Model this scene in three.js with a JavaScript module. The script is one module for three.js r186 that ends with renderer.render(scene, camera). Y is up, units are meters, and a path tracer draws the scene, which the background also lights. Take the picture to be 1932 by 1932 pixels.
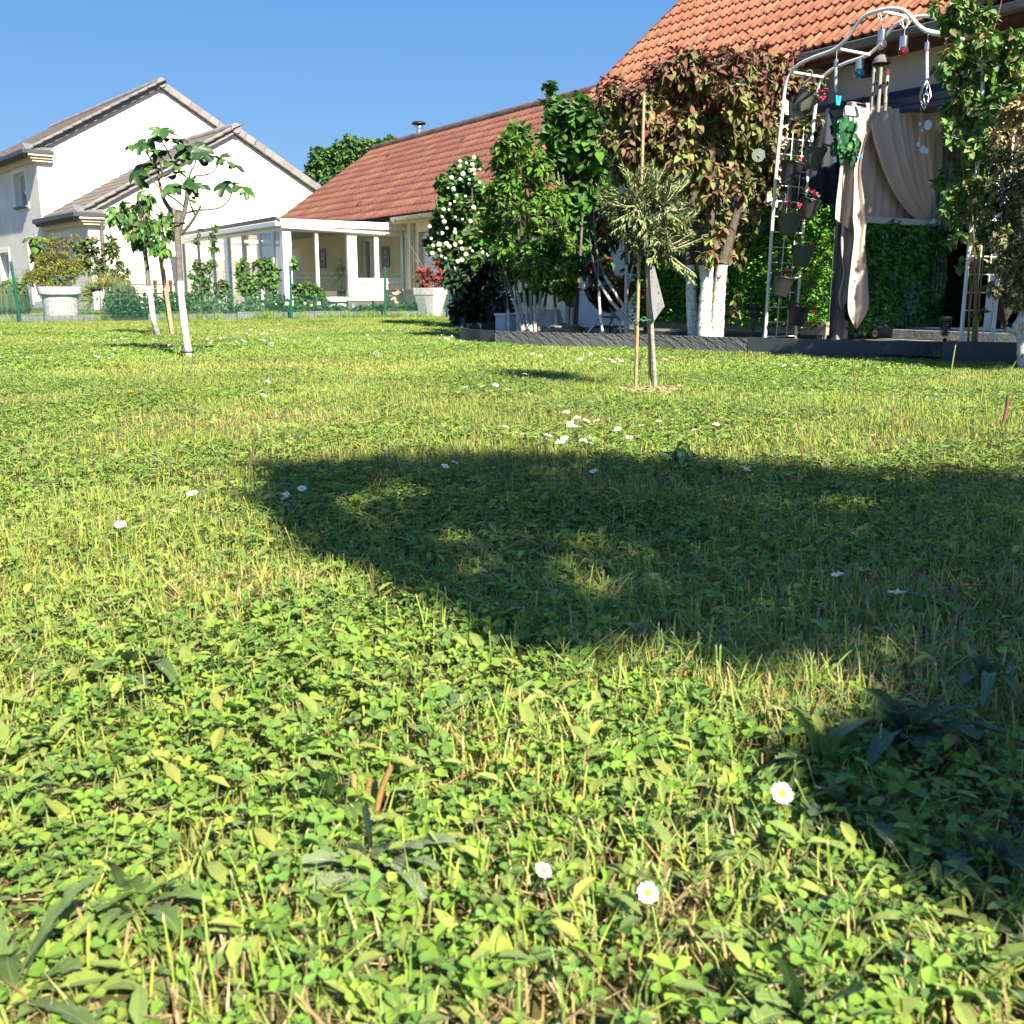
import * as THREE from 'three';
import { mergeGeometries, toCreasedNormals } from 'three/addons/utils/BufferGeometryUtils.js';
import { RoundedBoxGeometry } from 'three/addons/geometries/RoundedBoxGeometry.js';

const V = (x, y, z) => new THREE.Vector3(x, y, z), rad = THREE.MathUtils.degToRad;
const scene = new THREE.Scene();

// ---------------------------------------------------------------- camera, sky, sun, exposure
const F0 = 1933, C0 = 966, H0 = 0.47, YAW = rad(33), PITCH = Math.atan((C0 - 552) / F0);
const camera = new THREE.PerspectiveCamera(2 * Math.atan(C0 / F0) * 180 / Math.PI, 1, 0.05, 600);
camera.position.set(0, H0, 0);
camera.rotation.order = 'YXZ';
camera.rotation.set(-PITCH, -YAW, 0);
camera.focus = 5;
camera.userData.fStop = 18;
scene.add(camera);

const SUN = V(-0.05, 0.63, 0.775).normalize();
{
  const W = 512, Hh = 256, d = new Float32Array(W * Hh * 4);
  for (let r = 0; r < Hh; r++) {
    const el = ((r + 0.5) / Hh - 0.5) * Math.PI, s = Math.max(0, Math.sin(el));
    for (let c = 0; c < W; c++) {
      const az = ((c + 0.5) / W - 0.5) * 2 * Math.PI;
      const x = Math.cos(az) * Math.cos(el), y = Math.sin(el), z = Math.sin(az) * Math.cos(el);
      const cs = x * SUN.x + y * SUN.y + z * SUN.z;
      const k = 1 - Math.exp(-s * 5.2), k2 = 1 - Math.exp(-s * 1.6);
      const glow = 0.16 * Math.exp(-(1 - cs) * 5.5), i = (r * W + c) * 4;
      d[i] = 0.150 + (0.022 - 0.150) * k - 0.004 * k2 + glow * 0.9;
      d[i + 1] = 0.255 + (0.098 - 0.255) * k - 0.020 * k2 + glow * 0.88;
      d[i + 2] = 0.345 + (0.285 - 0.345) * k - 0.060 * k2 + glow * 0.8;
      d[i + 3] = 1;
    }
  }
  const sky = new THREE.DataTexture(d, W, Hh, THREE.RGBAFormat, THREE.FloatType);
  sky.mapping = THREE.EquirectangularReflectionMapping; sky.magFilter = THREE.LinearFilter; sky.needsUpdate = true;
  scene.background = sky; scene.environment = sky;
}
const sun = new THREE.DirectionalLight(new THREE.Color(1, 0.91, 0.74), 5);
sun.position.copy(SUN).multiplyScalar(60).add(V(6, 0, -10)); sun.target.position.set(6, 0, -10);
sun.castShadow = true; sun.shadow.mapSize.set(4096, 4096);
Object.assign(sun.shadow.camera, { left: -45, right: 45, top: 45, bottom: -45, near: 1, far: 160 });
scene.add(sun, sun.target);
const renderer = new THREE.WebGLRenderer({ antialias: true });
renderer.toneMapping = THREE.LinearToneMapping;
renderer.toneMappingExposure = 3.0;
renderer.shadowMap.enabled = true;

// ---------------------------------------------------------------- seeded random and noise
let seed = 12345;
const rnd = () => { seed |= 0; seed = seed + 0x6D2B79F5 | 0; let t = Math.imul(seed ^ seed >>> 15, 1 | seed); t = t + Math.imul(t ^ t >>> 7, 61 | t) ^ t; return ((t ^ t >>> 14) >>> 0) / 4294967296; };
const rr = (a, b) => a + (b - a) * rnd(), rs = (a) => (rnd() * 2 - 1) * a, pick = (a) => a[Math.floor(rnd() * a.length)];
const hash = (x, y) => { let h = Math.imul(x | 0, 374761393) + Math.imul(y | 0, 668265263) | 0; h = Math.imul(h ^ h >>> 13, 1274126177); return ((h ^ h >>> 16) >>> 0) / 4294967296; };
const vnoise = (x, y, P = 1 << 20) => { const m = (i) => ((i % P) + P) % P, ix = Math.floor(x), iy = Math.floor(y), fx = x - ix, fy = y - iy, s = fx * fx * (3 - 2 * fx), t = fy * fy * (3 - 2 * fy);
  const a = hash(m(ix), m(iy)), b = hash(m(ix + 1), m(iy)), c = hash(m(ix), m(iy + 1)), e = hash(m(ix + 1), m(iy + 1)); return a + (b - a) * s + (c - a) * t + (a - b - c + e) * s * t; };
const fbm = (x, y, o = 4, P = 1 << 20) => { let v = 0, a = 0.5, n = 0; for (let i = 0; i < o; i++) { v += a * vnoise(x, y, P); n += a; a *= 0.5; x *= 2; y *= 2; P *= 2; } return v / n; };
const lerp = (a, b, t) => a + (b - a) * t, clamp = (x, a = 0, b = 1) => Math.max(a, Math.min(b, x)), mix3 = (a, b, t) => [lerp(a[0], b[0], t), lerp(a[1], b[1], t), lerp(a[2], b[2], t)];
const rdir = () => { const z = rs(1), a = rnd() * 6.2832, r = Math.sqrt(1 - z * z); return V(r * Math.cos(a), z, r * Math.sin(a)); };

// ---------------------------------------------------------------- surveying: points read off the photograph (1932-unit square) to places in the world
const frameOf = (yaw) => {
  const sp = Math.sin(PITCH), cp = Math.cos(PITCH), sy = Math.sin(yaw), cy = Math.cos(yaw);
  const ray = (u, v) => { const x = (u - C0) / F0, y = (C0 - v) / F0, Y = y * cp - sp, F = y * sp + cp; return V(F * sy + x * cy, Y, -F * cy + x * sy); };
  const go = (r, t) => V(r.x * t, H0 + r.y * t, r.z * t);
  return {
    G: (u, v, y = 0) => { const r = ray(u, v); return go(r, (y - H0) / r.y); }, PX: (u, v, X) => { const r = ray(u, v); return go(r, X / r.x); },
    PZ: (u, v, Z) => { const r = ray(u, v); return go(r, Z / r.z); }, PF: (u, v, F) => { const r = ray(u, v); return go(r, F / (r.x * sy - r.z * cy)); },
  };
};
const { G, PX, PZ, PF } = frameOf(YAW);
const sight = (p) => { const F = p.x * Math.sin(YAW) - p.z * Math.cos(YAW), x = p.x * Math.cos(YAW) + p.z * Math.sin(YAW), y = p.y - H0, zz = F * Math.cos(PITCH) - y * Math.sin(PITCH), yy = y * Math.cos(PITCH) + F * Math.sin(PITCH); return [C0 + F0 * x / zz, C0 - F0 * yy / zz, zz]; };
const inView = (p, m = 30) => { const [u, v, z] = sight(p); return z > 0.05 && u > -m && u < 1932 + m && v > -m && v < 1932 + m; };
const fwd = (p) => p.x * Math.sin(YAW) - p.z * Math.cos(YAW);

// ---------------------------------------------------------------- names, things, parts
const taken = {};
const numbered = (n) => { const k = taken[n] = (taken[n] ?? -1) + 1; return k ? n + '_' + String(k).padStart(3, '0') : n; };
const origin = new Map();
function thing(name, label, category, base = V(0, 0, 0), o = {}) {
  const g = new THREE.Group(); g.name = numbered(name); scene.add(g); g.userData = { label, category };
  if (o.group) g.userData.group = o.group;
  const w = base.clone(); if (o.turn) { g.rotation.y = o.turn; w.applyAxisAngle(V(0, 1, 0), o.turn); }
  g.position.copy(w); origin.set(g, base.clone()); return g;
}
const originOf = (o) => { while (o && !origin.has(o)) o = o.parent; return origin.get(o); };
function put(name, geo, m, parent, label) {
  const mesh = new THREE.Mesh(geo, m); mesh.castShadow = mesh.receiveShadow = true;
  if (parent) { const b = originOf(parent); geo.translate(-b.x, -b.y, -b.z); mesh.name = name; parent.add(mesh); } else { mesh.name = numbered(name); scene.add(mesh); }
  if (label) mesh.userData.label = label;
  return mesh;
}
function place(name, geo, m, parent, matrix) {   // a piece that shares its geometry with others
  const mesh = new THREE.Mesh(geo, m); mesh.name = name; mesh.castShadow = mesh.receiveShadow = true;
  const b = originOf(parent); mesh.applyMatrix4(matrix); mesh.position.sub(b); parent.add(mesh); return mesh;
}
function many(name, geo, m, parent, mats, cols) {
  const im = new THREE.InstancedMesh(geo, m, mats.length), b = parent ? originOf(parent) : V(0, 0, 0), t = new THREE.Matrix4().makeTranslation(-b.x, -b.y, -b.z), c = new THREE.Color();
  mats.forEach((x, i) => { im.setMatrixAt(i, x.clone().premultiply(t)); if (cols) im.setColorAt(i, c.setRGB(...cols[i])); });
  im.castShadow = im.receiveShadow = true; im.userData.kind = 'stuff';
  if (parent) { im.name = name; parent.add(im); } else { im.name = numbered(name); scene.add(im); }
  return im;
}
const structure = (name, geo, m) => { const o = put(name, geo, m); o.userData.kind = 'structure'; return o; };

// ---------------------------------------------------------------- geometry
function flat(g) { const n = g.index ? g.toNonIndexed() : g; for (const k of Object.keys(n.attributes)) if (!['position', 'normal', 'uv'].includes(k)) n.deleteAttribute(k); if (!n.attributes.normal) n.computeVertexNormals(); return n; }
function metric(g) {   // texture coordinates in metres, read off the side a face looks to
  g = flat(g); const p = g.attributes.position, n = new Float32Array(p.count * 2), a = V(), b = V(), c = V();
  for (let i = 0; i < p.count; i += 3) {
    a.fromBufferAttribute(p, i); b.fromBufferAttribute(p, i + 1).sub(a); c.fromBufferAttribute(p, i + 2).sub(a); b.cross(c);
    const x = Math.abs(b.x), y = Math.abs(b.y), z = Math.abs(b.z);
    for (let k = i; k < i + 3; k++) { const X = p.getX(k), Y = p.getY(k), Z = p.getZ(k); n[k * 2] = x > y && x > z ? Z : X; n[k * 2 + 1] = y > x && y > z ? Z : Y; }
  }
  g.setAttribute('uv', new THREE.BufferAttribute(n, 2)); return g;
}
const joined = (list, keepUv) => mergeGeometries(list.map((g) => keepUv ? flat(g) : metric(g)));
function box(x0, x1, y0, y1, z0, z1) { const g = new THREE.BoxGeometry(Math.abs(x1 - x0), Math.abs(y1 - y0), Math.abs(z1 - z0)); g.translate((x0 + x1) / 2, (y0 + y1) / 2, (z0 + z1) / 2); return g; }
function rbox(x0, x1, y0, y1, z0, z1, r = 0.01) { const g = new RoundedBoxGeometry(Math.abs(x1 - x0), Math.abs(y1 - y0), Math.abs(z1 - z0), 2, r); g.translate((x0 + x1) / 2, (y0 + y1) / 2, (z0 + z1) / 2); return g; }
function rod(a, b, r1, r2 = r1, seg = 6) { const d = b.clone().sub(a), g = new THREE.CylinderGeometry(r2, r1, d.length(), seg, 1); g.applyQuaternion(new THREE.Quaternion().setFromUnitVectors(V(0, 1, 0), d.clone().normalize())); g.translate((a.x + b.x) / 2, (a.y + b.y) / 2, (a.z + b.z) / 2); return g; }
function tube(pts, r, seg = 6, n = pts.length * 4) { return new THREE.TubeGeometry(new THREE.CatmullRomCurve3(pts), n, r, seg, false); }
function limb(pts, r0, r1, seg = 7, n = pts.length * 3, knob = 0) {   // a tapering, slightly knobbly tube
  const c = new THREE.CatmullRomCurve3(pts), g = new THREE.TubeGeometry(c, n, 1, seg, false), p = g.attributes.position, q = V();
  for (let i = 0; i <= n; i++) { const t = i / n, o = c.getPointAt(t), r = lerp(r0, r1, t) * (1 + (knob ? rs(knob) : 0)); for (let j = 0; j <= seg; j++) { const k = i * (seg + 1) + j; q.fromBufferAttribute(p, k).sub(o).multiplyScalar(r * (1 + (knob && j < seg ? rs(knob * 0.4) : 0))).add(o); p.setXYZ(k, q.x, q.y, q.z); } }
  g.computeVertexNormals(); return g;
}
function lathe(pts, seg = 24) { return new THREE.LatheGeometry(pts.map(([x, y]) => new THREE.Vector2(x, y)), seg); }
function sheet(nu, nv, f) {   // a grid of points f(s, t)
  const p = [], ix = [], uv = [];
  for (let j = 0; j <= nv; j++) for (let i = 0; i <= nu; i++) { const q = f(i / nu, j / nv); p.push(q.x, q.y, q.z); uv.push(i / nu, j / nv); }
  for (let j = 0; j < nv; j++) for (let i = 0; i < nu; i++) { const a = j * (nu + 1) + i, b = a + 1, c = a + nu + 1, d = c + 1; ix.push(a, c, b, b, c, d); }
  const g = new THREE.BufferGeometry(); g.setAttribute('position', new THREE.Float32BufferAttribute(p, 3)); g.setAttribute('uv', new THREE.Float32BufferAttribute(uv, 2)); g.setIndex(ix); g.computeVertexNormals(); return g;
}
function wallWith(pts, holes, t, along) {   // a wall outline [[s, y]...] with openings, t thick; along 'x' or 'z'
  const s = new THREE.Shape(pts.map(([a, b]) => new THREE.Vector2(a, b)));
  for (const [a, b, c, d] of holes) s.holes.push(new THREE.Path([[a, b], [a, d], [c, d], [c, b]].map(([x, y]) => new THREE.Vector2(x, y))));
  const g = new THREE.ExtrudeGeometry(s, { depth: t, bevelEnabled: false });
  if (along === 'z') g.rotateY(-Math.PI / 2).translate(t, 0, 0);
  return g;
}
function basis(pos, f, up, s = 1) {   // z runs along f, y near up
  f = f.clone().normalize(); let x = up.clone().cross(f); if (x.lengthSq() < 1e-6) x = V(1, 0, 0).cross(f); x.normalize(); const y = f.clone().cross(x);
  return new THREE.Matrix4().makeBasis(x.multiplyScalar(s), y.multiplyScalar(s), f.multiplyScalar(s)).setPosition(pos);
}

// ---------------------------------------------------------------- textures and materials
function tex(n, f, srgb, rep = 1) {   // f(x, y) in 0..1 -> [r, g, b] linear or sRGB values 0..1
  const d = new Uint8Array(n * n * 4);
  for (let y = 0; y < n; y++) for (let x = 0; x < n; x++) { const c = f(x / n, y / n), i = (y * n + x) * 4; for (let k = 0; k < 3; k++) d[i + k] = clamp(c[k]) * 255; d[i + 3] = 255; }
  const t = new THREE.DataTexture(d, n, n); t.wrapS = t.wrapT = THREE.RepeatWrapping; t.magFilter = THREE.LinearFilter; t.minFilter = THREE.LinearMipmapLinearFilter; t.generateMipmaps = true;
  if (srgb) t.colorSpace = THREE.SRGBColorSpace; t.repeat.set(rep, rep); t.needsUpdate = true; return t;
}
const grey = (v) => [v, v, v];
const T = {
  stucco: tex(256, (x, y) => grey(0.5 + 0.5 * (vnoise(x * 128, y * 128, 128) - 0.5) + 0.6 * (fbm(x * 40, y * 40, 3, 40) - 0.5)), false, 1),
  wallTone: tex(256, (x, y) => grey(0.97 + 0.12 * (fbm(x * 6, y * 6, 5, 6) - 0.5)), true, 0.35),
  grain: tex(256, (x, y) => grey(0.8 + 0.4 * (fbm(x * 60, y * 5, 4, 60) - 0.5)), true, 3),
  speck: tex(256, (x, y) => grey(0.9 + 0.26 * (fbm(x * 32, y * 32, 4, 32) - 0.5)), true, 2),
  tile: tex(256, (x, y) => { const a = fbm(x * 10, y * 10, 5, 10), l = vnoise(x * 90, y * 90, 90); const k = 0.80 + 0.5 * (a - 0.5); const li = l > 0.93 && a > 0.5 ? 0.35 : 0; return [k + li, k + li, k + li]; }, true, 1.1),
  lime: tex(256, (x, y) => { const a = fbm(x * 22, y * 60, 3, 22), b = fbm(x * 8 + 3, y * 8, 4, 8); const d = a * 0.7 + b * 0.3 > 0.60; const k = 0.92 + 0.16 * (b - 0.5); return d ? [0.42, 0.40, 0.38] : [k, k, k * 0.985]; }, true, 2.2),
  bark: tex(128, (x, y) => grey(0.75 + 0.7 * (fbm(x * 12, y * 40, 4, 12) - 0.5)), true, 4),
  rock: tex(256, (x, y) => { const a = fbm(x * 8, y * 8, 6, 8); const k = 0.55 + 0.9 * (a - 0.4); return [k, k * 0.97, k * 0.9]; }, true, 1.6),
  slate: tex(256, (x, y) => grey(Math.pow(fbm(x * 10 + y * 16, y * 14 + 5 * fbm(x * 6, y * 6, 2, 6), 4), 1.3)), false, 1),
  weave: tex(128, (x, y) => grey(0.5 + 0.3 * Math.sin(x * 6.2832 * 32) * Math.sin(y * 6.2832 * 32) + 0.3 * (vnoise(x * 64, y * 64, 64) - 0.5)), false, 9),
  soil: tex(256, (x, y) => { const a = fbm(x * 24, y * 24, 5, 24), b = fbm(x * 3, y * 3, 3, 3); return mix3([0.30, 0.28, 0.13], [0.45, 0.42, 0.22], clamp(a * 0.9 + b * 0.6 - 0.3)); }, true, 1.3),
  pave: tex(128, (x, y) => grey(0.8 + 0.3 * (fbm(x * 16, y * 16, 4, 16) - 0.5)), true, 1),
};
function mat(c, rough = 0.8, o = {}) { const { map, bump, bs = 0.004, ...rest } = o; const M = rest.transmission || rest.clearcoat || rest.sheen || rest.ior ? THREE.MeshPhysicalMaterial : THREE.MeshStandardMaterial;
  const m = new M({ roughness: rough, ...rest }); m.color.setRGB(...c); if (map) m.map = map; if (bump) { m.bumpMap = bump; m.bumpScale = bs; } m.side = THREE.DoubleSide; return m; }
const M = {
  lime: mat([0.80, 0.79, 0.76], 0.9, { map: T.lime, bump: T.lime, bs: 0.004 }),
  bark: mat([0.20, 0.16, 0.12], 0.9, { map: T.bark, bump: T.bark, bs: 0.006 }),
  barkGrey: mat([0.34, 0.31, 0.26], 0.9, { map: T.bark, bump: T.bark, bs: 0.004 }),
  twig: mat([0.16, 0.11, 0.07], 0.9), twigGreen: mat([0.16, 0.19, 0.06], 0.8), twigRed: mat([0.17, 0.06, 0.05], 0.8),
  bamboo: mat([0.55, 0.40, 0.22], 0.55, { map: T.grain }), wood: mat([0.55, 0.38, 0.22], 0.75, { map: T.grain }),
  whiteMetal: mat([0.80, 0.80, 0.78], 0.4), whitePaint: mat([0.78, 0.78, 0.76], 0.5), black: mat([0.018, 0.018, 0.02], 0.45), blackMatte: mat([0.02, 0.02, 0.022], 0.8),
  steel: mat([0.62, 0.62, 0.62], 0.28, { metalness: 1 }), chrome: mat([0.8, 0.8, 0.82], 0.12, { metalness: 1 }), zinc: mat([0.34, 0.35, 0.36], 0.5, { metalness: 0.55, map: T.speck }),
  glass: mat([0.93, 0.96, 0.95], 0.03, { transmission: 1, thickness: 0, ior: 1.5 }),
  fenceGreen: mat([0.012, 0.10, 0.065], 0.5), plasticGrey: mat([0.50, 0.52, 0.53], 0.55), soil: mat([0.07, 0.05, 0.035], 0.95, { map: T.speck }),
  potWhite: mat([0.66, 0.66, 0.65], 0.6, { map: T.speck }), concrete: mat([0.36, 0.37, 0.36], 0.9, { map: T.pave, bump: T.stucco, bs: 0.004 }),
};
const leafMat = (rough = 1, tr = 0.38) => mat([1, 1, 1], rough, { transmission: tr, thickness: 0, specularIntensity: 0.5 });
const LM = leafMat(), LGLOSS = mat([1, 1, 1], 0.42), LSEMI = mat([1, 1, 1], 0.6);
const tintCache = new Map();
const tinted = (m, c) => { const q = c.map((x) => Math.round(Math.pow(clamp(x), 0.45) * 11)), k = m.uuid + q; if (!tintCache.has(k)) { const n = m.clone(); n.color.setRGB(...q.map((x) => Math.pow(x / 11, 1 / 0.45))); tintCache.set(k, n); } return tintCache.get(k); };

// ---------------------------------------------------------------- leaves and crowns
function leafGeo(L, W, o = {}) {   // along +z, face to +y
  const { fold = 0.25, curl = 0.25, widest = 0.4, n = 4, wave = 0 } = o, p = [], ix = [], uv = [];
  for (let i = 0; i <= n; i++) {
    const t = i / n, a = t < widest ? t / widest : (1 - t) / (1 - widest), w = W / 2 * Math.pow(Math.sin(a * Math.PI / 2), o.pow ?? 0.8), y = -curl * L * t * t, k = wave * W * Math.sin(i * 2.4);
    p.push(-w, y + w * fold + k, t * L, 0, y, t * L, w, y + w * fold - k, t * L); uv.push(0, t, 0.5, t, 1, t);
  }
  for (let i = 0; i < n; i++) { const a = i * 3, b = a + 3; if (i) ix.push(a, a + 1, b + 1, a + 1, a + 2, b + 1); if (i < n - 1) ix.push(a, b + 1, b, a + 2, b + 2, b + 1); else if (!i) ix.push(a, a + 1, b + 1); }
  if (n > 1) ix.push(1, 4, 3, 1, 5, 4);
  const g = new THREE.BufferGeometry(); g.setAttribute('position', new THREE.Float32BufferAttribute(p, 3)); g.setAttribute('uv', new THREE.Float32BufferAttribute(uv, 2)); g.setIndex(ix); g.computeVertexNormals(); return g;
}
function lobedLeaf(R, lobes, o = {}) {   // palmate leaf, stalk at the origin, along +z
  const { depth = 0.45, droop = 0.25, teeth = 0 } = o, p = [0, 0, R * 0.28], ix = [], N = lobes * 8, uv = [0.5, 0.5];
  for (let i = 0; i <= N; i++) {
    const t = i / N, a = lerp(-2.75, 2.75, t), ph = (t * lobes) % 1, l = 1 - depth * Math.pow(Math.abs(Math.cos(ph * Math.PI)), o.round ?? 1.6), len = 0.62 + 0.38 * Math.cos(a * 0.55), r = R * l * len * 0.72 * (1 + teeth * (i % 2 ? 1 : -1));
    const x = Math.sin(a) * r, z = R * 0.28 + Math.cos(a) * r; p.push(x, -droop * (x * x + (z - R * 0.3) ** 2) / R + 0.06 * R * Math.cos(ph * 6.28), z); uv.push(0.5 + x / R / 2, 0.5 + z / R / 2);
  }
  for (let i = 1; i <= N; i++) ix.push(0, i, i + 1);
  const g = new THREE.BufferGeometry(); g.setAttribute('position', new THREE.Float32BufferAttribute(p, 3)); g.setAttribute('uv', new THREE.Float32BufferAttribute(uv, 2)); g.setIndex(ix); g.computeVertexNormals(); return g;
}
const B = (u, v, F, ru, o = {}) => ({ p: PF(u, v, F), r: ru * F / F0, ...o });   // a clump of a crown: where it is and how large
function clumps(blobs, o) {   // twigs that leave the middle of each clump, leaves along them
  const L = { m: [], c: [], twigs: [] }, { perTwig = 7, droop = 0.25, up = 0.15, size = 1, sizeVar = 0.3, spread = 0.9, twigR = 0.0018, colors, flatY = 1, inner = 0.3 } = o;
  for (const b of blobs) {
    const n = b.n ?? o.twigs ?? 24, R = b.r, cs = b.colors ?? colors;
    for (let i = 0; i < n; i++) {
      const d = rdir(); d.y = d.y * flatY + up; d.normalize();
      const q = (b.flat ? V(d.x * b.flat[0], d.y * b.flat[1], d.z * b.flat[2]) : d.clone()).multiplyScalar(R), a = b.p.clone().addScaledVector(q, 0.1 + 0.25 * rnd()), e = b.p.clone().addScaledVector(q, 0.7 + 0.4 * rnd()).add(V(0, -droop * R * 0.25 * rnd(), 0));
      const td = e.clone().sub(a), len = td.length(); td.normalize();
      if (twigR) L.twigs.push(rod(a, e, twigR * 1.6, twigR * 0.7, 3));
      const tone = rnd();
      for (let k = 0; k < perTwig; k++) {
        const t = inner + (1 - inner) * (k + rnd() * 0.8) / perTwig, pos = a.clone().lerp(e, Math.min(1, t)), side = rdir().cross(td).normalize();
        const f = td.clone().multiplyScalar(0.25 + 0.5 * rnd()).addScaledVector(side, spread).add(V(0, -droop * rnd() * 1.6, 0));
        const upv = V(rs(0.7), 1, rs(0.7)).addScaledVector(td, 0.3);
        L.m.push(basis(pos, f, upv, size * (1 + rs(sizeVar)))); const c = pick(cs), w = 0.82 + 0.36 * (0.5 * rnd() + 0.5 * tone); L.c.push([c[0] * w, c[1] * w, c[2] * w * (0.85 + 0.3 * rnd())]);
      }
    }
  }
  return L;
}
function leaves(parent, L, geos, m, single = 100, name = 'leaf', twigMat = M.twig) {   // the leaves that show largest are pieces of their own, the rest one mass
  if (L.twigs.length) { const t = put('twigs', joined(L.twigs), twigMat, parent); t.userData.kind = 'stuff'; }
  const p = V(), order = L.m.map((x, i) => { p.setFromMatrixPosition(x); return [inView(p, 0) ? p.distanceTo(camera.position) : 1e3 + rnd(), i]; }).sort((a, b) => a[0] - b[0]).map((x) => x[1]);
  const mine = order.slice(0, single), rest = order.slice(single);
  for (const i of mine) place(name, geos[i % geos.length], tinted(m, L.c[i]), parent, L.m[i]);
  geos.forEach((g, k) => { const r = rest.filter((i) => i % geos.length === k); if (r.length) many('foliage', g, m, parent, r.map((i) => L.m[i]), r.map((i) => L.c[i])); });
}
// ================================================================ ground
structure('lawn', (() => { const g = new THREE.PlaneGeometry(320, 320, 1, 1); g.rotateX(-Math.PI / 2); g.translate(0, 0, -60); return metric(g); })(), mat([0.62, 0.62, 0.45], 1, { map: T.soil }));

// ================================================================ roof tiles
function tileGeo(w, l, rolls, h, thick) {   // a roof tile: along +z down the slope, rolls across x, lower edge at z = 0, upper at z = -l
  const n = rolls * 7, p = [], ix = [], prof = (t) => { const f = (t * rolls) % 1; return f < 0.42 ? h * Math.sin(f / 0.42 * Math.PI) : 0.12 * h * Math.sin((f - 0.42) / 0.58 * Math.PI * 2); };
  for (let i = 0; i <= n; i++) { const t = i / n, x = (t - 0.5) * w, y = prof(Math.min(t, 0.9999)); p.push(x, y + thick, -l, x, y + thick * 2, 0, x, y + 0.002, 0); }
  for (let i = 0; i < n; i++) { const a = i * 3, b = a + 3; ix.push(a, a + 1, b, b, a + 1, b + 1); }
  const m = (n + 1) * 3; for (let i = 0; i <= n; i++) { p.push(...p.slice(i * 9 + 3, i * 9 + 9)); }
  for (let i = 0; i < n; i++) { const a = m + i * 2; ix.push(a, a + 1, a + 2, a + 2, a + 1, a + 3); }
  const g = new THREE.BufferGeometry(); g.setAttribute('position', new THREE.Float32BufferAttribute(p, 3)); g.setIndex(ix); g.computeVertexNormals();
  const uv = []; for (let i = 0; i < p.length / 3; i++) uv.push(p[i * 3], p[i * 3 + 2]); g.setAttribute('uv', new THREE.Float32BufferAttribute(uv, 2)); return g;
}
// tiles on a slope that falls towards -x (in the parent's own frame); rows of width w along z
function tiling(parent, o) {
  const { x0, y0, pitch, z0, z1, up, w, l, rolls, h, mats, single, turn = 0, shift = (r) => 0, keep = () => true } = o, c = Math.cos(pitch), s = Math.sin(pitch), geo = tileGeo(w * 1.02, l * 1.12, rolls, h, 0.012), list = [];
  const rows = Math.ceil(up / l), cols = Math.ceil((z1 - z0) / w);
  for (let r = 0; r < rows; r++) for (let k = 0; k < cols; k++) {
    const d = r * l, p = V(x0 + d * c, y0 + d * s, z0 + (k + 0.5) * w + rs(0.003)); if (!keep(p, r, k)) continue;
    const tilt = pitch - 0.035 + rs(0.006), f = V(-Math.cos(tilt), -Math.sin(tilt), rs(0.008)), mtx = basis(p.add(V(-s * 0.01, c * 0.01, 0)), f, V(0, 1, 0));
    const wp = p.clone().applyAxisAngle(V(0, 1, 0), turn);
    list.push({ m: mtx, d: inView(wp, 10) ? wp.distanceTo(camera.position) : 1e3, mat: Math.floor(Math.pow(rnd(), 1.3) * mats.length * 0.999) });
  }
  list.sort((a, b) => a.d - b.d);
  list.slice(0, single).forEach((t) => place('roof_tile', geo, mats[t.mat], parent, t.m));
  mats.forEach((m, k) => { const r = list.slice(single).filter((t) => t.mat === k); if (r.length) many('roof_tiles', geo, m, parent, r.map((t) => t.m)); });
}
function gutterRun(a, b, r, wallT = 0.004) {   // a half-round gutter from a to b
  const g = new THREE.CylinderGeometry(r, r, a.distanceTo(b), 14, 1, true, -Math.PI / 2, Math.PI); g.rotateX(Math.PI / 2); g.translate((a.x + b.x) / 2, (a.y + b.y) / 2, (a.z + b.z) / 2);
  const inn = g.clone(); return [g, inn.translate(0, 0.003, 0)];
}
const orange = [[0.42, 0.15, 0.075], [0.385, 0.132, 0.065], [0.455, 0.17, 0.088], [0.355, 0.118, 0.06]].map((c) => mat(c, 0.8, { map: T.tile }));
const rust = [[0.19, 0.066, 0.041], [0.175, 0.060, 0.040], [0.215, 0.078, 0.046], [0.15, 0.052, 0.037], [0.235, 0.095, 0.055]].map((c) => mat(c, 0.85, { map: T.tile }));
const slateTiles = [[0.17, 0.145, 0.135], [0.15, 0.13, 0.12], [0.20, 0.17, 0.155], [0.13, 0.115, 0.11]].map((c) => mat(c, 0.8, { map: T.tile }));
const cream = mat([0.74, 0.64, 0.42], 0.92, { map: T.wallTone, bump: T.stucco, bs: 0.003 });
const creamPale = mat([0.80, 0.745, 0.65], 0.92, { map: T.wallTone, bump: T.stucco, bs: 0.004 });
const render_ = mat([0.80, 0.765, 0.68], 0.92, { map: T.wallTone, bump: T.stucco, bs: 0.003 });
const verge = [[0.27, 0.255, 0.25], [0.24, 0.23, 0.225], [0.30, 0.28, 0.27]].map((c) => mat(c, 0.85, { map: T.speck }));
const darkRoom = mat([0.03, 0.03, 0.035], 0.9);

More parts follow.
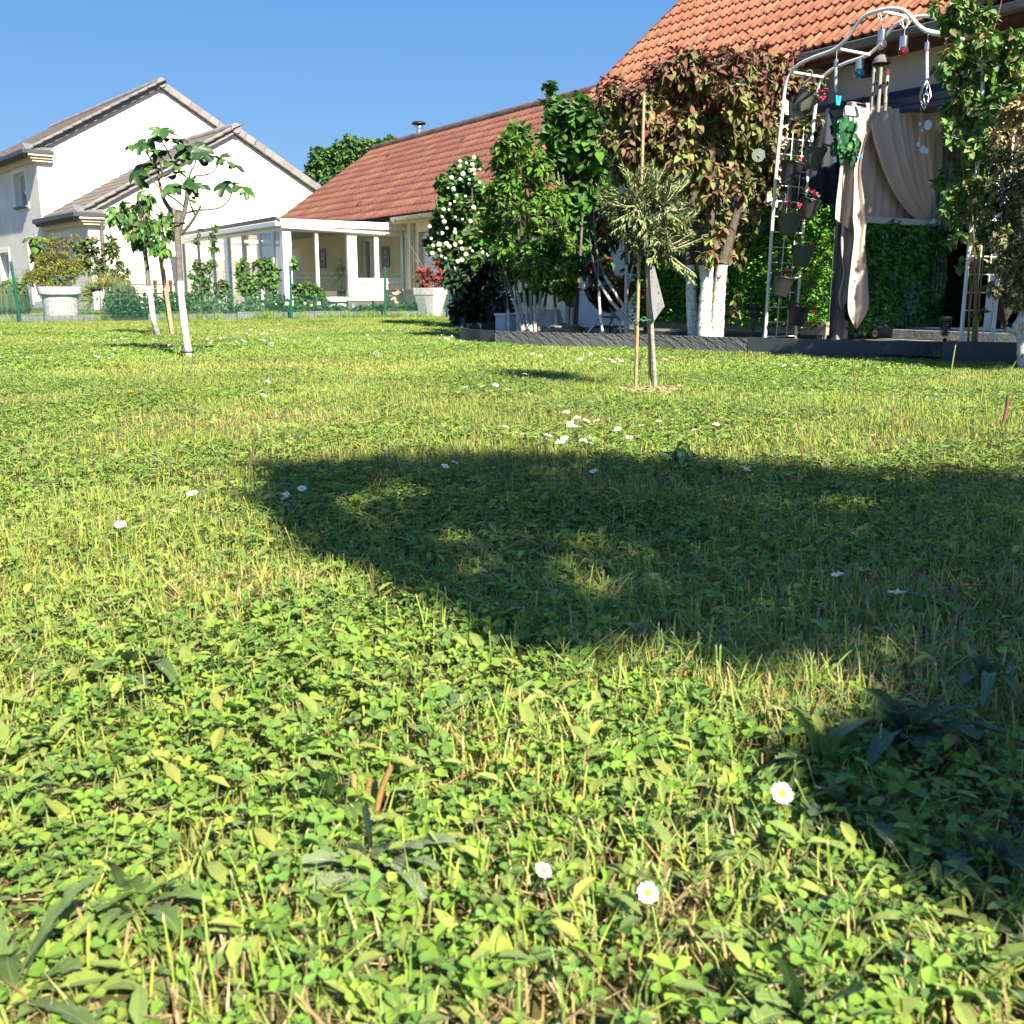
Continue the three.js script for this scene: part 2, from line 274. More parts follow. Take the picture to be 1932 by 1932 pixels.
// ================================================================ the big white house on the left (its own direction)
{
  const hy = rad(39), turn = hy - YAW, fr = frameOf(hy), X0 = 9.2, Z0 = -34, XR = 17.1, RX = 13.12, EY = 4.40, RY = 6.86, ZB = -47, wz = -30.2, wx = 9.36, WRX = 13.8, WRY = 5.12, WXR = 18.3, WEY = 2.40;
  const h = thing('white_house', 'large white rendered house with grey tiled roofs and a lower gabled wing', 'house', V(X0, 0, Z0), { turn });
  // gable wall, facade with windows, wing
  const under = (ex, ey, rx, ry, x) => ey - 0.17 + (Math.min(x, 2 * rx - x) - ex) * (ry - ey - 0.02) / (rx - ex);
  const gable = wallWith([[X0, 0], [XR, 0], [XR, under(X0 - 0.36, EY + 0.16, RX, RY + 0.14, XR)], [RX, RY - 0.05], [X0, under(X0 - 0.36, EY + 0.16, RX, RY + 0.14, X0)]], [], 0.3, 'x'); gable.translate(0, 0, Z0 - 0.3);
  put('wall', metric(gable), render_, h, 'sunlit white gable wall without windows');
  const win = [[-36.75, 3.14, -35.35, 4.16], [-41.2, 3.14, -39.8, 4.16], [-35.75, 0.2, -34.55, 2.02], [-39.5, 0.2, -38.3, 1.80], [-43, 3.14, -42, 4.16]];
  const fac = wallWith([[ZB, 0], [Z0 - 0.3, 0], [Z0 - 0.3, EY], [ZB, EY]], win, 0.3, 'z'); fac.translate(X0, 0, 0); put('wall', metric(fac), render_, h);
  put('wall', metric(box(XR - 0.3, XR, 0, EY, ZB, Z0 - 0.3)), render_, h);
  put('wall', metric(box(X0 + 0.3, XR - 0.3, 0, EY, ZB, ZB + 0.3)), render_, h);
  const wg = wallWith([[wx, 0], [WXR - 0.06, 0], [WXR - 0.06, under(wx - 0.36, WEY + 0.16, WRX, WRY + 0.14, WXR - 0.06)], [WRX, WRY - 0.05], [wx, under(wx - 0.36, WEY + 0.16, WRX, WRY + 0.14, wx)]], [], 0.3, 'x'); wg.translate(0, 0, wz - 0.3); put('wall', metric(wg), render_, h, 'sunlit gable wall of the lower wing');
  const wf = wallWith([[Z0 + 0.003, 0], [wz - 0.3, 0], [wz - 0.3, WEY], [Z0 + 0.003, WEY]], [[-33.35, 1.1, -32.0, 2.05]], 0.3, 'z'); wf.translate(wx, 0, 0); put('wall', metric(wf), render_, h);
  const band = mat([0.84, 0.82, 0.77], 0.9, { bump: T.stucco, bs: 0.002 }), glassM = M.glass, shut = mat([0.42, 0.46, 0.52], 0.6);
  for (const [a, b, c, d, X, kind] of [...win.map((w) => [...w, X0, 0]), [-33.35, 1.1, -32.0, 2.05, wx, 1]]) {
    const f = []; const t = 0.16, e = 0.018;
    f.push(box(X - e, X, b - 0.1, d + t, a - t, a), box(X - e, X, b - 0.1, d + t, c, c + t), box(X - e, X, d, d + t, a, c));
    put('window_surround', joined(f), band, h);
    const fm = [box(X + 0.16, X + 0.22, b, d, a, a + 0.06), box(X + 0.16, X + 0.22, b, d, c - 0.06, c), box(X + 0.16, X + 0.22, d - 0.06, d, a + 0.06, c - 0.06), box(X + 0.16, X + 0.22, b, b + 0.07, a + 0.06, c - 0.06), box(X + 0.16, X + 0.215, b + 0.07, d - 0.06, (a + c) / 2 - 0.03, (a + c) / 2 + 0.03)];
    const w = put('window', joined(fm), M.whitePaint, h);
    put('pane', box(X + 0.185, X + 0.19, b + 0.07, d - 0.06, a + 0.06, c - 0.06), glassM, w);
    put('shutter', metric(box(X + 0.225, X + 0.24, b + 0.5, d, a, c)), shut, w);
    if (b > 1) put('sill', metric(rbox(X - 0.09, X + 0.16, b - 0.07, b, a - 0.05, c + 0.05, 0.015)), mat([0.12, 0.12, 0.13], 0.6), w);
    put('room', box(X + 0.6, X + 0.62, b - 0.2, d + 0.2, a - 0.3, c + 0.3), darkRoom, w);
  }
  // cornices, gutters
  const cornice = mat([0.62, 0.55, 0.42], 0.9, { bump: T.stucco, bs: 0.002 }), dkGut = mat([0.055, 0.055, 0.065], 0.45);
  const corn = (x, y, za, zb, ret) => [[0.00, 0.16, 0.12], [0.10, 0.22, 0.07], [0.14, 0.29, 0.06]].flatMap(([a, e, hh], i) => { const yy = y - 0.02 + i * 0.075; return [box(x - e, x, yy, yy + hh + 0.01, za, zb + (ret ? e : 0)), box(x, x + 0.42, yy, yy + hh + 0.01, zb - 0.3, zb + e)]; });
  put('cornice', joined(corn(X0 - 0.001, EY - 0.08, ZB, Z0 + 0.002, 1)), cornice, h); put('cornice', joined(corn(wx - 0.001, WEY - 0.08, Z0, wz + 0.002, 1)), cornice, h);
  for (const [x, y, za, zb] of [[X0, EY + 0.13, ZB, Z0], [wx, WEY + 0.13, Z0 + 0.0, wz]]) {
    const gx = x - 0.36; const g = [rbox(gx - 0.09, gx + 0.05, y - 0.04, y + 0.09, za + (x === wx ? 0.0 : 0), zb + 0.30, 0.02), rbox(gx - 0.085, x + 0.44, y - 0.035, y + 0.085, zb + 0.17, zb + 0.31, 0.02)];
    put('gutter', joined(g), dkGut, h);
    const cap = sheet(1, 1, (s, t) => V(lerp(gx, x + 0.42, s), y + 0.09 + 0.20 * t * (1 - 0.25 * s), lerp(zb + 0.30, zb + 0.0, t))); put('cornice_cap', cap, M.zinc, h);
  }
  put('downpipe', joined([rod(V(wx + 0.33, WEY + 0.1, wz + 0.22), V(wx + 0.33, WEY - 0.25, wz + 0.12), 0.05, 0.05, 10), rod(V(wx + 0.33, WEY - 0.25, wz + 0.12), V(wx + 0.33, 0, wz + 0.1), 0.05, 0.05, 10)]), mat([0.16, 0.13, 0.12], 0.5, { metalness: 0.3 }), h);
  // roofs: decks, tiles, verge and ridge tiles
  for (const q of [{ ex: X0 - 0.36, ey: EY + 0.16, rx: RX, ry: RY + 0.14, za: ZB - 0.2, zb: Z0 + 0.1, single: 120, xr: XR + 0.4 }, { ex: wx - 0.36, ey: WEY + 0.16, rx: WRX, ry: WRY + 0.14, za: Z0 - 0.1, zb: wz + 0.1, single: 180, xr: WXR + 0.4 }]) {
    const pitch = Math.atan2(q.ry - q.ey, q.rx - q.ex), len = Math.hypot(q.ry - q.ey, q.rx - q.ex);
    const deck = [[q.ex, q.rx], [2 * q.rx - q.ex, q.rx]].map(([a]) => { const g = new THREE.ExtrudeGeometry(new THREE.Shape([[a, q.ey - 0.06], [q.rx, q.ry - 0.06], [q.rx, q.ry - 0.18], [a + (a < q.rx ? 0.06 : -0.06), q.ey - 0.16]].map(([x, y]) => new THREE.Vector2(x, y))), { depth: q.zb - 0.13 - q.za, bevelEnabled: false }); g.translate(0, 0, q.za); return g; });
    put('roof', joined(deck), slateTiles[1], h);
    tiling(h, { x0: q.ex - 0.03, y0: q.ey - 0.05, pitch, z0: q.za, z1: q.zb, up: len, w: 0.26, l: 0.34, rolls: 2, h: 0.035, mats: slateTiles, single: q.single, turn });
    for (const side of [-1, 1]) {
      const n = Math.ceil(len / 0.36), vt = rbox(-0.035, 0.10, -0.16, 0.045, -0.2, 0.2, 0.012); vt.rotateY(Math.PI / 2); metric(vt);
      for (let k = 0; k < n; k++) {
        const t = (k + 0.4) / n, x = q.rx + side * (q.rx - q.ex) * (1 - t), y = lerp(q.ey, q.ry, t), a = side < 0 ? pitch : -pitch;
        const m4 = new THREE.Matrix4().makeRotationZ(a + (side < 0 ? -0.03 : 0.03)).setPosition(x, y + 0.015, q.zb + 0.03);
        place('verge_tile', vt, verge[k % 3], h, m4);
      }
    }
    const ridge = new THREE.CylinderGeometry(0.14, 0.14, 0.42, 10, 1, false, -Math.PI / 2, Math.PI); ridge.rotateX(Math.PI / 2); ridge.rotateZ(Math.PI / 2); ridge.rotateZ(-Math.PI / 2);
    const rg = new THREE.CylinderGeometry(0.15, 0.15, 0.42, 10); rg.rotateX(Math.PI / 2);
    for (let k = 0; k < Math.min(30, (q.zb - q.za) / 0.4); k++) place('ridge_tile', rg, verge[k % 3], h, new THREE.Matrix4().makeTranslation(q.rx, q.ry - 0.03 + (k % 2) * 0.006, q.zb - 0.1 - k * 0.4));
  }
  put('roof_window', metric(box(10.6, 11.1, 5.42, 5.5, -35.9, -35.2)), M.zinc, h);
}

// ================================================================ the long low house with the rust-red roof
const FX = 11.5, FEX = 11.1, FEY = 2.2, FP = rad(35), FRX = 15, FRY = FEY + (FRX - FEX) * Math.tan(FP), FZ0 = -31.0, FZ1 = -10.4;
{
  const h = thing('low_house', 'long low cream house with a weathered rust red tiled roof behind the conservatory', 'house', V(FX, 0, -20));
  const wl = PX(789, 438, FX), wr = PX(836, 440, FX), wb = PX(800, 545, FX).y;
  const holes = [[wl.z, wb, wl.z + 1.5, wl.y], [-24.97, 0.15, -24.17, 1.82], [-30.2, 0.15, -28.95, 1.75]];
  const front = wallWith([[FZ0, 0], [FZ1, 0], [FZ1, FEY + 0.2], [FZ0, FEY + 0.2]], holes, 0.3, 'z'); front.translate(FX, 0, 0); put('wall', metric(front), cream, h);
  for (const z of [FZ0, FZ1 - 0.3]) { const g = wallWith([[FX + 0.3, 0], [18.5, 0], [18.5, FEY], [FRX, FRY - 0.15], [FX + 0.3, FEY + 0.2]], [], 0.3, 'x'); g.translate(0, 0, z + 0.001); put('wall', metric(g), cream, h); }
  for (const [i, [a, b, c, d]] of holes.entries()) {
    const w = put('window', joined([box(FX + 0.15, FX + 0.21, b, d, a, a + 0.06), box(FX + 0.15, FX + 0.21, b, d, c - 0.06, c), box(FX + 0.15, FX + 0.21, d - 0.06, d, a + 0.06, c - 0.06), box(FX + 0.15, FX + 0.21, b, b + 0.06, a + 0.06, c - 0.06), box(FX + 0.152, FX + 0.208, b + 0.06, d - 0.06, (a + c) / 2 - 0.04, (a + c) / 2 + 0.04)]), M.whitePaint, h);
    put('pane', box(FX + 0.178, FX + 0.184, b + 0.06, d - 0.06, a + 0.06, c - 0.06), M.glass, w);
    if (i === 0 || i === 2) { const sl = []; for (let y = i ? b + 0.02 : b; y < d - 0.03; y += 0.05) sl.push(rbox(FX + 0.10, FX + 0.12, y, y + 0.046, a + 0.01, c - 0.01, 0.006)); put('shutter', joined(sl), mat(i ? [0.50, 0.53, 0.57] : [0.70, 0.71, 0.72], 0.5), w); }
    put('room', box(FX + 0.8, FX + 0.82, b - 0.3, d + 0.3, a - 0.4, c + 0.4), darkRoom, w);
  }
  const deck = [[FEX, 1], [2 * FRX - FEX, -1]].map(([a, s]) => { const g = new THREE.ExtrudeGeometry(new THREE.Shape([[a, FEY - 0.03], [FRX, FRY - 0.03], [FRX, FRY - 0.17], [a + 0.05 * s, FEY - 0.13]].map(([x, y]) => new THREE.Vector2(x, y))), { depth: FZ1 - FZ0 + 0.1, bevelEnabled: false }); g.translate(0, 0, FZ0 - 0.05); return g; });
  put('roof', joined(deck), rust[3], h);
  tiling(h, { x0: FEX - 0.04, y0: FEY - 0.02, pitch: FP, z0: FZ0 - 0.05, z1: FZ1, up: 4.76, w: 0.24, l: 0.39, rolls: 2, h: 0.036, mats: rust, single: 300 });
  const rg = new THREE.CylinderGeometry(0.13, 0.145, 0.40, 10); rg.rotateX(Math.PI / 2); metric(rg);
  const rm = [[0.10, 0.075, 0.065], [0.075, 0.06, 0.055], [0.13, 0.085, 0.07]].map((c) => mat(c, 0.9, { map: T.tile }));
  for (let k = 0; k < 53; k++) place('ridge_tile', rg, rm[k % 3], h, new THREE.Matrix4().makeRotationX(0.02).setPosition(FRX, FRY - 0.02 + rs(0.006), FZ0 + 0.1 + k * 0.38));
  const vt = rbox(-0.05, 0.03, -0.10, 0.03, -0.21, 0.21, 0.01); vt.rotateY(Math.PI / 2); metric(vt);
  for (let k = 0; k < 13; k++) { const d = (k + 0.5) * 0.372; place('verge_tile', vt, rm[(k + 1) % 3], h, new THREE.Matrix4().makeRotationZ(FP - 0.04).setPosition(FEX + d * Math.cos(FP), FEY + d * Math.sin(FP) + 0.02, FZ0 - 0.08)); }
  // gutter with its brackets, from the conservatory on
  const gm = mat([0.50, 0.45, 0.36], 0.5, { metalness: 0.25 }), ga = V(FEX - 0.06, FEY - 0.05, FZ1), gb = V(FEX - 0.06, FEY - 0.05, -22.0), gut = put('gutter', joined(gutterRun(gb, ga, 0.095)), gm, h);
  const ring = new THREE.TorusGeometry(0.1, 0.008, 5, 14, Math.PI); ring.rotateZ(Math.PI);
  for (let z = -21.8; z < FZ1; z += 0.62) place('bracket', ring, mat([0.36, 0.33, 0.28], 0.5), gut, new THREE.Matrix4().makeTranslation(FEX - 0.06, FEY - 0.05, z));
  put('fascia', metric(box(FEX + 0.03, FX, FEY - 0.16, FEY - 0.04, FZ0, FZ1)), cream, h);
  put('downpipe', rod(V(FX - 0.08, 0, -21.9), V(FX - 0.08, FEY - 0.15, -21.9), 0.045, 0.045, 10), mat([0.62, 0.56, 0.44], 0.5), h);
  // vent tiles
  for (const [u, v] of [[1228, 700], [1120, 715], [1327, 535], [1578, 480]].map(([u, v], i) => [[848, 366], [680, 389], [735, 297], [876, 267]][i])) {
    const r = PX(u, v, 12), t = (r.y - FEY - (r.x - FEX) * Math.tan(FP)); let lo = 10.9, hi = 15; for (let i = 0; i < 30; i++) { const m = (lo + hi) / 2, q = PX(u, v, m); if (q.y > FEY + (m - FEX) * Math.tan(FP)) lo = m; else hi = m; }
    const q = PX(u, v, lo), g = new THREE.SphereGeometry(0.10, 8, 5, 0, Math.PI * 2, 0, Math.PI / 2); g.scale(1.3, 0.8, 0.9); g.rotateZ(FP); g.translate(q.x, q.y + 0.04, q.z); put('vent_tile', g, rust[3], h);
  }
  const cx = 15.25, t = PX(790, 231, cx), fl = thing('flue', 'short steel flue pipe with a flat black cap above the rust red roof ridge', 'chimney pipe', V(cx, FRY - 0.3, t.z));
  put('pipe', lathe([[0.115, FRY - 0.35], [0.115, t.y - 0.18], [0.125, t.y - 0.18], [0.125, t.y - 0.12], [0.11, t.y - 0.12]], 20).translate(cx, 0, t.z), M.steel, fl);
  put('cap', lathe([[0.0, t.y - 0.17], [0.04, t.y - 0.17], [0.04, t.y - 0.04], [0.2, t.y - 0.06], [0.215, t.y - 0.02], [0.16, t.y + 0.02], [0, t.y + 0.04]], 20).translate(cx, 0, t.z), M.black, fl);
}

// ================================================================ conservatory
{
  const X0 = 8.5, X1 = FX - 0.005, Z1 = -22.4, Z0 = -30.5, TY = 2.04, c = thing('conservatory', 'white framed glass conservatory with dark lean-to roof against the cream house', 'conservatory', V(X0, 0, Z1));
  const fr = mat([0.80, 0.80, 0.78], 0.4);
  const post = (x0, x1, z0, z1, y1 = 1.9) => put('post', metric(rbox(x0, x1, 0, y1, z0, z1, 0.012)), fr, c);
  // end face, towards the lawn
  post(X0, X0 + 0.2, Z1 - 0.18, Z1); const xs = [PZ(600, 500, Z1).x, PZ(667, 500, Z1).x, PZ(712, 500, Z1).x, PZ(764, 480, Z1).x];
  post(xs[0] - 0.035, xs[0] + 0.035, Z1 - 0.1, Z1 - 0.01); post(xs[1] - 0.13, xs[1] + 0.10, Z1 - 0.12, Z1); post(xs[2] - 0.05, xs[2] + 0.05, Z1 - 0.09, Z1 - 0.005, 1.8); post(xs[3] - 0.06, X1 - 0.02, Z1 - 0.12, Z1);
  const pane = (x0, x1, y0, y1, z) => put('pane', box(x0, x1, y0, y1, z - 0.006, z), M.glass, c);
  pane(X0 + 0.2, xs[0] - 0.035, 0.06, 1.8, Z1 - 0.05); pane(xs[0] + 0.035, xs[1] - 0.13, 0.06, 1.8, Z1 - 0.05); pane(xs[1] + 0.10, xs[2] - 0.05, 0.80, 1.76, Z1 - 0.05); pane(xs[2] + 0.05, xs[3] - 0.06, 0.80, 1.76, Z1 - 0.05);
  put('rail', joined([rbox(X0 + 0.2, xs[1] - 0.13, 1.8, 1.9, Z1 - 0.1, Z1 - 0.01, 0.01), rbox(xs[1] + 0.1, xs[3] - 0.06, 1.76, 1.89, Z1 - 0.1, Z1 - 0.006, 0.01), rbox(xs[1] + 0.1, xs[3] - 0.06, 0.66, 0.80, Z1 - 0.1, Z1 - 0.006, 0.01), rbox(X0 + 0.2, xs[1] - 0.13, 0, 0.06, Z1 - 0.1, Z1 - 0.01, 0.01)]), fr, c);
  put('panel', metric(box(xs[1] + 0.1, xs[3] - 0.06, 0.05, 0.66, Z1 - 0.08, Z1 - 0.03)), mat([0.80, 0.76, 0.62], 0.6), c);
  put('fascia', joined([rbox(X0 - 0.06, X1 - 0.35, 1.9, 2.06, Z1 - 0.02, Z1 + 0.10, 0.015)]), fr, c); put('fascia', joined([rbox(X1 - 0.33, X1 + 0.0, 1.9, 2.05, Z1 - 0.02, Z1 + 0.09, 0.015)]), fr, c);
  put('gutter_pipe', joined([rod(V(X0 - 0.05, 1.885, Z1 + 0.06), V(X1 - 0.25, 1.80, Z1 + 0.06), 0.035, 0.035, 10)]), mat([0.76, 0.73, 0.66], 0.5), c);
  // long face
  const zs = [Z0, -28.9, -27.6, -26.45, -25.2, -24.0, -23.1];
  for (const [i, z] of zs.entries()) { const big = i === 0 || i === 3; post(X0 + 0.01, X0 + (big ? 0.16 : 0.08), z - (big ? 0.16 : 0.03), z + (big ? 0.16 : 0.03)); }
  const zz = [...zs, Z1 - 0.18]; for (let i = 0; i < zz.length - 1; i++) { const a = zz[i] + (i === 0 || i === 3 ? 0.16 : 0.03), b = zz[i + 1] - (i + 1 === 3 ? 0.16 : i + 1 === 7 ? 0 : 0.03); put('pane', box(X0 + 0.05, X0 + 0.056, 0.06, 1.82, a, b), M.glass, c); }
  put('rail', joined([rbox(X0 + 0.015, X0 + 0.1, 1.82, 1.9, Z0, Z1 - 0.19, 0.01), rbox(X0 + 0.015, X0 + 0.1, 0, 0.06, Z0, Z1 - 0.19, 0.01)]), fr, c);
  put('gutter', metric(rbox(X0 - 0.14, X0 + 0.0, 1.9, 2.02, Z0 - 0.1, Z1 - 0.03, 0.02)), fr, c);
  put('end_frame', joined([rbox(X0 + 0.17, X1, 1.82, 1.9, Z0 - 0.05, Z0 + 0.05, 0.01), ...[9.4, 10.4].map((x) => rbox(x - 0.04, x + 0.04, 0, 1.82, Z0 - 0.04, Z0 + 0.04, 0.01))]), fr, c);
  // roof of dark sheets between bars
  const rf = put('roof', sheet(1, 1, (s, t) => V(lerp(X0 - 0.1, X1, s), 2.045 + 0.10 * s, lerp(Z0 - 0.1, Z1 - 0.03, t))), mat([0.07, 0.06, 0.06], 0.5), c);
  const bars = []; for (let z = Z0; z <= Z1; z += 0.62) bars.push(sheet(1, 1, (s, t) => V(lerp(X0 - 0.1, X1, s), 2.075 + 0.10 * s, z + t * 0.05)), box(X0 - 0.1, X0 - 0.06, 2.03, 2.075, z, z + 0.05)); put('roof_bar', joined(bars), mat([0.10, 0.085, 0.085], 0.5), rf);
  const lining = []; for (let z = Z0 + 0.1; z < Z1 - 0.2; z += 0.19) lining.push(box(X0 + 0.12, X1, 1.985, 2.0, z, z + 0.18)); put('ceiling_boards', joined(lining), mat([0.45, 0.43, 0.40], 0.6), c);
  put('roof_edge', metric(box(X0 - 0.13, X0 - 0.09, 2.02, 2.11, Z0 - 0.1, Z1 - 0.03)), mat([0.08, 0.07, 0.07], 0.5), rf);
  put('floor', metric(box(X0 + 0.1, X1, 0, 0.045, Z0, Z1 - 0.12)), mat([0.62, 0.58, 0.50], 0.5), c);
  // what stands inside
  const fm = M.black, pic = tex(128, (x, y) => { const d = Math.hypot(x - 0.55, y - 0.62), a = Math.atan2(y - 0.62, x - 0.55); const p = d < 0.22 + 0.04 * Math.sin(a * 5) ? 0.75 : 0.42; const k = clamp(p + 0.4 * (fbm(x * 6, y * 6, 4, 6) - 0.5)); const s = d < 0.09 ? 0.25 : 1; return [k * s, k * s, k * s * 1.06]; }, true);
  pic.repeat.set(1, 1);
  for (const [z, y0, y1, w, lab] of [[-23.58, 1.07, 1.57, 0.42, 'black framed grey flower picture seen through the right-hand pane of the conservatory'], [-27.5, 1.13, 1.66, 0.42, 'black framed picture seen beside the thin post of the conservatory']]) {
    const p = thing('picture', lab, 'picture', V(FX - 0.03, y0, z)); put('frame', joined([box(FX - 0.03, FX - 0.005, y0, y0 + 0.025, z, z + w), box(FX - 0.03, FX - 0.005, y1 - 0.025, y1, z, z + w), box(FX - 0.03, FX - 0.005, y0 + 0.025, y1 - 0.025, z, z + 0.025), box(FX - 0.03, FX - 0.005, y0 + 0.025, y1 - 0.025, z + w - 0.025, z + w)]), fm, p);
    put('print', sheet(1, 1, (s, t) => V(FX - 0.015, lerp(y0, y1, t), lerp(z + w, z, s))), mat([0.8, 0.8, 0.8], 0.7, { map: pic }), p);
  }
  const bx = PZ(640, 560, -23.4), b = thing('planter_box', 'brown box planter inside the conservatory below the palm leaves', 'planter', V(bx.x, 0.045, -23.4));
  put('box', metric(rbox(bx.x - 0.5, bx.x + 0.22, 0.05, 0.50, -23.7, -23.2, 0.02)), mat([0.20, 0.15, 0.13], 0.6, { map: T.grain }), b); put('soil', box(bx.x - 0.47, bx.x + 0.19, 0.49, 0.505, -23.67, -23.23), M.soil, b);
  const pl = thing('house_plant', 'strappy green house plant behind the conservatory glass beside the wide post', 'plant', V(bx.x + 0.1, 0.5, -23.45)), lg = leafGeo(0.42, 0.045, { curl: 0.55, fold: 0.2, widest: 0.3, n: 6 }), L = { m: [], c: [], twigs: [rod(V(bx.x + 0.1, 0.48, -23.45), V(bx.x + 0.12, 1.15, -23.45), 0.014, 0.01)] };
  for (let i = 0; i < 40; i++) { const a = rnd() * 6.28; L.m.push(basis(V(bx.x + 0.12, rr(0.75, 1.2), -23.45), V(Math.cos(a), rr(-0.2, 0.8), Math.sin(a)), V(0, 1, 0), rr(0.7, 1.1))); L.c.push(pick([[0.05, 0.12, 0.04], [0.12, 0.2, 0.05], [0.03, 0.08, 0.03]])); } leaves(pl, L, [lg], LSEMI, 40);
  const tq = PZ(607, 558, -22.9), bag = thing('turquoise_bag', 'small turquoise bag on a shelf inside the conservatory', 'bag', V(tq.x, tq.y - 0.1, -22.9)); put('bag', metric(rbox(tq.x - 0.1, tq.x + 0.08, tq.y - 0.1, tq.y + 0.1, -22.98, -22.85, 0.035)), mat([0.02, 0.42, 0.52], 0.6), bag); put('handle', tube([V(tq.x - 0.06, tq.y + 0.09, -22.9), V(tq.x - 0.01, tq.y + 0.17, -22.9), V(tq.x + 0.04, tq.y + 0.09, -22.9)], 0.008), mat([0.02, 0.36, 0.46], 0.6), bag);
  const sh = thing('shelf_table', 'low dark table inside the conservatory under the turquoise bag', 'table', V(tq.x, 0.045, -22.9)); put('top', metric(box(tq.x - 0.5, tq.x + 0.3, tq.y - 0.14, tq.y - 0.1, -23.1, -22.7)), M.wood, sh); for (const sx of [-0.46, 0.26]) put('leg', rod(V(tq.x + sx, 0.05, -22.8), V(tq.x + sx, tq.y - 0.14, -22.8), 0.02), M.wood, sh);
}

// ================================================================ the near house
const NX = 7.8, NEX = 7.4, NEY = 2.52, NP = rad(41), NZ0 = -9.95, NZC = -6.75, NZ1 = 3, NRX = 11.6, NRY = NEY + (NRX - NEX) * Math.tan(NP);
{
  const h = thing('near_house', 'cream house with a bright orange tiled roof behind the purple shrubs and trellis arch', 'house', V(NX, 0, -6));
  const dz0 = -6.45, dz1 = -3.9, front = wallWith([[NZC + 0.01, 0], [NZ1, 0], [NZ1, 2.75], [NZC + 0.01, 2.75]], [[dz0, 0.12, dz1, 1.86]], 0.3, 'z'); front.translate(NX, 0, 0); put('wall', metric(front), creamPale, h);
  put('wall', metric(box(7.1, 7.4, 0, 2.25, NZ0 + 0.1, NZC - 0.001)), creamPale, h);
  put('wall', metric(box(7.4, NX + 0.3, 0, 2.5, NZC - 0.3, NZC - 0.001)), creamPale, h);
  const gb = wallWith([[7.4, 0], [2 * NRX - NX, 0], [2 * NRX - NX, 2.7], [NRX, NRY - 0.2], [7.4, NEY - 0.2]], [], 0.3, 'x'); gb.translate(0, 0, NZ0 + 0.1); put('wall', metric(gb), creamPale, h);
  // door opening
  const d = put('sliding_door', joined([box(NX + 0.1, NX + 0.16, 0.12, 1.86, dz0, dz0 + 0.05), box(NX + 0.1, NX + 0.16, 0.12, 1.86, dz1 - 0.05, dz1), box(NX + 0.1, NX + 0.16, 1.8, 1.86, dz0 + 0.05, dz1 - 0.05), box(NX + 0.1, NX + 0.16, 0.12, 0.18, dz0 + 0.05, dz1 - 0.05), box(NX + 0.101, NX + 0.158, 0.18, 1.8, -5.06, -5.00)]), M.whitePaint, h);
  put('pane', box(NX + 0.125, NX + 0.131, 0.18, 1.8, dz0 + 0.05, dz1 - 0.05), M.glass, d);
  const sl = []; for (let z = dz0 + 0.08; z < dz1 - 0.1; z += 0.05) sl.push(box(NX + 0.2, NX + 0.206, 0.98, 1.8, z, z + 0.03)); put('blind', joined(sl), mat([0.13, 0.13, 0.14], 0.7), d);
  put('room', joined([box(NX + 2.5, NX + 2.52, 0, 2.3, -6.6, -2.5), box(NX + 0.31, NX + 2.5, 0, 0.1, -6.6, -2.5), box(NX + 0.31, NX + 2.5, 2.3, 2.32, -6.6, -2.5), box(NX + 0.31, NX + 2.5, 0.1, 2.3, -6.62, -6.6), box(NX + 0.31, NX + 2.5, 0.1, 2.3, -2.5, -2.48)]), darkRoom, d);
  // roof
  const deck = (x0, za, zb) => { const y0 = NEY + (x0 - NEX) * Math.tan(NP), g = new THREE.ExtrudeGeometry(new THREE.Shape([[x0, y0 - 0.02], [NRX, NRY - 0.02], [NRX, NRY - 0.16], [x0 + 0.06, y0 - 0.1]].map(([x, y]) => new THREE.Vector2(x, y))), { depth: zb - za, bevelEnabled: false }); g.translate(0, 0, za); return g; };
  const back = deck(NEX, NZ0, NZ1); back.rotateY(Math.PI).translate(2 * NRX, 0, NZ0 + NZ1);
  put('roof', joined([deck(6.7, NZ0, NZC), deck(NEX, NZC + 0.001, NZ1), back]), orange[1], h);
  const cx = Math.cos(NP), l = 0.237, cat = Math.round((NEX - 6.7) / cx / l) * l;
  tiling(h, { x0: NEX - cat * cx - 0.03, y0: NEY - cat * Math.sin(NP), pitch: NP, z0: NZ0, z1: NZ1, up: 5.5 + cat, w: 0.2, l, rolls: 2, h: 0.024, mats: orange, single: 300, keep: (p) => p.x > NEX - 0.06 || p.z < NZC });
  const vt = rbox(-0.03, 0.05, -0.12, 0.035, -0.135, 0.135, 0.01); vt.rotateY(Math.PI / 2); metric(vt); const edgeM = [[0.42, 0.13, 0.065], [0.34, 0.11, 0.06], [0.20, 0.10, 0.075]].map((c) => mat(c, 0.85, { map: T.tile }));
  for (let k = 0; k < 27; k++) { const s = -cat + (k + 0.4) * l; place('verge_tile', vt, edgeM[k % 3], h, new THREE.Matrix4().makeRotationZ(NP - 0.05).setPosition(NEX + s * cx, NEY + s * Math.sin(NP) + 0.03, NZ0 - 0.02)); }
  put('verge_flashing', (() => { const g = new THREE.ExtrudeGeometry(new THREE.Shape([[6.66, 1.86], [NRX, NRY - 0.06], [NRX, NRY - 0.22], [6.66, 1.71]].map(([x, y]) => new THREE.Vector2(x, y))), { depth: 0.05, bevelEnabled: false }); g.translate(0, 0, NZ0 - 0.052); return metric(g); })(), mat([0.55, 0.56, 0.56], 0.5, { metalness: 0.3 }), h);
  for (let k = 0; k < 4; k++) { const s = -cat + (k + 0.5) * l; place('verge_tile', vt, edgeM[k % 2], h, new THREE.Matrix4().makeRotationZ(NP - 0.05).setPosition(NEX + s * cx, NEY + s * Math.sin(NP) + 0.03, NZC + 0.03)); }
